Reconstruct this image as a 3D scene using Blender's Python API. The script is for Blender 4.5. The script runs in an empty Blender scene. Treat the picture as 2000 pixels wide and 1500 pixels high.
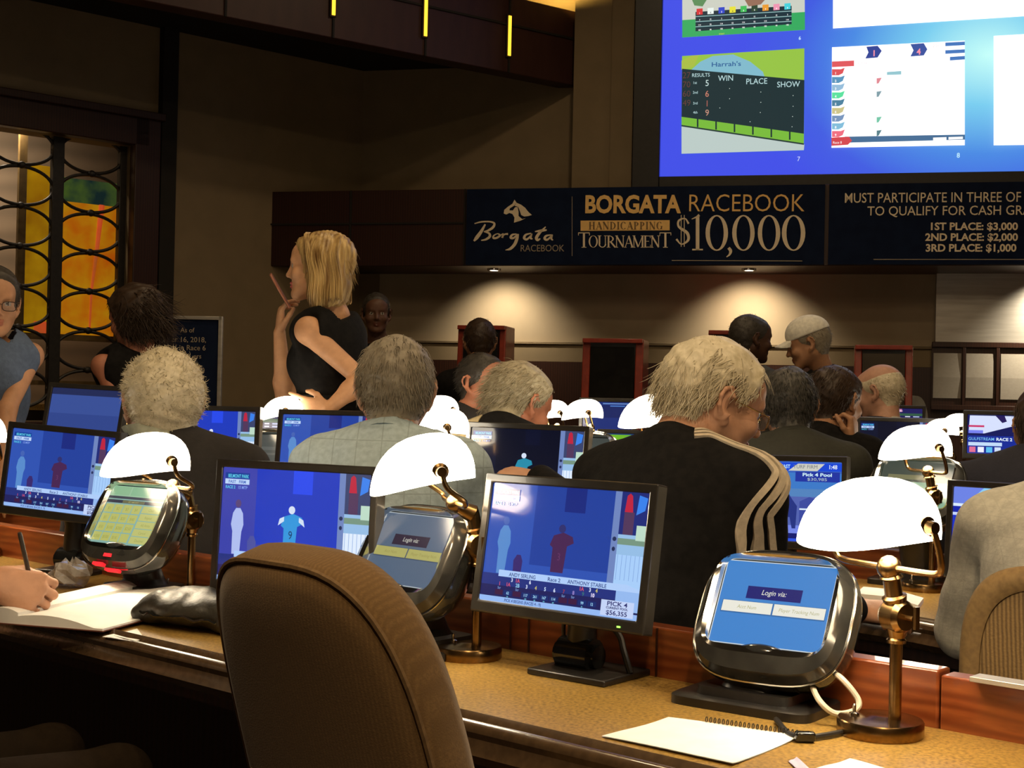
import bpy, bmesh, math, random
import numpy as np
from mathutils import Vector, Matrix

S = bpy.context.scene
COL = S.collection
RAD = math.radians
random.seed(7)
rng = np.random.default_rng(7)

# ------------------------------------------------------------------ camera
FPX = 2700.0                       # focal length in pixels of the 2000x1500 frame
ROLL, PITCH = RAD(1.2), math.atan(22 / FPX)
CAMP = np.array([0.0, 0.0, 1.245])
c_f = np.array([0, math.cos(PITCH), math.sin(PITCH)])
_r0 = np.array([1.0, 0, 0]); _u0 = np.cross(_r0, c_f)
c_r = math.cos(ROLL) * _r0 + math.sin(ROLL) * _u0
c_u = -math.sin(ROLL) * _r0 + math.cos(ROLL) * _u0
cam = bpy.data.objects.new('camera', bpy.data.cameras.new('camera'))
COL.objects.link(cam)
cam.data.sensor_width = 36.0
cam.data.lens = 36.0 * FPX / 2000.0
cam.data.clip_start = 0.05
cam.matrix_world = Matrix([[c_r[0], c_u[0], -c_f[0], CAMP[0]], [c_r[1], c_u[1], -c_f[1], CAMP[1]],
                           [c_r[2], c_u[2], -c_f[2], CAMP[2]], [0, 0, 0, 1]])
S.camera = cam

# ------------------------------------------------------------------ world, exposure
W = bpy.data.worlds.new('world'); S.world = W; W.use_nodes = True
W.node_tree.nodes['Background'].inputs[0].default_value = (0.02, 0.016, 0.012, 1)
W.node_tree.nodes['Background'].inputs[1].default_value = 1.0
S.view_settings.view_transform = 'Standard'
S.view_settings.look = 'None'
S.view_settings.exposure = 0.0
S.view_settings.gamma = 1.0
S.view_settings.use_curve_mapping = False

# ------------------------------------------------------------------ room lights (unseen ceiling lights, one added as fill, wall-washers come with the soffit)
def room_light(name, loc, power, col, size=0.25, aim=None, spread=160):
    l = bpy.data.lights.new(name, 'AREA'); l.shape = 'DISK'; l.size = size; l.energy = power; l.color = col
    l.spread = RAD(spread)
    o = bpy.data.objects.new(name, l); COL.objects.link(o); o.location = loc
    if aim is not None:
        o.rotation_euler = (Vector(aim) - Vector(loc)).to_track_quat('-Z', 'Y').to_euler()
    return o
WARM = (1.0, 0.74, 0.44)
for i, (x, y, p) in enumerate([(-1.7, 1.4, 34), (-0.2, 0.0, 44), (1.8, 1.2, 34), (0.3, 3.6, 26), (-0.9, 5.4, 16), (2.4, 5.2, 18), (0.6, 7.4, 16), (0.2, -1.9, 105), (2.6, -0.6, 36)]):  # strongest one sits behind the camera, added to brighten chair backs and the alcove
    room_light('unseen_ceiling_light', (x, y, 4.95), p, WARM)

def ray(px, py): return c_f * FPX + (px - 1000) * c_r - (py - 750) * c_u
def P(px, py, D): return CAMP + ray(px, py) * (D / FPX)
def onz(px, py, z):
    d = ray(px, py); return CAMP + d * ((z - CAMP[2]) / d[2])
def onplane(px, py, o, n):
    d = ray(px, py); n = np.asarray(n, float); return CAMP + d * (np.dot(np.asarray(o) - CAMP, n) / np.dot(d, n))
def hat(v):
    v = np.asarray(v, float); return v / np.linalg.norm(v)
V3 = lambda *a: np.array(a, float)
DESK = 0.74
# ------------------------------------------------------------------ helpers
def tag(o, label=None, cat=None, group=None, kind=None):
    if label: o['label'] = label
    if cat: o['category'] = cat
    if group: o['group'] = group
    if kind: o['kind'] = kind
    return o
def empty(name, loc, label, cat, group=None, rz=0.0):
    o = bpy.data.objects.new(name, None); COL.objects.link(o); o.empty_display_size = 0.1
    o.location = Vector(loc); o.rotation_euler = (0, 0, rz)
    return tag(o, label, cat, group)

def lin(c):
    f = lambda x: x / 12.92 if x <= 0.04045 else ((x + 0.055) / 1.055) ** 2.4
    return tuple(f(x / 255.0) for x in c)
_mats = {}
def mat(name, col, rough=0.5, metal=0.0, noise=None, bump=None, coat=0.0, spec=0.5, sheen=0.0, alpha=1.0, trans=0.0, wave=None, obj=True, stretch=None):
    """procedural principled material. col: linear rgb. noise=(scale, rgb2, lo, hi) mixes a second colour; bump=(scale, strength);
    wave=(scale, rgb2, axis, distortion) adds bands."""
    if name in _mats: return _mats[name]
    m = bpy.data.materials.new(name); m.use_nodes = True; nt = m.node_tree; N = nt.nodes; L = nt.links
    b = N['Principled BSDF']
    b.inputs['Base Color'].default_value = (*col, 1); b.inputs['Roughness'].default_value = rough
    b.inputs['Metallic'].default_value = metal; b.inputs['Coat Weight'].default_value = coat
    b.inputs['Specular IOR Level'].default_value = spec; b.inputs['Sheen Weight'].default_value = sheen
    b.inputs['Alpha'].default_value = alpha; b.inputs['Transmission Weight'].default_value = trans
    tc = N.new('ShaderNodeTexCoord'); vec = tc.outputs['Object' if obj else 'Generated']
    if stretch:
        mp = N.new('ShaderNodeMapping'); mp.inputs['Scale'].default_value = stretch; L.new(vec, mp.inputs['Vector']); vec = mp.outputs[0]
    cur = None
    if noise:
        sc, c2, lo, hi = noise
        n = N.new('ShaderNodeTexNoise'); n.inputs['Scale'].default_value = sc; n.inputs['Detail'].default_value = 4; L.new(vec, n.inputs['Vector'])
        r = N.new('ShaderNodeValToRGB'); r.color_ramp.elements[0].position = lo; r.color_ramp.elements[1].position = hi
        r.color_ramp.elements[0].color = (*col, 1); r.color_ramp.elements[1].color = (*c2, 1)
        L.new(n.outputs['Fac'], r.inputs['Fac']); cur = r.outputs['Color']
    if wave:
        sc, c2, ax, dist = wave
        w = N.new('ShaderNodeTexWave'); w.inputs['Scale'].default_value = sc; w.inputs['Distortion'].default_value = dist
        w.bands_direction = ax; w.inputs['Detail'].default_value = 2; L.new(vec, w.inputs['Vector'])
        mx = N.new('ShaderNodeMix'); mx.data_type = 'RGBA'; L.new(w.outputs['Fac'], mx.inputs['Factor'])
        mx.inputs[6].default_value = (*col, 1)
        if cur is not None: L.new(cur, mx.inputs[6])
        mx.inputs[7].default_value = (*c2, 1); cur = mx.outputs[2]
    if cur is not None: L.new(cur, b.inputs['Base Color'])
    if bump:
        n2 = N.new('ShaderNodeTexNoise'); n2.inputs['Scale'].default_value = bump[0]; n2.inputs['Detail'].default_value = 3; L.new(vec, n2.inputs['Vector'])
        bp = N.new('ShaderNodeBump'); bp.inputs['Strength'].default_value = bump[1]; bp.inputs['Distance'].default_value = 0.004
        L.new(n2.outputs['Fac'], bp.inputs['Height']); L.new(bp.outputs[0], b.inputs['Normal'])
    _mats[name] = m
    return m
def emis(rgb, k=1.0, gloss=0.12):
    """a lit display colour (sRGB 0-255) under slightly glossy glass"""
    key = 'display_%d_%d_%d_%.2f_%.2f' % (*rgb, k, gloss)
    if key in _mats: return _mats[key]
    m = bpy.data.materials.new(key); m.use_nodes = True; b = m.node_tree.nodes['Principled BSDF']
    c = lin(rgb)
    b.inputs['Base Color'].default_value = (0.004, 0.004, 0.005, 1); b.inputs['Roughness'].default_value = gloss
    b.inputs['Emission Color'].default_value = (*c, 1); b.inputs['Emission Strength'].default_value = k
    m.cycles.emission_sampling = 'NONE' if k * max(c) < 0.25 else 'AUTO'
    _mats[key] = m
    return m

class MB:
    """collects shapes, then links them as ONE mesh object"""
    def __init__(self): self.v = []; self.f = []; self.mi = []; self.T = Matrix.Identity(4)
    def add(self, vs, fs, mi=0, T=None):
        M = self.T @ T if T is not None else self.T
        o = len(self.v)
        self.v += [tuple(M @ Vector(p)) for p in vs]
        self.f += [tuple(i + o for i in f) for f in fs]; self.mi += [mi] * len(fs)
        return self
    def box(self, c, s, mi=0, T=None):
        x, y, z = (q / 2 for q in s)
        vs = [(c[0] + i * x, c[1] + j * y, c[2] + k * z) for k in (-1, 1) for j in (-1, 1) for i in (-1, 1)]
        return self.add(vs, [(0, 2, 3, 1), (4, 5, 7, 6), (0, 1, 5, 4), (2, 6, 7, 3), (0, 4, 6, 2), (1, 3, 7, 5)], mi, T)
    def rings(self, rings, closed=True, caps=True, mi=0, T=None):
        n = len(rings[0]); vs = [p for r in rings for p in r]; fs = []
        for i in range(len(rings) - 1):
            for j in range(n if closed else n - 1):
                a = i * n + j; b = i * n + (j + 1) % n
                fs.append((a, b, b + n, a + n))
        if caps:
            fs.append(tuple(range(n - 1, -1, -1))); fs.append(tuple(range((len(rings) - 1) * n, len(rings) * n)))
        return self.add(vs, fs, mi, T)
    def tube(self, pts, r, n=10, mi=0, T=None, caps=True, closed=False):
        pts = [Vector(p) for p in pts]; rr = r if isinstance(r, (list, tuple)) else [r] * len(pts)
        rings = []; prev = None
        for i, p in enumerate(pts):
            if closed: d = pts[(i + 1) % len(pts)] - pts[i - 1]
            else: d = pts[min(i + 1, len(pts) - 1)] - pts[max(i - 1, 0)]
            d.normalize()
            if prev is None:
                a = Vector((0, 0, 1)) if abs(d.z) < 0.9 else Vector((1, 0, 0)); x = d.cross(a).normalized()
            else: x = (prev - d * prev.dot(d)).normalized()
            prev = x; y = d.cross(x)
            rings.append([tuple(p + (x * math.cos(2 * math.pi * k / n) + y * math.sin(2 * math.pi * k / n)) * rr[i]) for k in range(n)])
        if closed: rings.append(rings[0])
        return self.rings(rings, caps=caps and not closed, mi=mi, T=T)
    def lathe(self, prof, n=24, mi=0, T=None):
        rings = [[(r * math.cos(2 * math.pi * k / n), r * math.sin(2 * math.pi * k / n), z) for k in range(n)] for r, z in prof]
        return self.rings(rings, mi=mi, T=T)
    def prism(self, poly, d, mi=0, T=None):
        """polygon in XZ, extruded along +Y by d"""
        return self.rings([[(x, 0, z) for x, z in poly], [(x, d, z) for x, z in poly]], mi=mi, T=T)
    def flat(self, poly, mi=0, T=None):
        return self.add(poly, [tuple(range(len(poly)))], mi, T)
    def ball(self, c, r, n=14, mi=0, T=None):
        r = r if isinstance(r, (tuple, list)) else (r, r, r); rings = []
        for i in range(1, n // 2 + 1):
            t = math.pi * (i - 0.5) / (n // 2)
            rings.append([(c[0] + r[0] * math.sin(t) * math.cos(2 * math.pi * k / n), c[1] + r[1] * math.sin(t) * math.sin(2 * math.pi * k / n), c[2] + r[2] * math.cos(t)) for k in range(n)])
        return self.rings(rings, mi=mi, T=T)
    def build(self, name, mats, parent=None, smooth=True, bevel=0.0, fix=True, sub=0, angle=35):
        me = bpy.data.meshes.new(name)
        me.from_pydata(self.v, [], self.f)
        mats = mats if isinstance(mats, (list, tuple)) else [mats]
        for m in mats: me.materials.append(m)
        if len(mats) > 1: me.polygons.foreach_set('material_index', self.mi)
        if fix:
            bm = bmesh.new(); bm.from_mesh(me); bmesh.ops.recalc_face_normals(bm, faces=bm.faces); bm.to_mesh(me); bm.free()
        me.update()
        if smooth:
            me.polygons.foreach_set('use_smooth', [True] * len(me.polygons))
            me.set_sharp_from_angle(angle=RAD(angle))
        o = bpy.data.objects.new(name, me); COL.objects.link(o)
        if parent is not None: o.parent = parent
        if bevel:
            b = o.modifiers.new('bevel', 'BEVEL'); b.width = bevel; b.segments = 2; b.limit_method = 'ANGLE'
        if sub:
            s = o.modifiers.new('subdivision', 'SUBSURF'); s.levels = sub; s.render_levels = sub
        return o

def T3(loc=(0, 0, 0), x=None, y=None, z=None):
    """matrix with given orthonormal axes"""
    if x is None: x, y, z = (1, 0, 0), (0, 1, 0), (0, 0, 1)
    return Matrix([[x[0], y[0], z[0], loc[0]], [x[1], y[1], z[1], loc[1]], [x[2], y[2], z[2], loc[2]], [0, 0, 0, 1]])
def sup(a, b, e, n, z=0.0, cx=0.0, cy=0.0):
    """superellipse ring in XY at height z"""
    out = []
    for k in range(n):
        t = 2 * math.pi * (k + 0.5) / n; c, s = math.cos(t), math.sin(t)
        out.append((cx + a * math.copysign(abs(c) ** (2 / e), c), cy + b * math.copysign(abs(s) ** (2 / e), s), z))
    return out
def smooth_path(pts, n=8):
    """Catmull-Rom through pts"""
    p = [np.asarray(q, float) for q in pts]; p = [2 * p[0] - p[1]] + p + [2 * p[-1] - p[-2]]; out = []
    for i in range(1, len(p) - 2):
        for k in range(n):
            t = k / n
            out.append(0.5 * (2 * p[i] + (p[i + 1] - p[i - 1]) * t + (2 * p[i - 1] - 5 * p[i] + 4 * p[i + 1] - p[i + 2]) * t * t + (3 * p[i] - p[i - 1] - 3 * p[i + 1] + p[i + 2]) * t ** 3))
    out.append(p[-2])
    return [tuple(q) for q in out]

_tc = {}
def text_geo(s, bold=0.0, shear=0.0):
    """outline of a line of text, unit cap height about 0.7, left aligned: (verts2d, faces, width)"""
    key = (s, bold, shear)
    if key in _tc: return _tc[key]
    cu = bpy.data.curves.new('lettering', 'FONT'); cu.body = s; cu.dimensions = '2D'; cu.fill_mode = 'FRONT'; cu.offset = bold; cu.shear = shear
    cu.resolution_u = 3
    ob = bpy.data.objects.new('lettering', cu)
    me = bpy.data.meshes.new_from_object(ob)
    vs = [(v.co.x, v.co.y) for v in me.vertices]; fs = [tuple(p.vertices) for p in me.polygons]
    bpy.data.objects.remove(ob); bpy.data.curves.remove(cu); bpy.data.meshes.remove(me)
    x0 = min((v[0] for v in vs), default=0); x1 = max((v[0] for v in vs), default=1)
    vs = [(x - x0, y) for x, y in vs]
    _tc[key] = (vs, fs, max(x1 - x0, 1e-4))
    return _tc[key]

class Scr:
    """flat picture on a display or sign: shapes in 0..1 x 0..1 laid over each other on a plane (local XZ, facing -Y)"""
    def __init__(self, w, h, k=1.0, step=0.00005, gloss=0.12):
        self.w, self.h, self.k, self.step, self.gl = w, h, k, step, gloss; self.mb = MB(); self.pal = []; self.z = 0
    def m(self, c, k=None):
        q = c if isinstance(c, bpy.types.Material) else emis(tuple(int(x) for x in c), self.k if k is None else k, self.gl)
        if q not in self.pal: self.pal.append(q)
        return self.pal.index(q)
    def pt(self, x, y): return ((x - 0.5) * self.w, -self.z * self.step, (y - 0.5) * self.h)
    def poly(self, pts, c, k=None):
        self.z += 1
        a = sum(pts[i][0] * pts[(i + 1) % len(pts)][1] - pts[(i + 1) % len(pts)][0] * pts[i][1] for i in range(len(pts)))
        if a < 0: pts = pts[::-1]
        self.mb.flat([self.pt(*p) for p in pts], self.m(c, k)); return self
    def rect(self, x0, y0, x1, y1, c, k=None): return self.poly([(x0, y0), (x1, y0), (x1, y1), (x0, y1)], c, k)
    def ell(self, cx, cy, rx, ry, c, n=14): return self.poly([(cx + rx * math.cos(6.2832 * i / n), cy + ry * math.sin(6.2832 * i / n)) for i in range(n)], c)
    def text(self, s, x, y, hgt, c, width=None, al='l', bold=0.0, shear=0.0, k=None):
        """hgt = cap height as a share of h; width (share of w) stretches the line to fit"""
        self.z += 1
        vs, fs, tw = text_geo(s, bold, shear)
        sy = hgt / 0.70; sx = (width / tw) if width else sy * self.h / self.w * 0.92
        W_ = tw * sx; x0 = x - (W_ if al == 'r' else W_ / 2 if al == 'c' else 0)
        self.mb.add([self.pt(x0 + a * sx, y + b * sy) for a, b in vs], fs, self.m(c, k)); self.z -= 1; return self
    def build(self, name, parent, T=None):
        if T is not None: self.mb.v = [tuple(T @ Vector(p)) for p in self.mb.v]
        return self.mb.build(name, self.pal, parent, smooth=False, fix=False)
# ------------------------------------------------------------------ bodies: smooth unions of rounded limbs, meshed as one surface
class Sdf:
    def __init__(s): s.p = []
    def cap(s, a, b, ra, rb, k=0.02, sub=False): s.p.append(('c', np.float32(a), np.float32(b), ra, rb, k, sub)); return s
    def ell(s, c, r, R=None, k=0.02, sub=False):
        s.p.append(('e', np.float32(c), np.float32(r), np.float32(np.eye(3) if R is None else R), 0, k, sub)); return s
    def plane(s, o, n, k=0.004):                       # cuts away the side n points to
        s.p.append(('p', np.float32(o), np.float32(hat(n)), 0, 0, k, True)); return s
    def ev(s, X):
        d = np.full(len(X), 10.0, np.float32)
        for t, a, b, u, v, k, sub in s.p:
            if t == 'c':
                ab = b - a; q = X - a
                h = np.clip((q @ ab) / max(float(ab @ ab), 1e-9), 0, 1)
                e = np.sqrt(((q - h[:, None] * ab) ** 2).sum(1)) - (u + (v - u) * h)
            elif t == 'e':
                q = (X - a) @ u; k0 = np.sqrt(((q / b) ** 2).sum(1)); k1 = np.sqrt(((q / (b * b)) ** 2).sum(1))
                e = np.where(k1 > 1e-6, k0 * (k0 - 1) / np.maximum(k1, 1e-6), -float(b.min()))
            else: e = (X - a) @ b
            if sub:
                e = -e if t != 'p' else e
                h = np.clip(0.5 - 0.5 * (d - e) / k, 0, 1); d = d + (e - d) * h + k * h * (1 - h)
            else:
                h = np.clip(0.5 + 0.5 * (d - e) / k, 0, 1); d = d + (e - d) * h - k * h * (1 - h)
        return d
    def grad(s, X, e=0.002):
        g = np.stack([s.ev(X + np.float32(v)) - s.ev(X - np.float32(v)) for v in (np.eye(3) * e)], 1)
        return g / np.maximum(np.linalg.norm(g, axis=1, keepdims=True), 1e-9)
    def bounds(s, pad):
        lo = np.full(3, 1e9); hi = np.full(3, -1e9)
        for t, a, b, u, v, k, sub in s.p:
            if sub: continue
            if t == 'c': pts = [a - u, a + u, b - v, b + v]
            else: pts = [a - b.max(), a + b.max()]
            for q in pts: lo = np.minimum(lo, q); hi = np.maximum(hi, q)
        return lo - pad, hi + pad

def mesh_sdf(fn, lo, hi, res):
    B = 8
    n = np.maximum(np.ceil((np.asarray(hi) - lo) / res / B).astype(int), 1); N = n * B
    bc = np.stack(np.meshgrid(*[(np.arange(k) * B + (B - 1) / 2) * res for k in n], indexing='ij'), -1).reshape(-1, 3) + lo
    db = fn(bc.astype(np.float32))
    act = np.abs(db) < B * res * 0.95 + 0.012
    G = np.empty((n[0], B, n[1], B, n[2], B), np.float32)
    G[:] = np.where(db < 0, -1, 1).reshape(n)[:, None, :, None, :, None]
    ii = np.argwhere(act.reshape(n))
    off = np.stack(np.meshgrid(*[np.arange(B)] * 3, indexing='ij'), -1).reshape(-1, 3)
    for s in range(0, len(ii), 400):
        b = ii[s:s + 400]
        X = ((b[:, None, :] * B + off[None]) * res + lo).reshape(-1, 3).astype(np.float32)
        d = fn(X).reshape(len(b), B, B, B)
        G[b[:, 0], :, b[:, 1], :, b[:, 2], :] = d
    G = G.reshape(N)
    sg = (G < 0)
    c = sum(sg[i:N[0] - 1 + i, j:N[1] - 1 + j, k:N[2] - 1 + k].astype(np.int8) for i in (0, 1) for j in (0, 1) for k in (0, 1))
    cells = np.argwhere((c > 0) & (c < 8))
    idx = np.full(N, -1, np.int32); idx[cells[:, 0], cells[:, 1], cells[:, 2]] = np.arange(len(cells))
    acc = np.zeros((len(cells), 3)); cnt = np.zeros(len(cells))
    g = lambda o: G[cells[:, 0] + o[0], cells[:, 1] + o[1], cells[:, 2] + o[2]]
    for ax in range(3):
        for u in (0, 1):
            for v in (0, 1):
                o = [0, 0, 0]; o[(ax + 1) % 3] = u; o[(ax + 2) % 3] = v; p = list(o); p[ax] = 1
                a, b = g(o), g(p); m = (a < 0) != (b < 0)
                t = np.where(m, a / np.where(m, a - b, 1), 0)
                q = np.zeros((len(cells), 3)); q[:] = o; q[:, ax] = t
                acc[m] += q[m]; cnt[m] += 1
    V = (cells + acc / np.maximum(cnt, 1)[:, None]) * res + lo
    F = []
    for ax in range(3):
        s0 = [slice(0, -1)] * 3; s1 = list(s0); s1[ax] = slice(1, None)
        A, Bq = sg[tuple(s0)], sg[tuple(s1)]
        e = np.argwhere(A != Bq); e = e[(e > 0).all(1)]
        u = np.zeros(3, int); u[(ax + 1) % 3] = 1; w = np.zeros(3, int); w[(ax + 2) % 3] = 1
        q = np.stack([idx[tuple((e - d).T)] for d in (u * 0, u, u + w, w)], 1)
        fl = sg[tuple(e.T)]
        q[~fl] = q[~fl][:, ::-1]
        F.append(q[(q >= 0).all(1)])
    return V, np.concatenate(F)

def np_mesh(name, V, F, mats, parent, mi=None, org=None, smooth=True):
    if org is not None: V = V - np.asarray(org)
    me = bpy.data.meshes.new(name); me.from_pydata(V.tolist(), [], F.tolist())
    for m in (mats if isinstance(mats, (list, tuple)) else [mats]): me.materials.append(m)
    if mi is not None: me.polygons.foreach_set('material_index', mi.astype(np.int32))
    me.polygons.foreach_set('use_smooth', [smooth] * len(me.polygons)); me.update()
    o = bpy.data.objects.new(name, me); COL.objects.link(o); o.parent = parent
    return o

def rot_head(yaw, pitch, roll):
    """columns: right, forward, up of a head that looks along heading yaw (degrees from +Y towards +X), pitched down"""
    y, p, r = RAD(yaw), RAD(pitch), RAD(roll)
    f = V3(math.sin(y) * math.cos(p), math.cos(y) * math.cos(p), -math.sin(p)); rt = V3(math.cos(y), -math.sin(y), 0)
    up = np.cross(rt, f); rt2 = rt * math.cos(r) + up * math.sin(r); up2 = -rt * math.sin(r) + up * math.cos(r)
    return np.stack([rt2, f, up2], 1)

def skull(S_, o, R, s, fem=False, ears=True):
    h = lambda x, y, z: o + R @ (V3(x, y, z) * s)
    E = lambda c, r, k=0.02, sub=False, Q=None: S_.ell(h(*c), V3(*r) * s, R if Q is None else R @ Q, k * s, sub)
    w = 0.94 if fem else 1.0
    E((0, -0.018, 0.036), (0.075 * w, 0.097, 0.083)); E((0, -0.05, 0.012), (0.064 * w, 0.058, 0.068), 0.03)
    E((0, 0.036, -0.028), (0.060 * w, 0.056, 0.080), 0.03); E((0, 0.052, 0.045), (0.058 * w, 0.042, 0.042), 0.03)
    for q in (-1, 1):
        S_.cap(h(q * 0.055 * w, 0.0, -0.045), h(q * 0.022 * w, 0.062, -0.094), 0.019 * s, 0.015 * s, 0.03 * s)
        E((q * 0.040 * w, 0.066, -0.028), (0.024, 0.022, 0.022), 0.02)
    E((0, 0.072, -0.097), (0.024 * w, 0.018, 0.017), 0.02)
    S_.cap(h(-0.034, 0.082, 0.020), h(0.034, 0.082, 0.020), 0.011 * s, 0.011 * s, 0.015 * s)
    for q in (-1, 1): E((q * 0.032, 0.098, 0.001), (0.019, 0.014, 0.012), 0.010, True)
    for q in (-1, 1): E((q * 0.031, 0.0775, 0.001), (0.0125, 0.0125, 0.0115), 0.003)
    n = 0.85 if fem else 1.0
    S_.cap(h(0, 0.086, 0.012), h(0, 0.088 + 0.020 * n, -0.030), 0.0075 * s, 0.0105 * n * s, 0.012 * s)
    for q in (-1, 1): E((q * 0.011 * n, 0.092, -0.035), (0.008, 0.010, 0.007), 0.006)
    E((0, 0.0875, -0.0585), (0.021, 0.011, 0.0055), 0.006); E((0, 0.0860, -0.0700), (0.018, 0.011, 0.0065), 0.006)
    E((0, 0.1000, -0.0640), (0.022, 0.010, 0.0014), 0.003, True)
    if ears:
        for q in (-1, 1):
            Q = np.stack([V3(0.90, -0.42 * q, 0) * 1, V3(0.42 * q, 0.90, -0.0), V3(0, 0, 1)], 1)
            E((q * 0.083 * w, -0.014, -0.006), (0.0062, 0.021, 0.034), 0.006, False, Q)
            E((q * 0.079 * w, -0.002, -0.036), (0.006, 0.009, 0.012), 0.006)
            E((q * 0.0885 * w, -0.004, -0.006), (0.0062, 0.011, 0.017), 0.004, True)
            arc = [(0.073, 0.004, 0.012), (0.078, -0.001, 0.024), (0.0865, -0.013, 0.029), (0.0935, -0.027, 0.022), (0.0955, -0.033, 0.006), (0.092, -0.029, -0.012), (0.086, -0.018, -0.028)]
            for a_, b_ in zip(arc[:-1], arc[1:]): S_.cap(h(q * a_[0] * w, a_[1], a_[2]), h(q * b_[0] * w, b_[1], b_[2]), 0.0042 * s, 0.0042 * s, 0.004 * s)

SKIN_EYE, SKIN_IRIS, SKIN_LIP = 1, 2, 3
def skin_mats(name, c, lip=None):
    lip = lip or (c[0] * 0.8, c[1] * 0.5, c[2] * 0.5)
    return [mat('skin_' + name, c, 0.5, noise=(35, tuple(x * 0.84 for x in c), 0.35, 0.7), bump=(160, 0.12), spec=0.35),
            mat('eye_white', (0.36, 0.33, 0.29), 0.25), mat('eye_iris', (0.03, 0.02, 0.012), 0.15), mat('lip_' + name, lip, 0.4)]
def face_regions(V, F, o, R, s):
    c = V[F].mean(1); q = ((c - o) @ R) / s; mi = np.zeros(len(F), np.int32)
    for e in (-1, 1):
        d = q - V3(e * 0.031, 0.0775, 0.001)
        inn = (np.abs(np.linalg.norm(d, axis=1) - 0.0122) < 0.0016) & (d[:, 1] > 0.002) & (np.abs(d[:, 2]) < 0.0075) & (np.abs(d[:, 0]) < 0.0115)
        mi[inn] = 1; mi[inn & (np.hypot(d[:, 0], d[:, 2]) < 0.0052)] = 2
    mi[(np.abs(q[:, 0]) < 0.022) & (q[:, 1] > 0.086) & (q[:, 2] < -0.0535) & (q[:, 2] > -0.0765)] = 3
    return mi

def hand(S_, w, f, pn, side, curl=0.35, sc=1.0, thumb=0.6, curls=None, spread=0.10):
    """wrist w, finger direction f, palm normal pn (where fingers curl to), side=+1: thumb lies along f x pn"""
    f = hat(f); pn = hat(np.asarray(pn) - f * np.dot(pn, f)); t = np.cross(f, pn) * side
    w = np.asarray(w, float); kk = 0.006 * sc
    kn = []
    for i, (a, b) in enumerate(((0.029, 0.088), (0.010, 0.092), (-0.010, 0.087), (-0.027, 0.078))):
        p = w + (t * a + f * b) * sc; kn.append(p)
        S_.cap(w + (t * a * 0.55 + f * 0.012) * sc, p, 0.0135 * sc, 0.0105 * sc, 0.012 * sc)
    S_.ell(w + f * 0.05 * sc, V3(0.034, 0.045, 0.013) * sc, np.stack([t, f, pn], 1), 0.012 * sc)
    for i, (L, r) in enumerate(((0.072, 0.0088), (0.080, 0.0090), (0.074, 0.0086), (0.058, 0.0076))):
        c = (curls[i] if curls else curl * (0.9 + 0.12 * i)); d = hat(f + t * spread * (1.2 - i * 0.8)); p = kn[i]
        for j, (fr, add) in enumerate(((0.45, 0.9), (0.31, 1.15), (0.24, 0.8))):
            ang = c * add; d = hat(d * math.cos(ang) + (pn - d * np.dot(pn, d)) * math.sin(ang))
            q = p + d * L * fr * sc; S_.cap(p, q, r * (1.04 - 0.1 * j) * sc, r * (0.94 - 0.1 * j) * sc, 0.004 * sc); p = q
    p = w + (t * 0.026 + f * 0.022 + pn * 0.006) * sc
    d = hat(t * (1.0 - 0.55 * thumb) + f * (0.55 + 0.3 * thumb) + pn * 0.55 * thumb)
    q = p + d * 0.040 * sc; S_.cap(p, q, 0.0150 * sc, 0.0112 * sc, 0.012 * sc)
    d2 = hat(d * 0.75 + f * 0.35 + pn * 0.35 * thumb - t * 0.30 * thumb); q2 = q + d2 * 0.031 * sc; S_.cap(q, q2, 0.0108 * sc, 0.0098 * sc, kk)
    d3 = hat(d2 + pn * 0.15 * thumb - t * 0.35 * thumb); S_.cap(q2, q2 + d3 * 0.025 * sc, 0.0098 * sc, 0.0078 * sc, kk)

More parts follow.
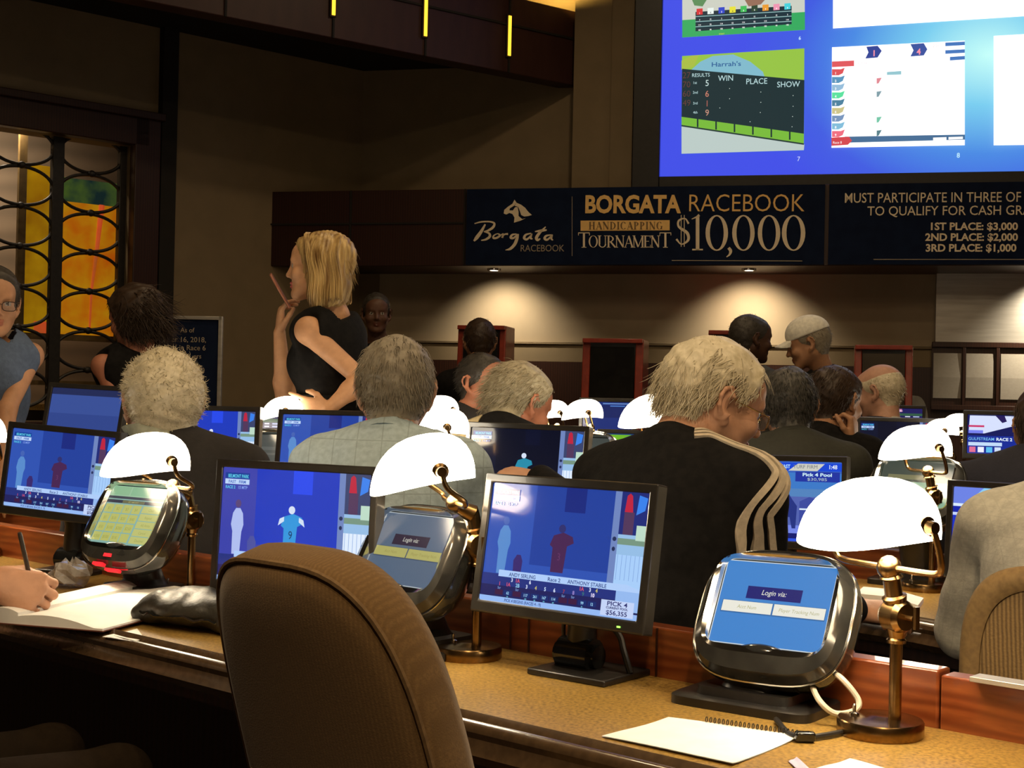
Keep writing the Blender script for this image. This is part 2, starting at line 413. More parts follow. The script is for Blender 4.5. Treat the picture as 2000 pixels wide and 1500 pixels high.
def ramp(x, xs, ys): return np.interp(x, xs, ys)
LINE = {'short': ([-0.12, -0.05, -0.02, 0.03, 0.05, 0.075, 0.10], [-0.078, -0.072, -0.020, 0.005, 0.045, 0.088, 0.098]),
        'receding': ([-0.12, -0.06, -0.035, -0.02, 0.012, 0.024, 0.05, 0.07, 0.10], [-0.060, -0.052, -0.020, 0.034, 0.036, 0.002, 0.030, 0.10, 0.13]),
        'fringe': ([-0.12, -0.05, -0.02, 0.02, 0.04, 0.06, 0.10], [-0.072, -0.062, -0.006, 0.030, 0.16, 0.2, 0.2]),
        'bob': ([-0.12, -0.05, 0.0, 0.03, 0.05, 0.075, 0.10], [-0.13, -0.13, -0.10, -0.05, 0.030, 0.075, 0.085])}
def hair_mesh(Hs, o, R, s, line, thick, col, parent, org, n=1400, length=0.035, wid=0.0022, flow=(0, -0.6, -0.6), out=0.5, curl=0.0, bald=None, seed=1, res=(88, 64), seg=5, name='hair', push=True, side_flow=None):
    """a cap that follows the head inside the hairline plus many thin locks laid along flow (head frame)"""
    r = np.random.default_rng(seed)
    nu, nv = res
    th = np.linspace(0.02, math.pi * 0.86, nv); ph = np.linspace(0, 2 * math.pi, nu, endpoint=False)
    D = np.stack([np.outer(np.sin(th), np.cos(ph)), np.outer(np.sin(th), np.sin(ph)), np.outer(np.cos(th), np.ones(nu))], -1).reshape(-1, 3)
    c = V3(0, -0.015, 0.01)
    X = (o + (R @ ((c + D * 0.24) * s).T).T).astype(np.float32); dr = -(R @ D.T).T.astype(np.float32)
    for _ in range(26): X = X + dr * (Hs.ev(X) * 0.9)[:, None]
    q = ((X - o) @ R) / s
    xs, ys = LINE[line]
    inside = q[:, 2] - ramp(q[:, 1], xs, ys)
    if bald is not None: inside = np.minimum(inside, np.linalg.norm((q - V3(*bald[:3])) / V3(*bald[3:6]), axis=1) * bald[6] - bald[6])
    nrm = Hs.grad(X)
    lump = 0.6 + 0.5 * np.sin(q[:, 0] * 95 + 3 * np.sin(q[:, 2] * 60 + seed)) * np.sin(q[:, 2] * 80 + q[:, 1] * 70 + seed)
    tk = thick * np.clip(inside / 0.03, 0, 1) ** 0.6 * (0.75 + 0.35 * lump) * s
    Vv = X + nrm * (tk - 0.001)[:, None]
    F = []
    for i in range(nv - 1):
        for j in range(nu):
            a, b = i * nu + j, i * nu + (j + 1) % nu
            if max(inside[a], inside[b], inside[a + nu], inside[b + nu]) > 0: F.append((a, a + nu, b + nu, b))
    F = np.array(F)
    ok = np.where(inside > 0.002)[0]
    pr = np.sin(th)[ok // nu]; ids = r.choice(ok, n, p=pr / pr.sum())
    p = (X[ids] + nrm[ids] * (tk[ids] * 0.7)[:, None] + r.normal(0, 0.0025, (n, 3)) * s).astype(np.float64)
    fl = np.repeat((R @ V3(*flow))[None], n, 0)
    if side_flow is not None:
        qq = q[ids]; k_ = np.clip((np.abs(qq[:, 0]) - 0.030) / 0.03, 0, 1) * np.clip((0.115 - qq[:, 2]) / 0.04, 0, 1) * np.clip((qq[:, 1] + 0.075) / 0.03, 0, 1)
        fl = fl * (1 - k_[:, None]) + (R @ V3(*side_flow))[None] * k_[:, None]
    d = nrm[ids] * out + fl + r.normal(0, 0.22, (n, 3)); d /= np.linalg.norm(d, axis=1, keepdims=True)
    L = length * s * r.uniform(0.55, 1.25, n) / seg * np.clip((inside[ids] + 0.004) / 0.05, 0.22, 1.0)
    tw = r.normal(0, 1, (n, 3)); pts = [p.copy()]
    for k in range(seg):
        p = p + d * L[:, None]
        if push:
            e = Hs.ev(p.astype(np.float32)); g = Hs.grad(p.astype(np.float32))
            p = p + g * np.maximum(thick * s * 0.6 - e, 0)[:, None]
        pts.append(p.copy())
        d = d + fl * 0.25 + V3(0, 0, -0.10) + tw * curl + r.normal(0, 0.08, (n, 3)); d /= np.linalg.norm(d, axis=1, keepdims=True)
    pts = np.array(pts); w = wid * s * r.uniform(0.6, 1.4, n)
    side = np.cross(d, nrm[ids]); side /= np.maximum(np.linalg.norm(side, axis=1, keepdims=True), 1e-6)
    up = np.cross(side, d)
    allV = [Vv]; base = len(Vv); m = seg + 1; K = 3
    ring = []
    for k in range(m):
        ww = (w * (1 - 0.8 * (k / seg) ** 1.5))[:, None]
        for a in range(K):
            t = 2 * math.pi * a / K; ring.append(pts[k] + side * ww * math.cos(t) + up * ww * 0.6 * math.sin(t))
    ring = np.array(ring)                               # (m*K, n, 3)
    allV.append(ring.transpose(1, 0, 2).reshape(-1, 3))
    fs = []
    for k in range(seg):
        for a in range(K): fs.append((k * K + a, k * K + (a + 1) % K, (k + 1) * K + (a + 1) % K, (k + 1) * K + a))
    fs = np.array(fs); FF = (fs[None] + (np.arange(n) * m * K)[:, None, None] + base).reshape(-1, 4)
    return np_mesh(name, np.concatenate(allV), np.concatenate([F, FF]), col, parent, org=org)

def wrinkle(S_, amp, fq, seed):
    r = np.random.default_rng(seed); ks = r.normal(0, 1, (4, 3)); ks = ks / np.linalg.norm(ks, axis=1, keepdims=True) * fq * r.uniform(0.6, 1.5, (4, 1)); ph = r.uniform(0, 6, 4)
    ks = np.float32(ks)
    def fn(X):
        d = S_.ev(X); w = sum(np.sin(X @ ks[i] + ph[i] + 1.3 * np.sin(X @ ks[(i + 1) % 4])) for i in range(4))
        return d - amp * w
    return fn

PEOPLE = []
def person(label, head, hd, pitch, hroll=0, hs=1.0, sh=None, bh=None, sw=0.185, lean=0.16, pelv=None, seated=True, arms=None, sleeve='long', skin=None, shirt=None, trousers=None,
           hair=None, res=0.006, fem=False, girth=1.0, hands=None, armor=None, neck_r=0.054, collar=None, cut=0.03, group=None, belly=0.0, show_head=True, stool_h=None, wr=0.0035, shirt_name='shirt', z_shift=0.0):
    o = P(*head) if len(head) == 3 and head[2] > 0 else np.array(head[:3]); R = rot_head(hd, pitch, hroll)
    s_ = P(*sh); B = rot_head(bh, 0, 0); rt, fw = B[:, 0], B[:, 1]
    ws = np.clip(girth, 0.8, 1.3)
    hp_z = 0.53 if seated else 0.94
    if pelv is None: pelv = s_[:2] - fw[:2] * lean
    hp = V3(pelv[0], pelv[1], hp_z)
    root = empty('person', (hp[0], hp[1], 0), label, 'person', group); org = V3(hp[0], hp[1], 0)
    nb = s_ + V3(0, 0, 0.045) - fw * 0.01
    SL, SR = s_ - rt * sw, s_ + rt * sw
    wst = hp * 0.55 + nb * 0.45 - fw * 0.02; cst = hp * 0.26 + nb * 0.74 - fw * 0.005
    sp = hat(nb - hp); BX = np.stack([rt, hat(np.cross(sp, rt)), sp], 1)
    arms = arms or {}
    def arm(q):
        sx = SR if q > 0 else SL
        e, w = arms.get('R' if q > 0 else 'L', (None, None))
        if e is None: e = sx + fw * 0.10 + rt * q * 0.07 - V3(0, 0, 0.26)
        if w is None: w = e + fw * 0.21 - rt * q * 0.10 + V3(0, 0, max(0.79 - e[2], -0.05))
        return sx, np.asarray(e), np.asarray(w)
    def torso(S_, g, skin_):
        S_.ell(hp + V3(0, 0, 0.03), V3(0.165 * ws + g, 0.125 * ws + g, 0.13 + g), BX, 0.06)
        S_.ell(wst + fw * belly, V3(0.145 * ws + g, 0.110 * ws + g + belly, 0.17 + g), BX, 0.06)
        S_.ell(cst, V3(0.160 * ws + g, 0.115 * ws + g, 0.19 + g), BX, 0.06)
        S_.cap(s_ - rt * (sw - 0.03) - V3(0, 0, 0.012), s_ + rt * (sw - 0.03) - V3(0, 0, 0.012), 0.062 + g, 0.062 + g, 0.05)
        for q in (-1, 1): S_.cap(nb + V3(0, 0, 0.012) + rt * q * 0.02, s_ + rt * q * (sw - 0.05), 0.050 + g, 0.055 + g, 0.04)
        S_.cap(nb - V3(0, 0, 0.05) - rt * 0.05, nb - V3(0, 0, 0.05) + rt * 0.05, 0.06 + g, 0.06 + g, 0.05)
        if fem: 
            for q in (-1, 1): S_.ell(cst + fw * 0.072 + rt * q * 0.062 - V3(0, 0, 0.01), V3(0.052, 0.048, 0.056) + g, None, 0.05)
    skin = skin or skin_mats('fair', (0.52, 0.29, 0.18))
    ar = 0.85 if fem else 1.0
    # --- body (skin): head, neck, core, arms, hands
    Hd = Sdf(); Bd = Sdf()
    if show_head:
        skull(Bd, o, R, hs, fem); skull(Hd, o, R, hs, fem, ears=False)
        for Q in (Bd, Hd): Q.cap(o + R @ (V3(0, -0.028, -0.05) * hs), nb - fw * 0.005, neck_r * hs, neck_r * 1.04 * hs, 0.03)
    core = Sdf()
    Bd.cap(nb, cst, 0.065, 0.10, 0.03); Bd.cap(cst, hp, 0.10, 0.10, 0.03)
    Bd.cap(SL, SR, 0.045, 0.045, 0.05)
    for q in (-1, 1):
        sx, e, w = arm(q)
        Bd.cap(sx - V3(0, 0, 0.01), e, 0.047 * ar, 0.036 * ar, 0.025); Bd.cap(e, e * 0.65 + w * 0.35, 0.037 * ar, 0.039 * ar, 0.02); Bd.cap(e * 0.65 + w * 0.35, w, 0.038 * ar, 0.0255 * ar, 0.02)
        hk = (hands or {}).get('R' if q > 0 else 'L', {})
        f = hk.get('f', hat(w - e)); pn = hk.get('pn', V3(0, 0, -1))
        f = hat(f); pn = hat(pn - f * np.dot(pn, f)); t = np.cross(f, pn); inn = -rt * q
        side = hk.get('side', 1 if np.dot(t, inn) > 0 else -1)
        hand(Bd, w + f * 0.005, f, pn, side, hk.get('curl', 0.35), (0.9 if fem else 1.0) * hk.get('sc', 1.0), hk.get('thumb', 0.6), hk.get('curls'), hk.get('spread', 0.1))
    lo, hi = Bd.bounds(0.02)
    V, F = mesh_sdf(Bd.ev, lo, hi, res)
    np_mesh('body', V, F, skin, root, face_regions(V, F, o, R, hs) if show_head else None, org)
    # --- shirt
    Sh = Sdf(); torso(Sh, 0.012, False)
    if sleeve != 'none':
        for q in (-1, 1):
            sx, e, w = arm(q)
            Sh.cap(sx - V3(0, 0, 0.01), e, 0.062, 0.052, 0.03)
            if sleeve == 'long': Sh.cap(e, w - hat(w - e) * 0.02, 0.052, 0.039, 0.02)
        if sleeve == 'short':
            pass
    else:
        for q in (-1, 1):
            sx, e, w = arm(q); Sh.cap(sx + rt * q * 0.035 + V3(0, 0, 0.06), sx + rt * q * 0.045 - V3(0, 0, 0.09), 0.052, 0.050, 0.012, True)
    up = hat(nb - cst); nk = hat(o + R @ (V3(0, -0.03, -0.09) * hs) - nb) if show_head else up
    if sleeve == 'short':
        for q in (-1, 1):
            sx, e, w = arm(q); Sh.plane(e * 0.80 + sx * 0.20, e - sx) if False else None
    lo, hi = Sh.bounds(0.03)
    fn = wrinkle(Sh, wr * 0.30, 34, len(label))
    ncut = nb + nk * cut
    fn2 = lambda X: np.maximum(fn(X), np.where(((X - np.float32(nb)) ** 2).sum(1) < 0.12 ** 2, (X - np.float32(ncut)) @ np.float32(nk), -1))
    V, F = mesh_sdf(fn2, lo, hi, max(res, 0.006))
    shirt_o = np_mesh(shirt_name, V, F, shirt, root, None, org)
    # --- collar
    if collar:
        mb = MB(); rr = neck_r * hs * 1.04; x = rt; y = np.cross(nk, x); y = hat(y); rings = []
        for k in range(25):
            a = RAD(-150 + 300 * k / 24) - math.pi / 2
            d = x * math.cos(a) + y * math.sin(a); ht = 0.036 - 0.008 * abs(k - 12) / 12; b = nb + nk * (cut - 0.022)
            rings.append([b + d * (rr + 0.020) - nk * 0.012, b + d * (rr + 0.008) + nk * ht, b + d * (rr + 0.003) + nk * (ht + 0.002), b + d * (rr + 0.002) + nk * 0.0])
        mb.rings([[tuple(p - org) for p in r] for r in rings]); mb.build('collar', collar, root)
    # --- trousers and shoes
    Tr = Sdf(); Sho = Sdf()
    Tr.ell(hp, V3(0.172 * ws, 0.135 * ws, 0.11), None, 0.04)
    for q in (-1, 1):
        h0 = hp + rt * q * 0.085 - V3(0, 0, 0.02)
        if seated: kn = h0 + fw * 0.42 + rt * q * 0.03 - V3(0, 0, 0.01); an = kn - V3(0, 0, 0.41) - fw * 0.04
        else: kn = h0 - V3(0, 0, 0.42) + fw * 0.01; an = kn - V3(0, 0, 0.40) - fw * 0.02
        Tr.cap(h0, kn, 0.085 * (0.9 if fem else 1), 0.062, 0.04); Tr.cap(kn, an, 0.062, 0.048, 0.03)
        b = V3(an[0], an[1], 0.045); Sho.cap(b - fw * 0.04, b + fw * 0.15, 0.042, 0.036, 0.02); Sho.plane(V3(0, 0, 0.003), (0, 0, -1))
    lo, hi = Tr.bounds(0.02); V, F = mesh_sdf(Tr.ev, lo, hi, 0.012); np_mesh('trousers', V, F, trousers or MT['dark_cloth'], root, None, org)
    lo, hi = Sho.bounds(0.02); V, F = mesh_sdf(Sho.ev, lo, hi, 0.009); np_mesh('shoes', V, F, MT['shoe'], root, None, org)
    # --- hair
    if hair and show_head: hair_mesh(Hd, o, R, hs, parent=root, org=org, **hair)
    PEOPLE.append(dict(root=root, hp=hp, fw=fw, seated=seated, o=o, R=R, hs=hs, org=org, Hd=Hd, nb=nb, nk=nk, Sh=Sh, rt=rt, s_=s_, arm=arm))
    return PEOPLE[-1]
# ------------------------------------------------------------------ materials
MT = {}
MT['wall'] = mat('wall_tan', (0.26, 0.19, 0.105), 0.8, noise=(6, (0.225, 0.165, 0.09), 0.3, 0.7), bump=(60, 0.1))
MT['wall_dark'] = mat('wall_dark_brown', (0.09, 0.062, 0.034), 0.8, noise=(6, (0.075, 0.052, 0.03), 0.3, 0.7))  # even dark brown for the side and rear walls
MT['ceil'] = mat('ceiling_brown', (0.05, 0.036, 0.022), 0.9, noise=(5, (0.04, 0.03, 0.02), 0.3, 0.7))
MT['carpet'] = mat('carpet_dark', (0.03, 0.018, 0.012), 0.95, noise=(30, (0.014, 0.009, 0.008), 0.4, 0.6), bump=(200, 0.4))
MT['darkwood'] = mat('dark_mahogany', (0.045, 0.014, 0.007), 0.4, wave=(3, (0.028, 0.009, 0.005), 'X', 5), stretch=(6, 6, 0.6))
MT['wood'] = mat('cherry_wood', (0.30, 0.085, 0.022), 0.3, wave=(1.6, (0.17, 0.036, 0.009), 'Z', 9), noise=(10, (0.21, 0.052, 0.013), 0.35, 0.65), stretch=(1.2, 1.2, 9), coat=0.25)
MT['fascia'] = mat('fascia_plum_wood', (0.060, 0.022, 0.016), 0.45, noise=(14, (0.045, 0.016, 0.012), 0.3, 0.7), stretch=(1, 1, 0.3))
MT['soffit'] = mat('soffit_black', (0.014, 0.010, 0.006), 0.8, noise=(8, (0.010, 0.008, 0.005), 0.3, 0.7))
MT['granite'] = mat('gold_speckled_top', (0.40, 0.245, 0.058), 0.32, noise=(150, (0.17, 0.098, 0.026), 0.40, 0.66), bump=(120, 0.04), coat=0.15)
MT['nosing'] = mat('dark_bronze_edge', (0.085, 0.052, 0.026), 0.24, noise=(60, (0.06, 0.036, 0.018), 0.35, 0.65), coat=0.4)
MT['black'] = mat('black_plastic', (0.012, 0.011, 0.010), 0.35, noise=(40, (0.016, 0.014, 0.013), 0.4, 0.6))
MT['black_gloss'] = mat('black_gloss_plastic', (0.010, 0.010, 0.010), 0.12, noise=(20, (0.014, 0.014, 0.013), 0.4, 0.6), coat=0.5)
MT['bezel'] = mat('bezel_charcoal', (0.022, 0.020, 0.017), 0.28, noise=(40, (0.028, 0.025, 0.021), 0.4, 0.6), coat=0.2)
MT['smoke_chrome'] = mat('smoked_gloss_shell', (0.075, 0.072, 0.064), 0.13, metal=0.6, noise=(18, (0.04, 0.038, 0.034), 0.35, 0.65))
MT['shell'] = mat('gloss_terminal_shell', (0.018, 0.019, 0.018), 0.16, noise=(20, (0.03, 0.032, 0.03), 0.4, 0.6), coat=0.8)
MT['chrome'] = mat('chrome', (0.75, 0.72, 0.66), 0.12, metal=1.0, noise=(20, (0.6, 0.58, 0.54), 0.4, 0.6))
MT['brass'] = mat('antique_brass', (0.30, 0.185, 0.075), 0.26, metal=1.0, noise=(40, (0.20, 0.12, 0.05), 0.35, 0.65))
MT['paper'] = mat('white_paper', (0.84, 0.84, 0.82), 0.7, noise=(20, (0.80, 0.80, 0.78), 0.4, 0.6))
MT['paper_edge'] = mat('page_edges', (0.60, 0.52, 0.44), 0.8, wave=(120, (0.42, 0.36, 0.30), 'Z', 0.5))
MT['fabric'] = mat('tan_upholstery', (0.185, 0.105, 0.036), 0.95, wave=(60, (0.135, 0.074, 0.024), 'X', 1.0), noise=(220, (0.14, 0.078, 0.026), 0.35, 0.65), bump=(500, 0.15), sheen=0.12)
MT['mesh_fabric'] = mat('ribbed_tan_mesh', (0.30, 0.185, 0.065), 0.8, wave=(42, (0.14, 0.082, 0.028), 'X', 1.0), bump=(200, 0.3))
MT['frame_fabric'] = mat('tan_chair_frame', (0.27, 0.165, 0.058), 0.75, noise=(90, (0.20, 0.12, 0.042), 0.35, 0.65))
MT['dark_cloth'] = mat('dark_trouser_cloth', (0.014, 0.013, 0.013), 0.9, noise=(60, (0.02, 0.018, 0.017), 0.4, 0.6))
MT['black_cloth'] = mat('black_cloth', (0.0065, 0.0060, 0.0058), 0.95, noise=(50, (0.010, 0.009, 0.0085), 0.4, 0.6), bump=(120, 0.2), spec=0.15)
MT['shoe'] = mat('black_shoe_leather', (0.012, 0.010, 0.009), 0.4, noise=(30, (0.02, 0.017, 0.014), 0.4, 0.6))
MT['leather'] = mat('black_leather', (0.022, 0.020, 0.015), 0.45, noise=(70, (0.03, 0.027, 0.02), 0.4, 0.6), bump=(140, 0.25))
MT['iron'] = mat('dark_wrought_iron', (0.012, 0.010, 0.008), 0.5, noise=(40, (0.02, 0.016, 0.012), 0.4, 0.6))
MT['cable_black'] = mat('black_cable', (0.012, 0.011, 0.010), 0.4, noise=(40, (0.018, 0.016, 0.015), 0.4, 0.6))
MT['cable_white'] = mat('white_cable', (0.62, 0.55, 0.42), 0.45, noise=(40, (0.55, 0.48, 0.37), 0.4, 0.6))
MT['silver'] = mat('brushed_silver', (0.62, 0.59, 0.53), 0.42, metal=0.7, noise=(7, (0.48, 0.45, 0.40), 0.3, 0.7), stretch=(0.5, 0.5, 6))
MT['kiosk_red'] = mat('kiosk_red_brown', (0.34, 0.040, 0.018), 0.35, noise=(20, (0.26, 0.03, 0.014), 0.4, 0.6), coat=0.3)
MT['kiosk_grey'] = mat('kiosk_grey_wing', (0.30, 0.29, 0.24), 0.4, noise=(20, (0.25, 0.24, 0.2), 0.4, 0.6))
MT['banner'] = mat('banner_navy', (0.008, 0.015, 0.042), 0.85, noise=(12, (0.006, 0.011, 0.032), 0.35, 0.65), spec=0.1)
MT['gold_print'] = mat('banner_gold_print', (0.95, 0.60, 0.20), 0.6, noise=(20, (0.88, 0.55, 0.18), 0.4, 0.6))
MT['cream_print'] = mat('banner_cream_print', (0.92, 0.78, 0.56), 0.6, noise=(20, (0.86, 0.72, 0.52), 0.4, 0.6))
MT['dim_print'] = mat('banner_dim_print', (0.40, 0.33, 0.25), 0.6, noise=(20, (0.35, 0.29, 0.21), 0.4, 0.6))
MT['gold_dark'] = mat('banner_gold_shade', (0.20, 0.11, 0.035), 0.5, noise=(20, (0.17, 0.095, 0.03), 0.4, 0.6))
def glow(name, rgb, k, rgb2=None):
    m = bpy.data.materials.new(name); m.use_nodes = True; nt = m.node_tree; b = nt.nodes['Principled BSDF']
    b.inputs['Base Color'].default_value = (*[min(1, c) * 0.8 for c in rgb], 1); b.inputs['Roughness'].default_value = 0.25
    b.inputs['Emission Color'].default_value = (*rgb, 1); b.inputs['Emission Strength'].default_value = k
    if rgb2:
        tc = nt.nodes.new('ShaderNodeTexCoord'); n = nt.nodes.new('ShaderNodeTexNoise'); n.inputs['Scale'].default_value = 5; n.inputs['Detail'].default_value = 6
        r = nt.nodes.new('ShaderNodeValToRGB'); r.color_ramp.elements[0].color = (*rgb, 1); r.color_ramp.elements[1].color = (*rgb2, 1)
        r.color_ramp.elements[0].position = 0.38; r.color_ramp.elements[1].position = 0.66
        nt.links.new(tc.outputs['Object'], n.inputs['Vector']); nt.links.new(n.outputs['Fac'], r.inputs['Fac']); nt.links.new(r.outputs['Color'], b.inputs['Emission Color'])
    return m
MT['opal'] = glow('opal_glass_lit', (1.0, 0.88, 0.68), 11.5)
MT['bulb'] = glow('lit_bulb', (1.0, 0.86, 0.64), 85.0)
MT['slot'] = glow('amber_light_slot', (1.0, 0.50, 0.035), 1.9)
MT['stain_yellow'] = glow('stained_glass_amber', (0.42, 0.20, 0.004), 0.75, (0.40, 0.07, 0.002))
MT['stain_gold'] = glow('stained_glass_gold', (0.36, 0.19, 0.003), 0.70, (0.22, 0.09, 0.002))
MT['stain_green'] = glow('stained_glass_green', (0.006, 0.018, 0.018), 0.8, (0.06, 0.10, 0.012))
MT['stain_red'] = glow('stained_glass_red', (0.42, 0.05, 0.012), 1.0, (0.25, 0.06, 0.01))
MT['led_green'] = glow('green_indicator', (0.3, 1.0, 0.1), 2.0)
MT['led_red'] = glow('red_indicator', (0.9, 0.02, 0.03), 0.9)
MT['downlight'] = glow('downlight_lens', (1.0, 0.9, 0.75), 6.0)
# ------------------------------------------------------------------ the room
U_W = V3(math.cos(RAD(13)), -math.sin(RAD(13)), 0)          # along the far wall, to the east
N_W = V3(math.sin(RAD(13)), math.cos(RAD(13)), 0)           # away from the seats
O_W = V3(1.5, 9.0, 0)                                       # a point on the soffit front
O_B = O_W + N_W * 0.6                                       # a point on the wall behind
L_W = hat(V3(0.743, 0.669, 0)); L_N = V3(0.669, -0.743, 0); L_N = hat(L_N)   # west wall: along it, and into the room
COR = V3(-1.177, 10.23, 0)
FW = T3(O_W, U_W, N_W, (0, 0, 1))                           # frame of the soffit front: x along, y away, z up
LW = T3(COR, L_W, -L_N, (0, 0, 1))                          # frame of the west wall: x along (0 at the corner, negative towards camera), y behind
def w_xz(px, py, y=0.0):
    q = onplane(px, py, O_W + N_W * y, N_W) - O_W; return float(q @ U_W), float(q[2])
def l_xz(px, py, y=0.0):
    q = onplane(px, py, COR - L_N * y, L_N) - COR; return float(q @ L_W), float(q[2])
CEIL = 5.1
def struct(name, mb, m, bevel=0.0, label=None):
    o = mb.build(name, m, None, bevel=bevel); o['kind'] = 'structure'
    if label: o['label'] = label
    return o
mb = MB(); mb.box((0.8, 4.2, -0.05), (14, 15, 0.1)); struct('floor', mb, MT['carpet'])
mb = MB(); mb.box((0.8, 4.2, CEIL + 0.05), (14, 15, 0.1)); struct('ceiling', mb, MT['ceil'])
mb = MB(); mb.box((0.9, 0.7, CEIL / 2), (8.4, 0.15, CEIL), T=FW); struct('wall_back', mb, MT['wall'])
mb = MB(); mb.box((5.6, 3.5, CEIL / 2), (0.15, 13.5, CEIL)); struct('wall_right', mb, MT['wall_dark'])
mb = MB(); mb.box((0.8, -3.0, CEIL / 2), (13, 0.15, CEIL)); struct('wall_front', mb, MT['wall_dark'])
# west wall with the window opening
xr, zt = l_xz(255, 285); xl = xr - 2.6; zb = 1.02
mb = MB()
mb.box(((xr + 0.1) / 2, 0.08, CEIL / 2), (0.1 - xr, 0.16, CEIL), T=LW)
mb.box(((xl + xr) / 2, 0.08, (zt + CEIL) / 2), (xr - xl, 0.16, CEIL - zt), T=LW)
mb.box(((xl + xr) / 2, 0.08, zb / 2), (xr - xl, 0.16, zb), T=LW)
mb.box((xl - 2.8, 0.08, CEIL / 2), (5.6, 0.16, CEIL), T=LW)
struct('wall_left', mb, MT['wall'])
xp = l_xz(322, 300)[0]
mb = MB(); mb.box((xp, -0.03, 1.85), (0.11, 0.06, 3.6), T=LW); struct('trim_1', mb, MT['soffit'], label='dark vertical strip between the two wall panels')
# bulkhead over the corner with its plum fascia, panel joints and amber slots
fa, fb = V3(-1.268, 8.57, 0), V3(0.445, 9.87, 0); fd = hat(fb - fa); fn_ = V3(fd[1], -fd[0], 0)
FA = T3(fb, fd, -fn_, (0, 0, 1))
mb = MB(); mb.box((-3.9, 0.07, 3.725), (7.8, 0.14, 0.53), T=FA); mb.box((-3.9, 0.9, 3.93), (7.8, 1.6, 0.1), T=FA); struct('trim_2', mb, MT['fascia'], bevel=0.006, label='plum-brown bulkhead with amber light slots above the corner')
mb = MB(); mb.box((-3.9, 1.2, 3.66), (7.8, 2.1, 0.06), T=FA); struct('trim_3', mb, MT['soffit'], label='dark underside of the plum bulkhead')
mb = MB()
def f_xz(px, py):
    q = onplane(px, py, fb, fn_) - fb; return float(q @ fd), float(q[2])
jo = [f_xz(x, y)[0] for x, y in ((650, 60), (830, 90), (993, 120), (440, 20))]
for x in jo: mb.box((x, -0.004, 3.725), (0.014, 0.012, 0.53), T=FA)
mb.box((-3.0, -0.004, 3.79), (6.0, 0.012, 0.014), T=FA)
struct('trim_4', mb, MT['soffit'], label='dark joints between the bulkhead panels')
# cove wall lit above the bulkhead
# soffit over the kiosks: panelled front, banner hangs on it
x0 = w_xz(527, 440)[0]; zs, zt2 = w_xz(1450, 519)[1], w_xz(1450, 362)[1]
SOF_B, SOF_T = zs, zt2
mb = MB(); mb.box(((x0 + 4.4) / 2, 0.31, (zs + zt2) / 2), (4.4 - x0, 0.62, zt2 - zs), T=FW); struct('trim_5', mb, MT['darkwood'], bevel=0.004, label='long dark wood soffit front behind the banners')
mb = MB()
for px in (685, 908): mb.box((w_xz(px, 440)[0], -0.003, (zs + zt2) / 2), (0.012, 0.012, zt2 - zs), T=FW)
z = w_xz(700, 437)[1]; xj = w_xz(906, 437)[0]; mb.box(((x0 + xj) / 2, -0.003, z), (xj - x0, 0.012, 0.012), T=FW)
struct('trim_6', mb, MT['soffit'], label='dark joints in the soffit front')
# alcove below: wall sheet coloured paler in place of light, ledge, dark wainscot
zl = 1.62; zw = 1.49
mb = MB(); mb.box((1.2, 0.61, (zl + zw) / 2), (7.8, 0.04, zl - zw), T=FW); mb.box((1.2, 0.60, zl), (7.8, 0.06, 0.010), T=FW); struct('trim_7', mb, MT['wall'], bevel=0.003, label='tan dado ledge along the far wall')
mb = MB(); mb.box((1.2, 0.60, zw / 2), (7.8, 0.06, zw), T=FW); struct('baseboard_back', mb, MT['darkwood'], label='dark wood wainscot on the far wall')
mb = MB(); mb.box((1.2, 0.618, (zl + SOF_B) / 2 + 0.01), (7.8, 0.012, SOF_B - zl), T=FW); struct('trim_10', mb, mat('alcove_painted_light', (0.46, 0.36, 0.235), 0.85, noise=(5, (0.42, 0.325, 0.21), 0.3, 0.7)), label='lighter tan wall panel lit by the downlights')
# pilaster beside the projection screen
xa = w_xz(1118, 250, 0.45)[0]; xb = w_xz(1236, 250, 0.45)[0]; xm = w_xz(1193, 250, 0.45)[0]
mb = MB(); mb.box(((xa + xb) / 2, 0.56, (zt2 + CEIL) / 2), (xb - xa, 0.2, CEIL - zt2), T=FW); mb.box(((xm + xb) / 2, 0.5, (zt2 + CEIL) / 2), (xb - xm, 0.16, CEIL - zt2), T=FW)
struct('trim_8', mb, MT['wall'], label='tan pilaster beside the projection screen')
# soffit downlights: lens and trim as a thing, its spot beside it
for i, (px, py, pw, dl) in enumerate(((965, 520, 27, 'small round downlight under the soffit beneath the horse emblem'), (1463, 523, 32, 'small round downlight under the soffit beneath the banner prize sum'), (2090, 523, 80, None))):
    x = w_xz(px, py, 0.22)[0]; p = O_W + U_W * x + N_W * 0.22 + V3(0, 0, SOF_B)
    if dl:
        d = empty('downlight', tuple(p - V3(0, 0, 0.012)), dl, 'light', 'soffit downlights')
        mb = MB(); mb.rings([[(r * math.cos(t), r * math.sin(t), z) for t in [2 * math.pi * k / 20 for k in range(20)]] for r, z in ((0.030, 0.0), (0.048, 0.0), (0.05, 0.012), (0.03, 0.012), (0.030, 0.0))], caps=False); mb.build('trim_ring', MT['chrome'], d)
        mb = MB(); mb.lathe([(0.001, 0.002), (0.030, 0.002), (0.030, 0.008), (0.001, 0.008)], 16); mb.build('lens', MT['downlight'], d)
    l = bpy.data.lights.new('downlight_beam', 'SPOT'); l.energy = pw; l.color = (1.0, 0.86, 0.64); l.spot_size = RAD(112); l.spot_blend = 1.0; l.shadow_soft_size = 0.012
    o = bpy.data.objects.new('downlight_beam', l); COL.objects.link(o); o.location = tuple(p - V3(0, 0, 0.035))
    o.rotation_euler = Vector(tuple(N_W * 0.72 - V3(0, 0, 1))).to_track_quat('-Z', 'Y').to_euler()
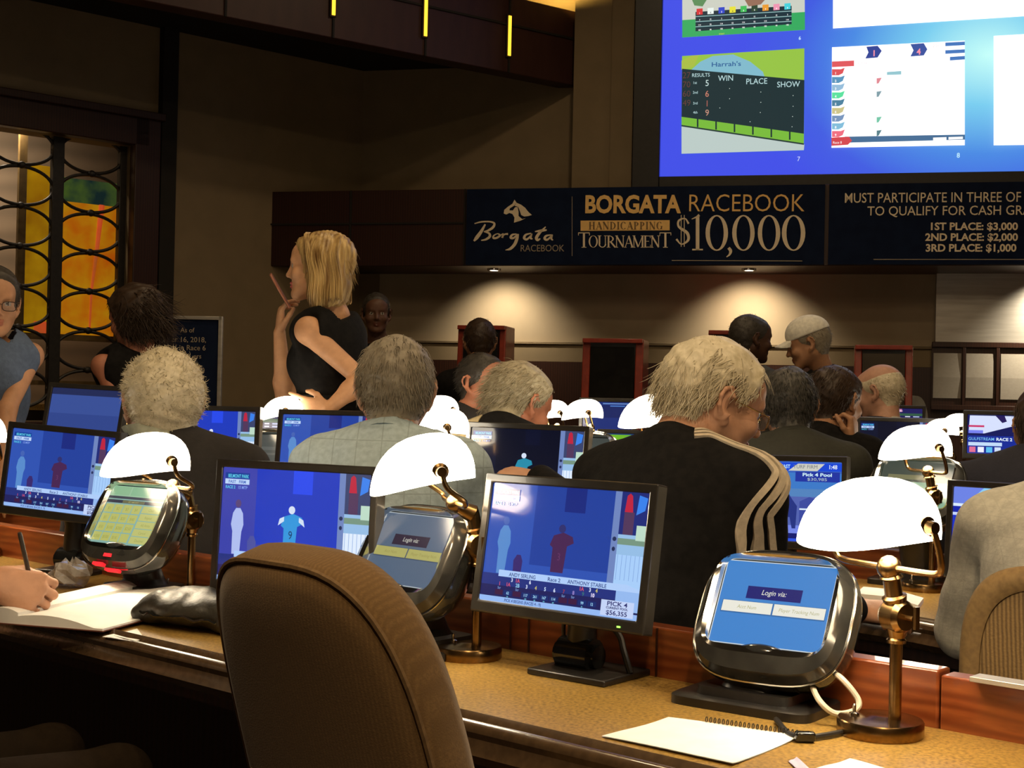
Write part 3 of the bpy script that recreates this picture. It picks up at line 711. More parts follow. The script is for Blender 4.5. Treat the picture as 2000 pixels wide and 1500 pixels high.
# cove light that washes the wall above the bulkhead
l = room_light('cove_light', tuple(fb + V3(-0.25, -0.30, 4.12)), 9, (1.0, 0.66, 0.16), 0.3, aim=tuple(fb + V3(-0.1, 0.1, 4.6)))

# amber slots in the fascia
for i, (px, ya, yb, lb) in enumerate(((650, -40, 31, 'glowing amber light slot, farthest from the projection screen'), (830, -30, 72, 'glowing amber light slot, middle one of the three'), (993, 32, 110, 'glowing amber light slot nearest the projection screen'))):
    x, za = f_xz(px, ya); _, zb_ = f_xz(px, yb); za = min(za, 3.97)
    t = empty('light_slot', (FA @ Vector((x, -0.01, zb_)))[:], lb, 'light', 'amber light slots in the bulkhead', rz=math.atan2(fd[1], fd[0]))
    mb = MB(); mb.box((0, 0, (za - zb_) / 2), (0.045, 0.012, za - zb_ + 0.02)); mb.build('housing', MT['soffit'], t)
    mb = MB(); mb.box((0, -0.008, (za - zb_) / 2), (0.022, 0.012, za - zb_)); mb.build('diffuser', MT['slot'], t)

# window: wood frame, iron lattice, stained glass behind
wf = empty('window_1', (LW @ Vector((xr, 0, 0)))[:], None, None, rz=math.atan2(L_W[1], L_W[0])); wf['kind'] = 'structure'
mb = MB()
mb.box((0.09, -0.03, (zt + 0.22) / 2), (0.18, 0.08, zt + 0.22)); mb.box((-1.25, -0.03, zt + 0.11), (2.7, 0.08, 0.22)); mb.box((-1.25, -0.05, zt + 0.20), (2.9, 0.10, 0.05)); mb.box((-1.25, -0.06, zb - 0.03), (2.7, 0.16, 0.06))
mb.build('window_frame', MT['darkwood'], wf, bevel=0.006)
mb = MB(); xb_ = l_xz(118, 450)[0] - xr
def scallop(x0_, sgn, zc, hh, n=8): return [(x0_ + sgn * 0.035 * math.sin(math.pi * k / n), 0.06, zc - hh + 2 * hh * k / n) for k in range(n + 1)]
cz = [l_xz(186, y)[1] for y in (347, 424, 496, 569, 641)]
for xc in (xb_, -0.02, xb_ - 0.47):
    mb.box((xc, 0.07, (zt + zb) / 2), (0.075 if xc == xb_ else 0.05, 0.05, zt - zb))
mb.build('lattice_post', MT['iron'], wf, bevel=0.004)
step = cz[0] - cz[1]
nodes = [cz[1] + 0.03 + k * step for k in range(-6, 3)]
for ci, xc in enumerate(((xb_ - 0.02) / 2 + 0.005, xb_ - 0.235, xb_ - 0.70)):
    mb = MB(); kb = MB()
    for k in range(len(nodes) - 1):
        zc = (nodes[k] + nodes[k + 1]) / 2
        if zc > zt - 0.05 or zc < zb + 0.1: continue
        rx = abs(xb_) / 2 - 0.020
        mb.tube([(xc + rx * math.cos(a), 0.07, zc + (step / 2 - 0.006) * math.sin(a)) for a in [2 * math.pi * j / 40 for j in range(40)]], 0.011, 8, closed=True)
        for sgn in (-1, 1): mb.tube([(xc + sgn * (rx - 0.012 + 0.035 * math.sin(math.pi * j / 10)), 0.07, zc - step / 2 + (j - 5) * step / 10) for j in range(11)], 0.008, 6)
        kb.ball((xc, 0.055, nodes[k]), (0.026, 0.02, 0.023), 12)
    mb.build('lattice_ring', MT['iron'], wf); kb.build('lattice_boss', MT['brass'] if ci == 9 else MT['iron'], wf)
# room glimpsed beyond the window
mb = MB(); mb.box((-1.6, 1.1, 1.6), (5.0, 0.1, 3.6), T=LW); o = struct('wall_beyond_window', mb, mat('beyond_beige', (0.30, 0.23, 0.16), 0.8, wave=(2.0, (0.22, 0.17, 0.12), 'Z', 3)))
mb = MB(); mb.box((xr - 0.55, 0.8, 1.1), (1.6, 0.5, 0.04), T=LW); struct('trim_9', mb, MT['granite'], label='counter seen beyond the lattice window')
room_light('beyond_window_fill', tuple(COR + L_W * (xr - 0.7) - L_N * 0.30 + V3(0, 0, 2.95)), 9, (1, 0.8, 0.58), 0.2, aim=tuple(COR + L_W * (xr - 0.7) - L_N * 1.05 + V3(0, 0, 1.9)))  # unseen lamp added to brighten the beige wall behind the lattice
gz = lambda y: l_xz(170, y, 0.30)[1]; gx = lambda x: l_xz(x, 450, 0.30)[0]
g = empty('stained_glass_panel', (LW @ Vector((gx(150), 0.30, gz(655))))[:], 'tall amber stained glass panel glowing behind the iron lattice', 'glass panel', rz=math.atan2(L_W[1], L_W[0]))
gx0, gxm, gx1 = gx(50) - gx(150), gx(112) - gx(150), gx(243) - gx(150); gz0, gzt = 0.0, gz(335) - gz(655)
mb = MB(); mb.box(((gx0 + gxm) / 2, 0, gzt / 2), (gxm - gx0, 0.012, gzt)); mb.build('gold_pane', MT['stain_gold'], g)
mb = MB(); zt3 = gz(398) - gz(655); mb.box(((gxm + gx1) / 2, 0, zt3 / 2), (gx1 - gxm, 0.012, zt3)); mb.build('amber_pane', MT['stain_yellow'], g)
mb = MB(); mb.box(((gxm + gx1) / 2, 0, (zt3 + gz(352) - gz(655)) / 2), (gx1 - gxm, 0.012, gz(352) - gz(655) - zt3)); mb.build('green_pane', MT['stain_green'], g)
mb = MB(); mb.box(((gx0 + gxm) / 2 + 0.04, -0.008, 0.03), (0.16, 0.008, 0.09)); mb.build('red_pane', MT['stain_red'], g)
mb = MB(); mb.box((gx0 - 0.03, 0, gzt / 2 - 0.2), (0.05, 0.03, gzt + 0.9)); mb.box(((gx0 + gx1) / 2, 0, -0.02), (gx1 - gx0, 0.03, 0.04)); mb.box(((gx0 + gx1) / 2, 0.0, -0.32), (gx1 - gx0, 0.03, 0.03)); mb.build('frame', mat('tan_mullion', (0.16, 0.10, 0.03), 0.6, noise=(20, (0.12, 0.075, 0.022), 0.4, 0.6)), g)
mb = MB(); mb.tube([(gx(178) - gx(150), -0.012, 0.05), (gx(180) - gx(150), -0.012, 0.3), (gx(188) - gx(150), -0.012, 0.55), (gx(196) - gx(150), -0.012, zt3)], [0.006, 0.008, 0.012, 0.02], 6); mb.build('painted_stalk', MT['stain_red'], g)
# ------------------------------------------------------------------ banners, projection screen, notices
RZW = -RAD(13)
class Sign:
    """printed shapes on a board hanging on the far wall; traced in photo pixels onto the board's own plane"""
    def __init__(s, y): s.y = y; s.org = None; s.z = 0
    def xz(s, px, py): x, z = w_xz(px, py, s.y); return x - s.org[0], z - s.org[1]
    def text(s, mb, t, px0, px1, base, top, bold=0.0, shear=0.0, base2=None):
        vs, fs, tw = text_geo(t, bold, shear); a = s.xz(px0, base); b = s.xz(px1, base2 if base2 is not None else base); hgt = s.xz(px0, top)[1] - a[1]
        sl = (b[1] - a[1]) / (b[0] - a[0]); k = (b[0] - a[0]) / tw
        mb.add([(a[0] + x * k, -0.002, a[1] + y * hgt / 0.70 + sl * x * k) for x, y in vs], fs)
    def stroke(s, mb, pts, w):
        """brush stroke in photo pixels with varying width (px)"""
        ww = w if isinstance(w, (list, tuple)) else [w] * len(pts)
        p = smooth_path([(x, y, v) for (x, y), v in zip(pts, ww)], 6) if len(pts) > 2 else [(x, y, v) for (x, y), v in zip(pts, ww)]
        L, Rr = [], []
        for i, (x, y, v) in enumerate(p):
            a = p[max(i - 1, 0)]; b = p[min(i + 1, len(p) - 1)]; dx, dy = b[0] - a[0], b[1] - a[1]; n = math.hypot(dx, dy) or 1
            q1 = s.xz(x - dy / n * v / 2, y + dx / n * v / 2); q2 = s.xz(x + dy / n * v / 2, y - dx / n * v / 2)
            L.append((q1[0], -0.002, q1[1])); Rr.append((q2[0], -0.002, q2[1]))
        n = len(L); mb.add(L + Rr, [(i, i + 1, n + i + 1, n + i) for i in range(n - 1)])
    def poly(s, mb, pts): mb.flat([(s.xz(x, y)[0], -0.002, s.xz(x, y)[1]) for x, y in pts])
    def ringshape(s, mb, cx, cy, rx, ry, ix, iy, a0=0, a1=360, n=28):
        o = []; i_ = []
        for k in range(n + 1):
            t = RAD(a0 + (a1 - a0) * k / n); q = s.xz(cx + rx * math.cos(t), cy - ry * math.sin(t)); r = s.xz(cx + ix * math.cos(t), cy - iy * math.sin(t))
            o.append((q[0], -0.002, q[1])); i_.append((r[0], -0.002, r[1]))
        mb.add(o + i_, [(k, k + 1, n + 2 + k, n + 1 + k) for k in range(n)])
    def done(s, mb, name, m, root): return mb.build(name, m, root, smooth=False, fix=False)

def serif(sg, mb, ch, x, y, h, st=0.16):
    """a roman capital, left x, baseline y, height h in photo pixels; returns its advance"""
    W = {'T': .80, 'O': .86, 'U': .84, 'R': .80, 'N': .86, 'A': .82, 'M': 1.02, 'E': .70, 'H': .86, 'D': .84, 'I': .36, 'C': .78, 'P': .70, 'G': .82}[ch]
    X = lambda a: x + a * h; Y = lambda b: y - b * h; th = st * h; hr = 0.045 * h
    def V(a, lo=0, hi=1, w=th, ser=(1, 1)):
        sg.poly(mb, [(X(a) - w / 2, Y(lo)), (X(a) + w / 2, Y(lo)), (X(a) + w / 2, Y(hi)), (X(a) - w / 2, Y(hi))])
        for f, b in zip(ser, (lo, hi)):
            if f: sg.poly(mb, [(X(a) - w / 2 - .09 * h, Y(b) + hr / 2), (X(a) + w / 2 + .09 * h, Y(b) + hr / 2), (X(a) + w / 2 + .09 * h, Y(b) - hr / 2), (X(a) - w / 2 - .09 * h, Y(b) - hr / 2)])
    def Ln(a, b, c, d, w): sg.stroke(mb, [(X(a), Y(b)), (X(c), Y(d))], w)
    if ch == 'T': V(.4, ser=(1, 0)); Ln(.02, .97, .78, .97, hr * 1.3); Ln(.03, .98, .03, .80, hr); Ln(.77, .98, .77, .80, hr)
    if ch in 'OCG':
        rx = .40 * h; a0, a1 = (0, 360) if ch == 'O' else (40, 320)
        sg.ringshape(mb, X(.42), Y(.5), rx, .52 * h, rx - th * .95, .49 * h, a0, a1)
        if ch == 'G': V(.70, 0.05, .42, th * .8, (0, 1))
    if ch == 'U': V(.17, .25, 1, th, (0, 1)); V(.68, .25, 1, hr * 1.5, (0, 1)); sg.ringshape(mb, X(.42), Y(.28), .26 * h + th / 2, .30 * h, .26 * h - th / 3, .24 * h, 180, 360)
    if ch in 'RP': V(.18); sg.ringshape(mb, X(.24), Y(.73), .40 * h, .27 * h, .40 * h - th, .23 * h, -90, 90)
    if ch == 'R': Ln(.36, .48, .76, 0, th)
    if ch == 'N': V(.14, 0, 1, hr * 1.5); V(.72, 0, 1, hr * 1.5, (0, 1)); Ln(.12, 1, .72, 0, th)
    if ch == 'A': Ln(.42, 1, .10, 0, hr * 1.3); Ln(.40, 1, .72, 0, th); Ln(.2, .33, .6, .33, hr); Ln(0, 0, .22, 0, hr); Ln(.58, 0, .86, 0, hr)
    if ch == 'M': V(.13, 0, 1, hr * 1.5, (1, 1)); V(.88, 0, 1, th); Ln(.13, 1, .50, 0.02, th * .9); Ln(.50, 0.02, .88, 1, hr * 1.3)
    if ch == 'E': V(.18); Ln(.18, .98, .62, .98, hr * 1.2); Ln(.18, .52, .5, .52, hr); Ln(.18, .02, .64, .02, hr * 1.2); Ln(.61, .98, .61, .80, hr); Ln(.63, .02, .63, .22, hr)
    if ch == 'H': V(.18); V(.68); Ln(.18, .52, .68, .52, hr)
    if ch == 'D': V(.18); sg.ringshape(mb, X(.24), Y(.5), .54 * h, .50 * h, .54 * h - th, .46 * h, -90, 90)
    if ch == 'I': V(.18)
    return W * h

# --- banner with the horse emblem and the prize sum
def banner(px0, px1, label):
    a = w_xz(px0, 516, -0.03); b = w_xz(px1, 518, -0.03); t = w_xz(px0, 366, -0.03)
    sg = Sign(-0.03); sg.org = (a[0], SOF_B + 0.005)
    root = empty('hanging_banner', tuple(O_W + U_W * a[0] - N_W * 0.03 + V3(0, 0, SOF_B + 0.005)), label, 'banner', rz=RZW)
    hgt = SOF_T - SOF_B - 0.01
    mb = MB(); mb.box(((b[0] - a[0]) / 2, 0.012, hgt / 2), (b[0] - a[0], 0.022, hgt)); mb.build('panel', MT['banner'], root)
    return sg, root
sg, bn = banner(909, 1609, 'navy banner with horse emblem and big prize sum hung on the soffit')
mb = MB()
sg.poly(mb, [(984, 417), (985, 410), (992, 404), (1001, 398), (1005, 390), (1009, 396), (1004, 402), (996, 407), (995, 411), (1002, 411), (1006, 405), (1011, 404), (1013, 414), (1013, 422), (1020, 428), (1027, 426), (1017, 431), (1004, 435), (1005, 425), (1001, 418), (995, 416), (989, 419)])
sg.poly(mb, [(1009, 396), (1018, 400), (1026, 406), (1032, 414), (1039, 420), (1032, 422), (1024, 423), (1018, 420), (1015, 411), (1012, 404), (1005, 402)])
sg.done(mb, 'horse_emblem', MT['cream_print'], bn)
mb = MB()
z7 = lambda L: [(900 + .21 * x, 360 + .21 * y) for x, y in L]
for pts, w in (([(228, 372), (190, 440), (150, 495), (122, 528)], [3, 6, 7, 3]), ([(128, 366), (190, 350), (270, 348), (312, 364), (300, 400), (255, 430), (215, 440)], [2, 3, 3, 4, 5, 4, 2]),
               ([(215, 440), (262, 455), (270, 485), (235, 512), (190, 522)], [2, 4, 5, 4, 2]),
               ([(330, 462), (305, 480), (305, 500), (335, 498), (365, 475), (345, 460), (330, 464)], [2, 3, 4, 4, 4, 2, 2]), ([(365, 478), (395, 462), (385, 498)], [2, 3, 4]), ([(388, 485), (410, 465), (440, 462)], [2, 3, 4]),
               ([(520, 462), (480, 470), (465, 495), (490, 500), (525, 470), (530, 462)], [2, 4, 5, 4, 3, 2]), ([(535, 462), (522, 510), (500, 560), (460, 600), (415, 612)], [3, 6, 6, 5, 1]),
               ([(655, 455), (605, 470), (590, 500), (615, 512), (650, 480), (660, 458), (650, 500), (668, 508)], [2, 4, 5, 4, 3, 3, 4, 2]),
               ([(790, 395), (735, 450), (705, 495), (715, 518), (740, 505)], [2, 5, 6, 5, 2]), ([(690, 440), (745, 432), (800, 425)], [2, 5, 3]),
               ([(840, 470), (795, 480), (780, 505), (805, 515), (840, 485), (850, 470), (842, 505), (858, 520)], [2, 4, 5, 4, 3, 3, 4, 2])):
    sg.stroke(mb, z7(pts), w)
sg.done(mb, 'script_lettering', MT['cream_print'], bn)
mb = MB(); sg.text(mb, 'RACEBOOK', 1017, 1102, 491, 478); sg.poly(mb, [(1117, 384), (1118, 384), (1118, 500), (1117, 500)]); sg.done(mb, 'small_lettering', MT['dim_print'], bn)
mb = MB(); sg.text(mb, 'BORGATA', 1143, 1330, 415, 382, bold=0.035); sg.text(mb, 'RACEBOOK', 1346, 1571, 413, 379, bold=-0.006); sg.done(mb, 'gold_lettering', MT['gold_print'], bn)
mb = MB(); sg.poly(mb, [(1134, 431), (1308, 430), (1308, 450), (1134, 451)]); sg.done(mb, 'gold_bar', MT['gold_print'], bn)
sg.y = -0.0325; mb = MB(); x = 1150.0
for ch in 'HANDICAPPING': x += serif(sg, mb, ch, x, 448, 14.5, 0.2) * 0.99 + 1.6
sg.done(mb, 'bar_lettering', MT['gold_dark'], bn).location.y = -0.002; sg.y = -0.03
mb = MB(); x = 1129.0
for i, ch in enumerate('TOURNAMENT'): x += serif(sg, mb, ch, x, 483, 29 if i in (0, 9) else 22.5, 0.14) * (0.86 if ch in 'TAE' else 0.90) + 0.4
sg.done(mb, 'roman_lettering', MT['cream_print'], bn)
mb = MB()
sg.stroke(mb, [(1345, 437), (1338, 427), (1326, 431), (1326, 443), (1342, 455), (1344, 469), (1331, 477), (1321, 467)], [4, 2.5, 4, 4.5, 6, 5, 2.5, 4])
for q in (1330.5, 1336.5): sg.stroke(mb, [(q, 420), (q, 482)], 1.4)
sg.poly(mb, [(1359, 425), (1366, 421), (1366, 489), (1359, 489)]); sg.poly(mb, [(1352, 486), (1373, 486), (1373, 489), (1352, 489)]); sg.stroke(mb, [(1351, 428), (1360, 424), (1366, 420)], [1.5, 3, 5])
for cx in (1400, 1452, 1502, 1550): sg.ringshape(mb, cx, 455, 22 if cx < 1540 else 23, 35, 13.5 if cx < 1540 else 14, 32.5)
sg.stroke(mb, [(1423, 484), (1427, 490), (1425, 497), (1419, 502)], [6, 6, 4, 1.5]); 
sg.done(mb, 'prize_lettering', MT['cream_print'], bn)
mb = MB(); sg.poly(mb, [(1312, 508), (1567, 509), (1567, 510.5), (1312, 509.5)]); sg.done(mb, 'thin_rule', MT['dim_print'], bn)
# --- second banner
sg, bn = banner(1617, 2260, 'navy banner listing first, second and third place prizes')
mb = MB()
for t, a, b, y, h in (('MUST PARTICIPATE IN THREE OF', 1650, 1994, 396, 377), ('TO QUALIFY FOR CASH GRAND', 1694, 2052, 421, 403)): sg.text(mb, t, a, b, y, h, bold=0.004, base2=y - 2)
sg.done(mb, 'rules_lettering', MT['cream_print'], bn)
mb = MB()
for t, a, b, y, h in (('1ST PLACE: $3,000', 1818, 1988, 449, 435), ('2ND PLACE: $2,000', 1807, 1988, 470, 456), ('3RD PLACE: $1,000', 1808, 1985, 491, 477)): sg.text(mb, t, a, b, y, h, bold=0.03)
sg.done(mb, 'prize_lettering', MT['cream_print'], bn)
mb = MB(); sg.poly(mb, [(1706, 506), (2100, 506), (2100, 507.5), (1706, 507.5)]); sg.done(mb, 'thin_rule', MT['dim_print'], bn)

# --- projection screen
sy = 0.12
c0 = w_xz(1288, 345, sy); c1 = w_xz(2330, 330, sy); zt_s = 4.95
scw = c1[0] - c0[0]; sch = zt_s - c0[1]
ps = empty('projection_screen', tuple(O_W + U_W * ((c0[0] + c1[0]) / 2) + N_W * sy + V3(0, 0, c0[1])), 'huge blue projection screen showing race boards above the banners', 'screen', rz=RZW)
mb = MB()
fwx = c0[0] - w_xz(1237, 250, sy)[0]
zlo = SOF_T + 0.003 - c0[1]
mb.box((0, 0.05, sch / 2), (scw + 0.02, 0.06, sch)); mb.box((-scw / 2 - fwx / 2, 0.02, (zlo + sch) / 2), (fwx, 0.10, sch - zlo)); mb.box((scw / 2 + 0.1, 0.02, sch / 2), (0.2, 0.10, sch)); mb.box((0, 0.02, zlo / 2 - 0.002), (scw, 0.10, -zlo - 0.004))
mb.build('frame', MT['black'], ps, bevel=0.004)
sc = Scr(scw, sch, 1.0, step=0.0006, gloss=0.4)
def q_(px, py): x, z = w_xz(px, py, sy); return (x - (c0[0] + c1[0]) / 2) / scw + 0.5, (z - c0[1]) / sch
Q = lambda *L: [q_(x, y) for x, y in L]
# blue field: projector hot spot graded into the emission colour, white panes boosted with it
mbg = bpy.data.materials.new('projected_blue_hotspot'); mbg.use_nodes = True; nt = mbg.node_tree; b_ = nt.nodes['Principled BSDF']; b_.inputs['Base Color'].default_value = (0.01, 0.01, 0.01, 1); b_.inputs['Roughness'].default_value = 0.5
tc = nt.nodes.new('ShaderNodeTexCoord'); mp = nt.nodes.new('ShaderNodeMapping'); gr = nt.nodes.new('ShaderNodeTexGradient'); gr.gradient_type = 'SPHERICAL'; rp = nt.nodes.new('ShaderNodeValToRGB')
hx, hz = q_(1930, 105); mp.inputs['Location'].default_value = (-(hx - 0.5) * scw / 1.55, 0, -(hz - 0.5 + 0.5) * sch / 1.15); mp.inputs['Scale'].default_value = (1 / 1.55, 0.001, 1 / 1.15)
e = rp.color_ramp.elements; e[0].position = 0.0; e[0].color = (*lin((62, 78, 232)), 1); e[1].position = 1.0; e[1].color = (*lin((196, 255, 250)), 1)
for pos, c in ((0.22, (62, 92, 226)), (0.45, (72, 138, 228)), (0.72, (120, 205, 240))): n_ = e.new(pos); n_.color = (*lin(c), 1)
nt.links.new(tc.outputs['Object'], mp.inputs['Vector']); nt.links.new(mp.outputs[0], gr.inputs['Vector']); nt.links.new(gr.outputs['Fac'], rp.inputs['Fac']); nt.links.new(rp.outputs['Color'], b_.inputs['Emission Color']); b_.inputs['Emission Strength'].default_value = 1.0
sc.rect(0, 0, 1, 1, mbg)
WHT = (255, 255, 255)
# pane 6: odds board
sc.poly(Q((1332, -90), (1571, -100), (1572, 57), (1332, 72)), (205, 208, 196)); sc.poly(Q((1332, 38), (1572, 22), (1572, 57), (1332, 72)), (52, 170, 96)); sc.poly(Q((1358, 22), (1546, 10), (1546, 46), (1358, 60)), (20, 48, 60))
for i, c in enumerate(((214, 50, 56), (235, 245, 240), (44, 70, 200), (232, 226, 60), (60, 190, 90), (40, 70, 50), (236, 156, 50), (240, 150, 180), (70, 210, 220))):
    x = 1366 + i * 21.5; y = 22 - i * 1.25
    sc.poly(Q((x - 6, y - 6), (x + 6, y - 7), (x + 6, y + 5), (x - 6, y + 6)), c); a = q_(x, y + 4); sc.text(str(i + 1), a[0], a[1], 0.0038 * 1.2, (40, 40, 40) if i in (1, 3) else WHT, al='c', bold=0.03)
    for r in range(3): a = q_(x, y + 17 + r * 10); sc.text(['12', '52', '66'][r] if i % 2 else ['3', '114', '102'][r], a[0], a[1], 0.0042, WHT, al='c', bold=0.02)
for r in range(3): sc.poly(Q((1358, 31 + r * 10), (1546, 20 + r * 10), (1546, 21.5 + r * 10), (1358, 32.5 + r * 10)), (150, 190, 190))
a = q_(1562, 77); sc.text('6', a[0], a[1], 0.010, (200, 235, 255), al='c', bold=0.02)
a = q_(1404, 67); sc.text('SCRAT', a[0], a[1], 0.0042, (230, 230, 70))
sc.poly(Q((1452, -5), (1500, -8), (1486, 8), (1462, 12)), (150, 110, 90)); sc.poly(Q((1350, -4), (1382, -4), (1372, 12), (1356, 10)), (90, 140, 90))
# white pane above
sc.poly(Q((1627, -140), (2330, -190), (2330, 10), (1627, 55)), WHT, 1.6)
# pane 7: track board
sc.poly(Q((1332, 109), (1571, 94), (1570, 293), (1331, 300)), (150, 196, 70)); sc.poly(Q((1331, 118), (1352, 108), (1365, 107), (1355, 130), (1331, 136)), (170, 190, 70))
sc.poly(Q((1350, 136), (1368, 120), (1392, 109), (1432, 106), (1465, 120), (1490, 140), (1494, 152), (1420, 148), (1352, 141)), (128, 186, 205))
a = q_(1390, 130); sc.text("Harrah's", a[0], a[1], 0.0135, (40, 92, 150), width=q_(1447, 130)[0] - a[0], bold=0.012)
sc.poly(Q((1332, 134), (1571, 156), (1570, 261), (1331, 228)), (20, 46, 52)); sc.poly(Q((1331, 245), (1571, 282), (1570, 293), (1331, 300)), (188, 204, 200))
sc.poly(Q((1331, 228), (1570, 261), (1570, 280), (1331, 244)), (120, 186, 60))
for i in range(7):
    x = 1361 + i * 36; yb = 228 + (x - 1331) * .138
    if x < 1566: sc.poly(Q((x, yb), (x + 3, yb), (x + 3, yb + 16), (x, yb + 16)), (20, 46, 52))
sc.poly(Q((1331, 244), (1570, 280), (1570, 283), (1331, 247)), (30, 56, 52))
for t, x, y, h in (('WIN', 1417, 158, 11), ('PLACE', 1478, 164, 11), ('SHOW', 1540, 170, 11), ('RESULTS', 1369, 150, 7), ('1st', 1358, 164, 5), ('2nd', 1358, 183, 5), ('3rd', 1358, 204, 5), ('4th', 1358, 222, 5)):
    a = q_(x, y); sc.text(t, a[0], a[1], (q_(x, y - h)[1] - a[1]) , (190, 224, 226), al='c')
for t, x, y, c in (('5', 1381, 168, (200, 224, 220)), ('6', 1381, 189, (205, 130, 110)), ('1', 1381, 208, (170, 100, 90)), ('9', 1381, 226, (205, 150, 130)), ('27', 1341, 153, (92, 60, 58)), ('70', 1341, 171, (92, 60, 58)), ('60', 1341, 189, (92, 60, 58)), ('49', 1341, 207, (92, 60, 58))):
    a = q_(x, y); sc.text(t, a[0], a[1], q_(x, y - 12)[1] - a[1], c, al='c')
for x, y in ((1425, 173), (1425, 193), (1406, 211), (1486, 180), (1486, 200), (1485, 220), (1465, 238), (1549, 187), (1549, 208), (1548, 228), (1547, 248)): a = q_(x, y); sc.ell(a[0], a[1], 0.0009, 0.0012, (210, 225, 215), 6)
a = q_(1560, 315); sc.text('7', a[0], a[1], 0.0135, (205, 215, 255), al='c')
# pane 8: entries page
sc.poly(Q((1625, 93), (1884, 80), (1884, 284), (1624, 289)), WHT, 1.45)
sc.poly(Q((1692, 92), (1714, 90), (1722, 100), (1714, 113), (1690, 115), (1696, 103)), (52, 70, 150)); sc.poly(Q((1778, 87), (1804, 85), (1811, 97), (1804, 109), (1778, 111), (1784, 99)), (60, 84, 160))
a = q_(1707, 110); sc.text('1', a[0], a[1], 0.0165, (255, 150, 170), al='c', bold=0.03); a = q_(1794, 107); sc.text('4', a[0], a[1], 0.0165, (255, 150, 170), al='c', bold=0.03)
for y in (83, 98, 111): sc.poly(Q((1846 if y < 110 else 1855, y + 1), (1884, y - 1), (1884, y + 6), (1846 if y < 110 else 1855, y + 8)), (70, 120, 190))
a = q_(1822, 93); sc.text('2:51', a[0], a[1], 0.0075, (236, 190, 190)); 
sc.poly(Q((1625, 121), (1668, 119), (1668, 130), (1625, 132)), (226, 90, 96)); a = q_(1672, 127); sc.text('DEL MAR', a[0], a[1], 0.0060, (240, 190, 196))
for i, c in enumerate(((224, 84, 90), (90, 150, 190), (150, 190, 220), (90, 226, 160), (76, 130, 160), (206, 196, 140), (120, 150, 190), (130, 190, 220), (240, 110, 130))):
    y = 136 + i * 15.1; sc.poly(Q((1625, y), (1642, y), (1650, y - 3), (1646, y + 8), (1638, y + 12), (1625, y + 12)), c); a = q_(1632, y + 10); sc.text(str(i + 1), a[0], a[1], 0.0065, WHT, al='c', bold=0.04)
for x, y, c in ((1712, 154, (226, 140, 150)), (1712, 180, (130, 160, 170)), (1712, 230, (120, 200, 170)), (1712, 256, (90, 130, 140))): sc.poly(Q((x, y), (x + 10, y - 1), (x + 4, y + 10), (x, y + 11)), c)
sc.poly(Q((1732, 142), (1760, 140), (1760, 147), (1732, 148)), (150, 200, 210)); sc.poly(Q((1650, 268), (1884, 264), (1884, 274), (1650, 280)), (70, 110, 150)); sc.poly(Q((1624, 270), (1658, 268), (1664, 276), (1656, 284), (1624, 286)), (214, 70, 80))
a = q_(1627, 282); sc.text('Race 8', a[0], a[1], 0.0072, WHT); sc.poly(Q((1822, 270), (1848, 269), (1848, 275), (1822, 276)), WHT); sc.poly(Q((1852, 269), (1880, 268), (1880, 273), (1852, 274)), WHT)
a = q_(1871, 309); sc.text('8', a[0], a[1], 0.0135, (190, 235, 255), al='c', bold=0.02)
# pane at the far end
sc.poly(Q((1940, 72), (2230, 55), (2230, 282), (1940, 285)), WHT, 1.6)
sc.build('screen', ps, T3((0, 0.018, sch / 2)))

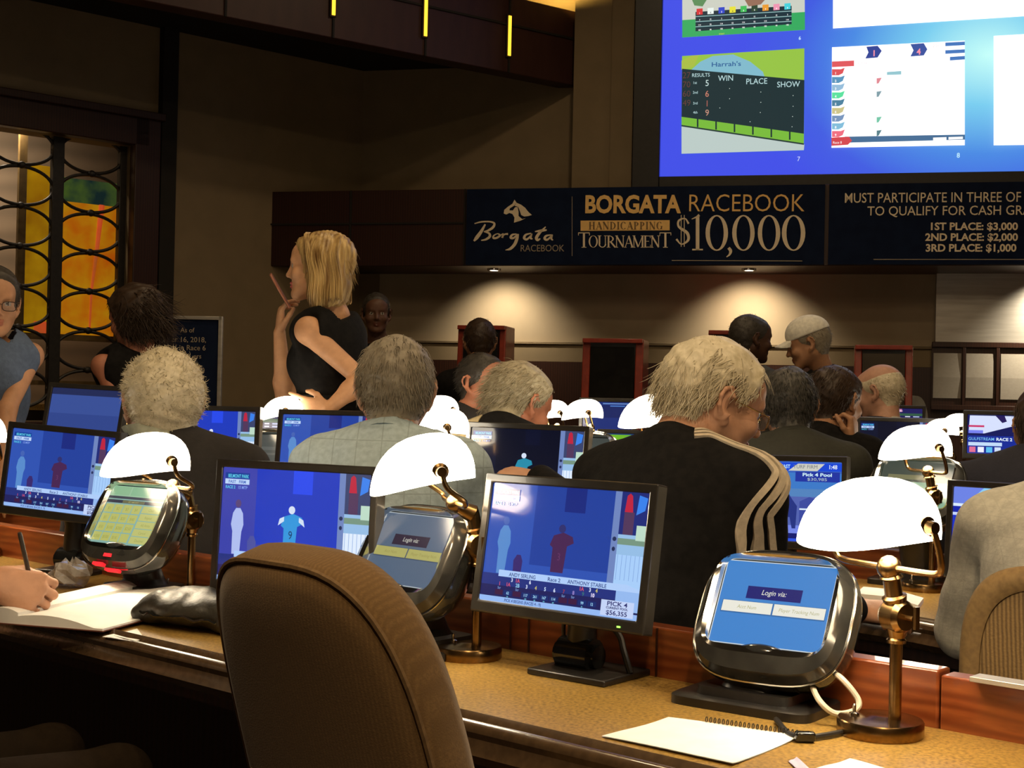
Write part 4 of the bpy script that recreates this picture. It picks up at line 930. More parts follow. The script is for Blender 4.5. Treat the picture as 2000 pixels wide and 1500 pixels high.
# --- kiosks, boards and paper on the far wall
def kiosk(px, Dk, ytop, wpx, label, dome=False):
    p = P(px, ytop, Dk); w = wpx / FPX * Dk; h = p[2]
    k = empty('betting_kiosk', (p[0], p[1], 0), label, 'kiosk', 'betting kiosks', rz=RZW)
    mb = MB()
    prof = [(-0.02, 0), (-0.02, 0.85), (0.10, 0.98), (0.16, h), (0.42, h), (0.42, 0)]
    for s in (-1, 1): mb.rings([[(s * w / 2, y, z) for y, z in prof], [(s * (w / 2 - w * 0.13), y, z) for y, z in prof]])
    mb.build('side_panel', MT['kiosk_red'], k, bevel=0.006)
    mb = MB(); mb.box((0, 0.29, h / 2 - 0.01), (w * 0.78, 0.26, h - 0.02)); mb.box((0, 0.2, 0.45), (w * 0.76, 0.3, 0.9)); mb.build('cabinet', MT['black'], k, bevel=0.005)
    mb = MB(); mb.box((0, 0.27, h - 0.012), (w * 0.98, 0.30, 0.028)); mb.build('top_trim', MT['kiosk_red'], k, bevel=0.004)
    zs_ = h - 0.62; mb = MB(); mb.rings([[(-w * .36, 0.135, h - 0.05), (w * .36, 0.135, h - 0.05), (w * .36, 0.10, zs_ + 0.16), (-w * .36, 0.10, zs_ + 0.16)], [(-w * .36, 0.155, h - 0.05), (w * .36, 0.155, h - 0.05), (w * .36, 0.12, zs_ + 0.16), (-w * .36, 0.12, zs_ + 0.16)]]); mb.build('screen', MT['black_gloss'], k)
    mb = MB(); mb.box((0, 0.10, zs_ + 0.14), (w * 0.76, 0.05, 0.014)); mb.box((0, 0.08, zs_ - 0.06), (w * 0.76, 0.05, 0.016)); mb.build('shelf_bar', MT['kiosk_red'], k, bevel=0.002)
    mb = MB(); mb.lathe([(0.001, 0), (0.016, 0), (0.018, 0.006), (0.012, 0.012), (0.001, 0.012)], 16, T=T3((0, 0.10, zs_ + 0.05), (1, 0, 0), (0, 0, 1), (0, -1, 0))); mb.build('round_button', mat('button_pale', (0.5, 0.45, 0.36), 0.4, noise=(20, (0.45, 0.4, 0.32), 0.4, 0.6)), k)
    mb = MB(); mb.box((0, 0.09, zs_ - 0.12), (0.12, 0.03, 0.03)); mb.build('ticket_slot', MT['black_gloss'], k)
    mb = MB(); mb.prism([(w / 2 + 0.01, zs_ - 0.45)] + [(w / 2 + 0.01 + 0.10 * math.sin(RAD(a)) ** 0.6, zs_ + 0.10 + 0.22 * math.cos(RAD(a)) if a < 90 else zs_ + 0.10) for a in range(0, 91, 10)] + [(w / 2 + 0.11, zs_ - 0.45)], 0.02, T=T3((0, 0.30, 0))); mb.build('privacy_wing', MT['kiosk_grey'], k)
    return k
kiosk(930, 9.0, 634, 98, 'red-sided betting kiosk with a person in black in front of it')
kiosk(1190, 8.6, 660, 122, 'red-sided betting kiosk with dark screen standing alone by the wall')
kiosk(1428, 9.0, 644, 96, 'red-sided betting kiosk behind the man in a grey shirt')
kiosk(1728, 8.3, 673, 112, 'red-sided betting kiosk beside the sheets of paper on the wall')
def wall_thing(name, px0, py0, px1, py1, y, label, cat, group=None):
    a = w_xz(px0, py1, y); b = w_xz(px1, py0, y)
    return empty(name, tuple(O_W + U_W * (a[0] + b[0]) / 2 + N_W * y + V3(0, 0, a[1])), label, cat, group, rz=RZW), b[0] - a[0], b[1] - a[1]
o, w, h = wall_thing('metal_panel', 1826, 530, 2160, 672, 0.55, 'brushed silver panel on the far wall above the paper sheets', 'wall panel')
mb = MB(); mb.box((0, 0.01, h / 2), (w, 0.025, h)); mb.build('sheet', MT['silver'], o, bevel=0.003)
mb = MB(); mb.box((0, -0.004, h), (w + 0.03, 0.04, 0.03)); mb.box((0, -0.004, 0), (w + 0.03, 0.04, 0.03)); mb.build('edge_strip', MT['darkwood'], o)
o, w, h = wall_thing('notice_board', 1818, 676, 2100, 795, 0.53, 'dark wood notice board holding a row of paper sheets', 'notice board')
mb = MB(); mb.box((0, 0.02, h / 2), (w, 0.03, h)); mb.build('board', MT['darkwood'], o)
mb = MB(); mb.box((0, 0.0, h), (w, 0.04, 0.035)); mb.box((0, 0.0, 0), (w, 0.04, 0.035))
for px in (1882, 1948, 2030): mb.box((w_xz(px, 700, 0.53)[0] - (w_xz(1818, 700, .53)[0] + w_xz(2100, 700, .53)[0]) / 2, 0, h / 2), (0.022, 0.035, h))
mb.build('divider', MT['darkwood'], o, bevel=0.003)
for i, (a, b, t, bt, lb) in enumerate(((1822, 1878, 690, 783, 'printed paper sheet on the notice board nearest the kiosk'), (1886, 1941, 691, 783, 'printed paper sheet, middle one on the notice board'), (1954, 2018, 692, 786, 'printed paper sheet on the notice board at the picture edge'))):
    q, w, h = wall_thing('paper_sheet', a, t, b, bt, 0.515, lb, 'paper', 'sheets on the notice board')
    mb = MB(); mb.rings([[(-w / 2, 0.012, 0.02), (w / 2, 0.012, 0.02), (w / 2, 0.004, h * .5), (w / 2, 0.014, h), (-w / 2, 0.014, h), (-w / 2, 0.004, h * .5)], [(-w / 2, 0.014, 0.02), (w / 2, 0.014, 0.02), (w / 2, 0.006, h * .5), (w / 2, 0.016, h), (-w / 2, 0.016, h), (-w / 2, 0.006, h * .5)]])
    mb.build('sheet', mat('printed_paper', (0.46, 0.42, 0.35), 0.8, wave=(55, (0.36, 0.32, 0.27), 'Z', 6), noise=(60, (0.42, 0.38, 0.31), 0.4, 0.6)), q, smooth=False)

# --- standing notice by the west wall
p = P(374, 700, 6.9); q0 = P(312, 616, 6.9); q1 = P(433, 622, 6.9); rzs = -RAD(4)
st = empty('sign_stand', (p[0], p[1], 0), 'silver-framed navy sign on a floor stand with white printed lines', 'sign', rz=rzs)
w = (433 - 312) / FPX * 6.9; zt_ = q0[2]; zb_ = P(420, 795, 6.9)[2] - 0.12
mb = MB(); mb.box((0, 0.005, (zt_ + zb_) / 2), (w - 0.02, 0.012, zt_ - zb_)); mb.build('poster', MT['banner'], st)
mb = MB()
for s in (-1, 1): mb.box((s * (w / 2 - 0.009), 0, (zt_ + zb_) / 2), (0.02, 0.024, zt_ - zb_))
mb.box((0, 0, zt_ - 0.009), (w, 0.024, 0.018)); mb.box((0, 0, zb_ + 0.009), (w, 0.024, 0.018)); mb.build('frame', MT['silver'], st, bevel=0.002)
mb = MB(); mb.tube([(0, 0.02, 0.02), (0, 0.02, zb_ + 0.1)], 0.014, 10); mb.lathe([(0.001, 0), (0.17, 0), (0.165, 0.012), (0.03, 0.022), (0.001, 0.022)], 24); mb.build('post', MT['silver'], st)
mb = MB()
for t, px, py, hpx, al in (('As of', 365, 649, 9, 'c'), ('er 16, 2018,', 368, 668, 10, 'c'), ('in Race 6', 376, 684, 10, 'c'), ('ers', 386, 700, 9, 'c'), ('00', 394, 728, 10, 'c')):
    vs, fs, tw = text_geo(t, 0.004); k = hpx / FPX * 6.9 / 0.70; x0 = (px - 374) / FPX * 6.9 - tw * k / 2; z = P(px, py, 6.9)[2]
    mb.add([(x0 + a * k, -0.003, z + b * k) for a, b in vs], fs)
mb.build('lettering', MT['dim_print'], st, smooth=False, fix=False)
# ------------------------------------------------------------------ desks
def offset_line(pts, d):
    """polyline shifted to its far side (away from the camera) by d"""
    out = []
    for i, p in enumerate(pts):
        a = np.array(pts[max(i - 1, 0)][:2]); b = np.array(pts[min(i + 1, len(pts) - 1)][:2]); t = (b - a) / np.linalg.norm(b - a); n = np.array([-t[1], t[0]])
        out.append((p[0] + n[0] * d, p[1] + n[1] * d))
    return out
def desk(name, pts, width, label, board_h=0.09, split=None, group=None):
    """pts run from west to east along the front edge (user side)"""
    m = len(pts) // 2; org = V3(pts[m][0], pts[m][1], 0)
    d = empty(name, tuple(org), label, 'desk', group)
    def ribbon(prof, mname, mi, bevel=0.0, pts=pts):          # prof: (offset from front edge, z)
        lines = [[(x - org[0], y - org[1], z) for x, y in offset_line(pts, o)] for o, z in prof]
        rings = [[lines[k][i] for k in range(len(prof))] for i in range(len(pts))]
        mb = MB(); mb.rings(rings); return mb.build(mname, mi, d, bevel=bevel, angle=25)
    ribbon([(0.045, DESK - 0.03), (0.045, DESK), (width, DESK), (width, DESK - 0.03)], 'worktop', MT['granite'])
    n = [(0.048, DESK - 0.002), (0.046, DESK + 0.004), (0.038, DESK + 0.009), (0.030, DESK + 0.004), (0.026, DESK - 0.001), (0.020, DESK - 0.001)]
    n += [(0.018 - 0.016 * math.sin(RAD(a)), DESK - 0.012 + 0.014 * math.cos(RAD(a))) for a in range(0, 100, 18)]
    n += [(0.006, DESK - 0.022), (0.004, DESK - 0.032), (-0.004, DESK - 0.045), (0.010, DESK - 0.062), (0.048, DESK - 0.070)]
    ribbon(n, 'edge_moulding', MT['nosing'])
    ribbon([(width * 0.72, 0.0), (width * 0.72, DESK - 0.06), (width * 0.78, DESK - 0.06), (width * 0.78, 0.0)], 'modesty_panel', MT['darkwood'])
    ribbon([(0.06, DESK - 0.10), (0.06, DESK - 0.03), (width, DESK - 0.03), (width, DESK - 0.10)], 'apron', MT['darkwood'])
    for k, pp in enumerate([pts] if split is None else [[*pts[:-1], split[0]], [split[1], pts[-1]]]): ribbon([(width, 0.0), (width, DESK + board_h - 0.006 * k), (width + 0.045, DESK + board_h - 0.006 * k), (width + 0.045, 0.0)], 'back_board', MT['wood'], bevel=0.004, pts=pp)
    return d
UA = hat(V3(0.748, -0.664, 0)); NA = V3(0.664, 0.748, 0)
A = lambda s, c: tuple((UA * s + NA * c)[:2])
sj = float(onz(1839, 1420, DESK) @ UA)
deskA = desk('betting_desk', [A(-6.2, 1.55), A(-4, 1.55), A(-2, 1.55), A(0.35, 1.55)], 0.51, 'long gold-topped betting desk nearest the camera with a bare tan chair at it', split=(A(sj, 1.55), A(sj + 0.003, 1.55)))
RB = smooth_path([(-2.9, 4.35, 0), (-1.6, 4.22, 0), (-0.8, 4.06, 0), (-0.1, 3.86, 0), (0.45, 3.62, 0), (0.80, 3.36, 0), (1.006, 3.09, 0), (1.22, 2.72, 0), (1.45, 2.2, 0)], 3)
mb = MB(); org_ = V3(*A(-2, 1.55), 0)
for px in (1001, 1037, 1169, 1290):
    q_ = onz(px, 1311 + 0.178 * (px - 1240), DESK) @ UA; e_ = V3(*A(q_, 1.55 + 0.509), 0) - org_; mb.box((0, 0, DESK + 0.045), (0.003, 0.004, 0.086), T=T3(e_, UA, NA, (0, 0, 1)))
mb.build('board_joint', MT['darkwood'], deskA)
deskB = desk('betting_desk', [p[:2] for p in RB], 0.60, 'curved second-row betting desk the man in the striped jacket sits at', group=None)
RC = smooth_path([(-2.4, 5.55, 0), (-1.2, 5.45, 0), (0, 5.34, 0), (0.97, 5.30, 0), (1.55, 5.10, 0), (2.0, 4.7, 0), (2.35, 4.1, 0)], 3)
deskC = desk('betting_desk', [p[:2] for p in RC], 0.60, 'third-row betting desk behind the second curved row')
deskD = desk('betting_desk', [(-1.5, 7.35), (0.5, 7.05), (2.0, 6.85), (3.2, 6.5)], 0.60, 'farthest betting desk, before the kiosks')

# ------------------------------------------------------------------ screen pictures
def belmont(s, tint=0, big=False):
    """race feed: two figures in a paddock, door column, bright strip, caption bars"""
    bg, bg2, fig = (((50, 84, 178), (38, 66, 156), (74, 40, 82)) if tint == 0 else ((62, 68, 170), (34, 60, 188), (50, 150, 220)) if tint == 1 else ((14, 20, 44), (10, 14, 34), (40, 140, 170)))
    s.rect(0, 0, 1, 1, bg); s.rect(0.24 if tint else 0.30, 0.34, 0.80, 1, bg2); s.rect(0.49, 0.80, 0.62, 1, tuple(int(c * 1.25) for c in bg2) if tint else (30, 44, 126))
    s.poly([(0.088, 0.24), (0.142, 0.24), (0.150, 0.44), (0.162, 0.50), (0.155, 0.60), (0.135, 0.645), (0.105, 0.645), (0.085, 0.60), (0.074, 0.50), (0.086, 0.44)], (90, 140, 205) if tint == 0 else (176, 190, 240))
    s.ell(0.120, 0.685, 0.020, 0.036, (70, 100, 180) if tint == 0 else (90, 70, 120)); s.poly([(0.20, 0.22), (0.25, 0.22), (0.255, 0.36), (0.24, 0.41), (0.215, 0.41), (0.195, 0.36)], (60, 44, 110) if tint == 0 else (78, 84, 160))
    s.poly([(0.44, 0.30), (0.52, 0.30), (0.53, 0.52), (0.57, 0.55), (0.56, 0.60), (0.50, 0.63), (0.44, 0.60), (0.42, 0.52), (0.44, 0.50)], fig); s.ell(0.49, 0.66, 0.022, 0.035, (50, 50, 110) if tint == 0 else (215, 225, 245))
    if tint == 1:
        s.poly([(0.40, 0.52), (0.44, 0.56), (0.44, 0.60), (0.41, 0.58)], (210, 225, 245)); s.poly([(0.58, 0.52), (0.54, 0.56), (0.54, 0.60), (0.57, 0.58)], (210, 225, 245)); s.text('9', 0.487, 0.41, 0.07, (20, 50, 100), al='c')
    elif tint == 0: s.text('3', 0.485, 0.40, 0.06, (100, 56, 100), al='c')
    s.rect(0.795, 0.10, 0.835, 1, (112, 134, 190)); s.ell(0.815, 0.62, 0.012, 0.018, (40, 50, 90)); s.ell(0.815, 0.54, 0.010, 0.018, (40, 50, 90))
    s.rect(0.835, 0.10, 1, 1, (36, 46, 120) if tint == 0 else (60, 70, 110)); s.rect(0.835, 0.12, 1, 0.52, (168, 206, 250) if tint == 0 else (225, 238, 255)); s.rect(0.835, 0.50, 1, 0.66, (150, 190, 230)); s.rect(0.835, 0.58, 1, 0.63, (120, 150, 130))
    s.poly([(0.86, 0.84), (0.91, 0.84), (0.90, 0.97), (0.885, 0.99), (0.868, 0.97)], (190, 40, 66)); s.rect(0.86, 0.66, 0.92, 0.84, (84, 58, 92)); s.poly([(0.93, 0.82), (0.98, 0.86), (0.99, 0.96), (0.94, 0.98)], (60, 130, 236)); s.rect(0.94, 0.62, 1, 0.74, (190, 220, 200))
    for i in range(6): s.rect(0.845 + i * 0.026, 0.30, 0.848 + i * 0.026, 0.50, (130, 165, 220))
    s.rect(0.02, 0.905, 0.19, 0.955, (22, 60, 150)); s.text('BELMONT PARK', 0.04, 0.912, 0.030, (96, 210, 235), width=0.145, bold=0.02)
    s.rect(0.02, 0.855, 0.19, 0.900, (190, 214, 250)); s.text('FAST   FIRM', 0.045, 0.864, 0.026, (60, 100, 190), width=0.12, bold=0.02); s.text('RACE 2', 0.025, 0.815, 0.026, (90, 200, 235), bold=0.02); s.text('15 MTP', 0.115, 0.815, 0.026, (130, 160, 235), bold=0.02)
    s.rect(0.0, 0.10, 1, 0.235, (40, 52, 126) if tint < 2 else (16, 20, 46)); s.rect(0, 0.0, 1, 0.14, (36, 36, 92))
    s.poly([(0.11, 0.215), (0.92, 0.215), (1.0, 0.205), (1.0, 0.235), (0.92, 0.27), (0.11, 0.27)], (176, 206, 250))
    s.rect(0.86, 0.06, 1, 0.215, (150, 186, 240))
    s.text('ANDY SERLING', 0.18, 0.224, 0.031, (44, 62, 130), width=0.175, bold=0.012); s.text('Race 2', 0.435, 0.224, 0.031, (44, 62, 130), width=0.08, bold=0.012); s.text('ANTHONY STABILE', 0.56, 0.224, 0.031, (44, 62, 130), width=0.24, bold=0.012)
    cols = [(206, 84, 110), (206, 84, 110), (140, 190, 225), (215, 225, 250), (200, 190, 110), (200, 220, 250), (215, 225, 250), (150, 60, 80), (150, 130, 200), (60, 110, 120), (235, 225, 255)]
    for i, (t, c) in enumerate(zip(('1', '1A', '2B', '3', '4', '5', '6', '7', '8', '9', '10'), cols)):
        x = 0.125 + i * 0.060; s.text(t, x, 0.140, 0.030, c, al='c', bold=0.03)
        if i not in (0, 2, 7, 8): s.rect(x - 0.026, 0.062, x + 0.026, 0.105, (30, 46, 110)); s.text(('62', '62', '', '117', '261', '167', '114', '', '', '99', '12')[i], x, 0.072, 0.022, (150, 200, 235), al='c', bold=0.03)
        else: s.rect(x - 0.026, 0.062, x + 0.026, 0.105, (64, 30, 66)); s.text('Scr', x, 0.110, 0.020, (120, 150, 205), al='c', bold=0.02)
        if i in (1, 3, 4, 5, 6, 9): s.text(('', '192', '', '258', '182', '193', '187', '', '', '99', '')[i], x, 0.048, 0.010, (110, 200, 220), al='c', bold=0.03)
    for t, x, c in (('3', 0.205, (215, 225, 250)), ('1A', 0.245, (206, 84, 110)), ('6', 0.325, (215, 225, 250)), ('1A', 0.655, (206, 84, 110)), ('3', 0.705, (215, 225, 250)), ('4', 0.745, (200, 190, 110))): s.text(t, x, 0.180, 0.030, c, al='c', bold=0.03)
    s.rect(0, 0, 1, 0.045, (150, 186, 244)); s.text('PICK 4 BEGINS (RACES 4 - 9)', 0.17, 0.010, 0.024, (60, 84, 150), width=0.24, bold=0.02)
    if big or tint == 0:
        s.rect(0.78, 0.012, 0.975, 0.135, (196, 212, 248)); s.text('PICK 4', 0.877, 0.093, 0.034, (46, 48, 110), width=0.12, al='c', bold=0.02); s.text('CURRENT POOL', 0.877, 0.068, 0.017, (46, 48, 110), width=0.13, al='c', bold=0.03); s.text('$56,355', 0.877, 0.022, 0.034, (46, 48, 110), width=0.125, al='c', bold=0.02)
def pic_track(s):
    s.rect(0, 0, 1, 1, (56, 98, 190)); s.rect(0, 0.52, 1, 0.86, (62, 122, 200)); s.rect(0, 0.46, 1, 0.66, (84, 132, 190)); s.rect(0, 0.18, 1, 0.56, (84, 100, 176)); s.rect(0, 0.10, 1, 0.20, (118, 136, 232)); s.rect(0, 0.0, 1, 0.10, (24, 30, 110)); s.rect(0, 0.0, 1, 0.035, (48, 84, 220))
    s.rect(0, 0.885, 1, 0.985, (28, 72, 214)); s.poly([(0.18, 0.985), (0.40, 0.985), (0.34, 0.885), (0.22, 0.885)], (206, 206, 196)); s.poly([(0.64, 0.975), (0.86, 0.975), (0.80, 0.885), (0.56, 0.885)], (206, 206, 196))
    s.text('TF. D', 0.29, 0.915, 0.045, (110, 116, 124), al='c'); s.text('TRACK FAST', 0.475, 0.915, 0.045, (180, 220, 250), al='c', width=0.20, bold=0.03); s.text('TURF FIRM', 0.70, 0.915, 0.045, (110, 116, 124), al='c', width=0.20); s.text('1:48', 0.93, 0.915, 0.05, (225, 235, 250), al='c', bold=0.02)
    s.rect(0.62, 0.75, 0.985, 0.875, (36, 54, 160)); s.text('Pick 4 Pool', 0.80, 0.82, 0.040, (206, 238, 250), al='c', width=0.24, bold=0.03); s.text('$30,985', 0.80, 0.765, 0.036, (176, 196, 200), al='c', width=0.16)
    s.poly([(0.42, 0.16), (0.45, 0.16), (0.47, 0.30), (0.58, 0.30), (0.60, 0.16), (0.63, 0.16), (0.64, 0.44), (0.60, 0.52), (0.54, 0.66), (0.51, 0.66), (0.50, 0.54), (0.42, 0.48), (0.38, 0.40)], (40, 54, 130)); s.poly([(0.66, 0.18), (0.70, 0.18), (0.72, 0.32), (0.84, 0.32), (0.86, 0.50), (0.74, 0.56), (0.66, 0.50)], (62, 76, 160))
    s.poly([(0.405, 0.58), (0.47, 0.59), (0.485, 0.70), (0.44, 0.745), (0.415, 0.72)], (206, 214, 250)); s.poly([(0.395, 0.545), (0.46, 0.53), (0.52, 0.55), (0.50, 0.58), (0.405, 0.575)], (210, 240, 250)); s.ell(0.465, 0.775, 0.03, 0.035, (60, 100, 200)); s.text('6', 0.44, 0.42, 0.075, (190, 176, 210), al='c')
    s.rect(0.66, 0.395, 0.80, 0.415, (214, 232, 252)); s.rect(0.82, 0.395, 0.97, 0.415, (214, 232, 252)); s.text('N', 0.47, 0.050, 0.030, (200, 200, 210), al='c')
def pic_race2(s):
    s.rect(0, 0, 1, 1, (30, 52, 196)); s.rect(0, 0.80, 1, 1, (110, 132, 230)); s.poly([(0.10, 0.80), (0.24, 1), (0.8, 1), (0.66, 0.80)], (140, 206, 245)); s.rect(0, 0.765, 1, 0.80, (220, 236, 255)); s.rect(0, 0.69, 1, 0.765, (24, 40, 170)); s.rect(0, 0.655, 1, 0.69, (200, 214, 255))
    s.text('RACE 2', 0.33, 0.70, 0.050, (240, 244, 255), al='c', width=0.18, bold=0.03); s.poly([(0.0, 0.10), (0.35, 0.42), (0.5, 0.38), (0.1, 0.0), (0, 0)], (70, 84, 214)); s.text('99.92', 0.33, 0.53, 0.07, (235, 240, 255), al='c', bold=0.03) if False else None
    s.rect(0.22, 0.47, 0.34, 0.58, (225, 230, 250))
def pic_gulf(s):
    s.rect(0, 0, 1, 1, (20, 26, 90)); s.poly([(0.02, 0.52), (0.30, 0.52), (0.8, 0.72), (0.96, 0.98), (0.04, 0.98)], (216, 226, 255)); s.poly([(0.50, 0.98), (0.62, 0.80), (0.70, 0.84), (0.66, 0.98)], (40, 30, 90)); s.rect(0.02, 0.68, 0.30, 0.73, (205, 60, 110)); s.rect(0.02, 0.52, 0.28, 0.60, (120, 130, 240))
    s.rect(0, 0, 1, 0.46, (22, 44, 150)); s.text('GULFSTREAM', 0.02, 0.34, 0.075, (120, 190, 240), width=0.46, bold=0.01); s.text('RACE 2', 0.52, 0.34, 0.075, (225, 240, 255), width=0.28, bold=0.03); s.rect(0.02, 0.20, 0.62, 0.29, (196, 220, 250))
    for i, c in enumerate(((226, 110, 150), (240, 240, 255), (90, 190, 240), (210, 225, 250))): s.rect(0.04 + i * 0.15, 0.03, 0.15 + i * 0.15, 0.17, c)
def pic_odds(s):
    s.rect(0, 0, 1, 1, (34, 30, 90)); s.rect(0.02, 0.86, 0.6, 0.98, (200, 120, 160)); s.poly([(0.06, 0.98), (0.5, 0.98), (0.62, 0.90), (0.5, 0.84), (0.06, 0.84)], (226, 190, 220))
    for i in range(9):
        y = 0.72 - i * 0.075; s.rect(0.03, y, 0.16, y + 0.055, ((210, 60, 90), (200, 200, 220), (60, 80, 200), (206, 206, 60), (60, 170, 100))[i % 5]); s.poly([(0.2, y), (0.5, y), (0.58, y + 0.05), (0.2, y + 0.05)], (90, 80, 150)); s.rect(0.66, y, 0.76, y + 0.04, (220, 220, 240)); s.rect(0.82, y, 0.94, y + 0.04, (180, 190, 230))
    s.rect(0, 0.0, 1, 0.10, (206, 90, 110)); s.rect(0.55, 0.70, 1, 0.80, (50, 90, 70))
def pic_blue(s):
    s.rect(0, 0, 1, 1, (58, 80, 150)); s.rect(0, 0, 1, 0.45, (50, 70, 138)); s.rect(0, 0.86, 1, 1, (36, 44, 84))
def pic_dim(s):
    s.rect(0, 0, 1, 1, (30, 48, 116)); s.rect(0, 0.5, 1, 0.9, (24, 38, 96)); s.rect(0.4, 0.93, 0.95, 0.97, (96, 130, 190)); s.rect(0.55, 0.86, 0.85, 0.89, (80, 130, 210)); s.rect(0.4, 0.10, 0.9, 0.13, (90, 120, 180))
def pic_purple(s):
    s.rect(0, 0, 1, 1, (116, 96, 240)); s.poly([(0.1, 0.4), (0.8, 0.4), (1, 0.9), (0.3, 0.95)], (140, 130, 255)); s.rect(0, 0.16, 1, 0.3, (225, 210, 255)); s.rect(0.06, 0.20, 0.28, 0.26, (70, 50, 120)); s.rect(0.5, 0.20, 0.62, 0.26, (70, 50, 120))
def pic_green(s):
    s.rect(0, 0, 1, 1, (30, 60, 110)); s.poly([(0.05, 0.6), (0.05, 0.95), (0.9, 0.95), (0.5, 0.7)], (110, 180, 40)); s.poly([(0.05, 0.3), (0.05, 0.6), (0.5, 0.7), (0.9, 0.6)], (50, 120, 200)); s.rect(0, 0, 1, 0.25, (28, 44, 70))
def pic_white(s):
    s.rect(0, 0, 1, 1, (214, 230, 250)); s.rect(0, 0, 1, 0.3, (76, 150, 50)); s.poly([(0, 0.3), (0.6, 0.36), (1, 0.3), (1, 0.24), (0, 0.2)], (170, 210, 170)); s.rect(0.9, 0.3, 1, 1, (60, 84, 190))
PICS = dict(belmont=lambda s: belmont(s, 0, True), belmont1=lambda s: belmont(s, 1), belmont2=lambda s: belmont(s, 2), track=pic_track, race2=pic_race2, gulf=pic_gulf, odds=pic_odds, blue=pic_blue, dim=pic_dim, purple=pic_purple, green=pic_green, white=pic_white)

# ------------------------------------------------------------------ monitors
MONS = []
def monitor(px, py, D, w, h, yaw, tilt, roll, pic, label, k=1.0, arm=False, bz=0.017, base_off=0.02):
    c = P(px, py, D); a = RAD(yaw)
    root = empty('monitor', (c[0] + math.sin(a) * base_off, c[1] + math.cos(a) * base_off, DESK), label, 'monitor', 'desk monitors', rz=-a)
    hz = c[2] - DESK; t = RAD(tilt); r = RAD(roll)
    x = V3(1, 0, 0); up = V3(0, math.sin(t), math.cos(t)); x2 = x * math.cos(r) + up * math.sin(r); u2 = -x * math.sin(r) + up * math.cos(r); n = np.cross(u2, x2); n = -np.cross(x2, u2)
    M = T3((0, -base_off, hz), x2, n, u2)              # y of the frame points away from the viewer
    mb = MB()
    o = [(-w / 2, -h / 2), (w / 2, -h / 2), (w / 2, h / 2), (-w / 2, h / 2)]; bb = bz * 1.35
    i_ = [(-w / 2 + bz, -h / 2 + bb), (w / 2 - bz, -h / 2 + bb), (w / 2 - bz, h / 2 - bz), (-w / 2 + bz, h / 2 - bz)]
    mb.add([(p[0], 0, p[1]) for p in o] + [(p[0], 0, p[1]) for p in i_] + [(p[0], 0.006, p[1]) for p in i_] + [(p[0], 0.03, p[1]) for p in o],
           [(k_, (k_ + 1) % 4, 4 + (k_ + 1) % 4, 4 + k_) for k_ in range(4)] + [(4 + k_, 4 + (k_ + 1) % 4, 8 + (k_ + 1) % 4, 8 + k_) for k_ in range(4)] + [(k_, 12 + k_, 12 + (k_ + 1) % 4, (k_ + 1) % 4) for k_ in range(4)], T=M)
    mb.build('bezel', MT['bezel'], root, smooth=False, bevel=0.003)
    mb = MB(); mb.rings([[(p[0] * f, y, p[1] * f) for p in o] for f, y in ((1.0, 0.03), (0.94, 0.045), (0.6, 0.062))], T=M); mb.build('back_shell', MT['black'], root, smooth=False)
    s = Scr(w - 2 * bz, h - bz - bb, k); PICS[pic](s); s.build('screen', root, M @ T3((0, 0.0055, (bb - bz) / 2)))
    mb = MB(); mb.box((w / 2 - 0.05, -0.001, -h / 2 + bb * 0.4), (0.006, 0.003, 0.003), T=M); mb.build('power_light', MT['led_green'], root)
    bot = M @ Vector((0, 0.04, -h * 0.15)); mb = MB()
    mb.tube([(0, 0.05, 0.012), (0, 0.055, hz * 0.45), (bot.x, bot.y + 0.02, bot.z)], [0.030, 0.026, 0.030], 12)
    mb.build('stand_column', MT['black'], root)
    mb = MB(); mb.tube([(-0.035, 0.045, 0.032), (0.035, 0.045, 0.032)], 0.032, 18); mb.tube([(-0.045, 0.045, 0.032), (-0.035, 0.045, 0.032)], 0.022, 14); mb.tube([(0.035, 0.045, 0.032), (0.045, 0.045, 0.032)], 0.022, 14); mb.build('hinge', MT['black_gloss'], root)
    mb = MB(); mb.box((0.03, 0.035, 0.006), (0.17, 0.15, 0.012)); mb.build('base_plate', MT['black'], root, bevel=0.003)
    if arm:
        mb = MB(); mb.tube(smooth_path([(0.02, 0.06, hz - h * .42), (0.075, 0.06, hz - h * .58), (0.095, 0.05, 0.05), (0.11, 0.05, 0.012)]), 0.006, 8); mb.tube(smooth_path([(-0.02, 0.06, hz - h * .42), (-0.05, 0.065, 0.08), (-0.045, 0.07, 0.012)]), 0.004, 8); mb.build('power_cable', MT['cable_black'], root)
    MONS.append(root); return root

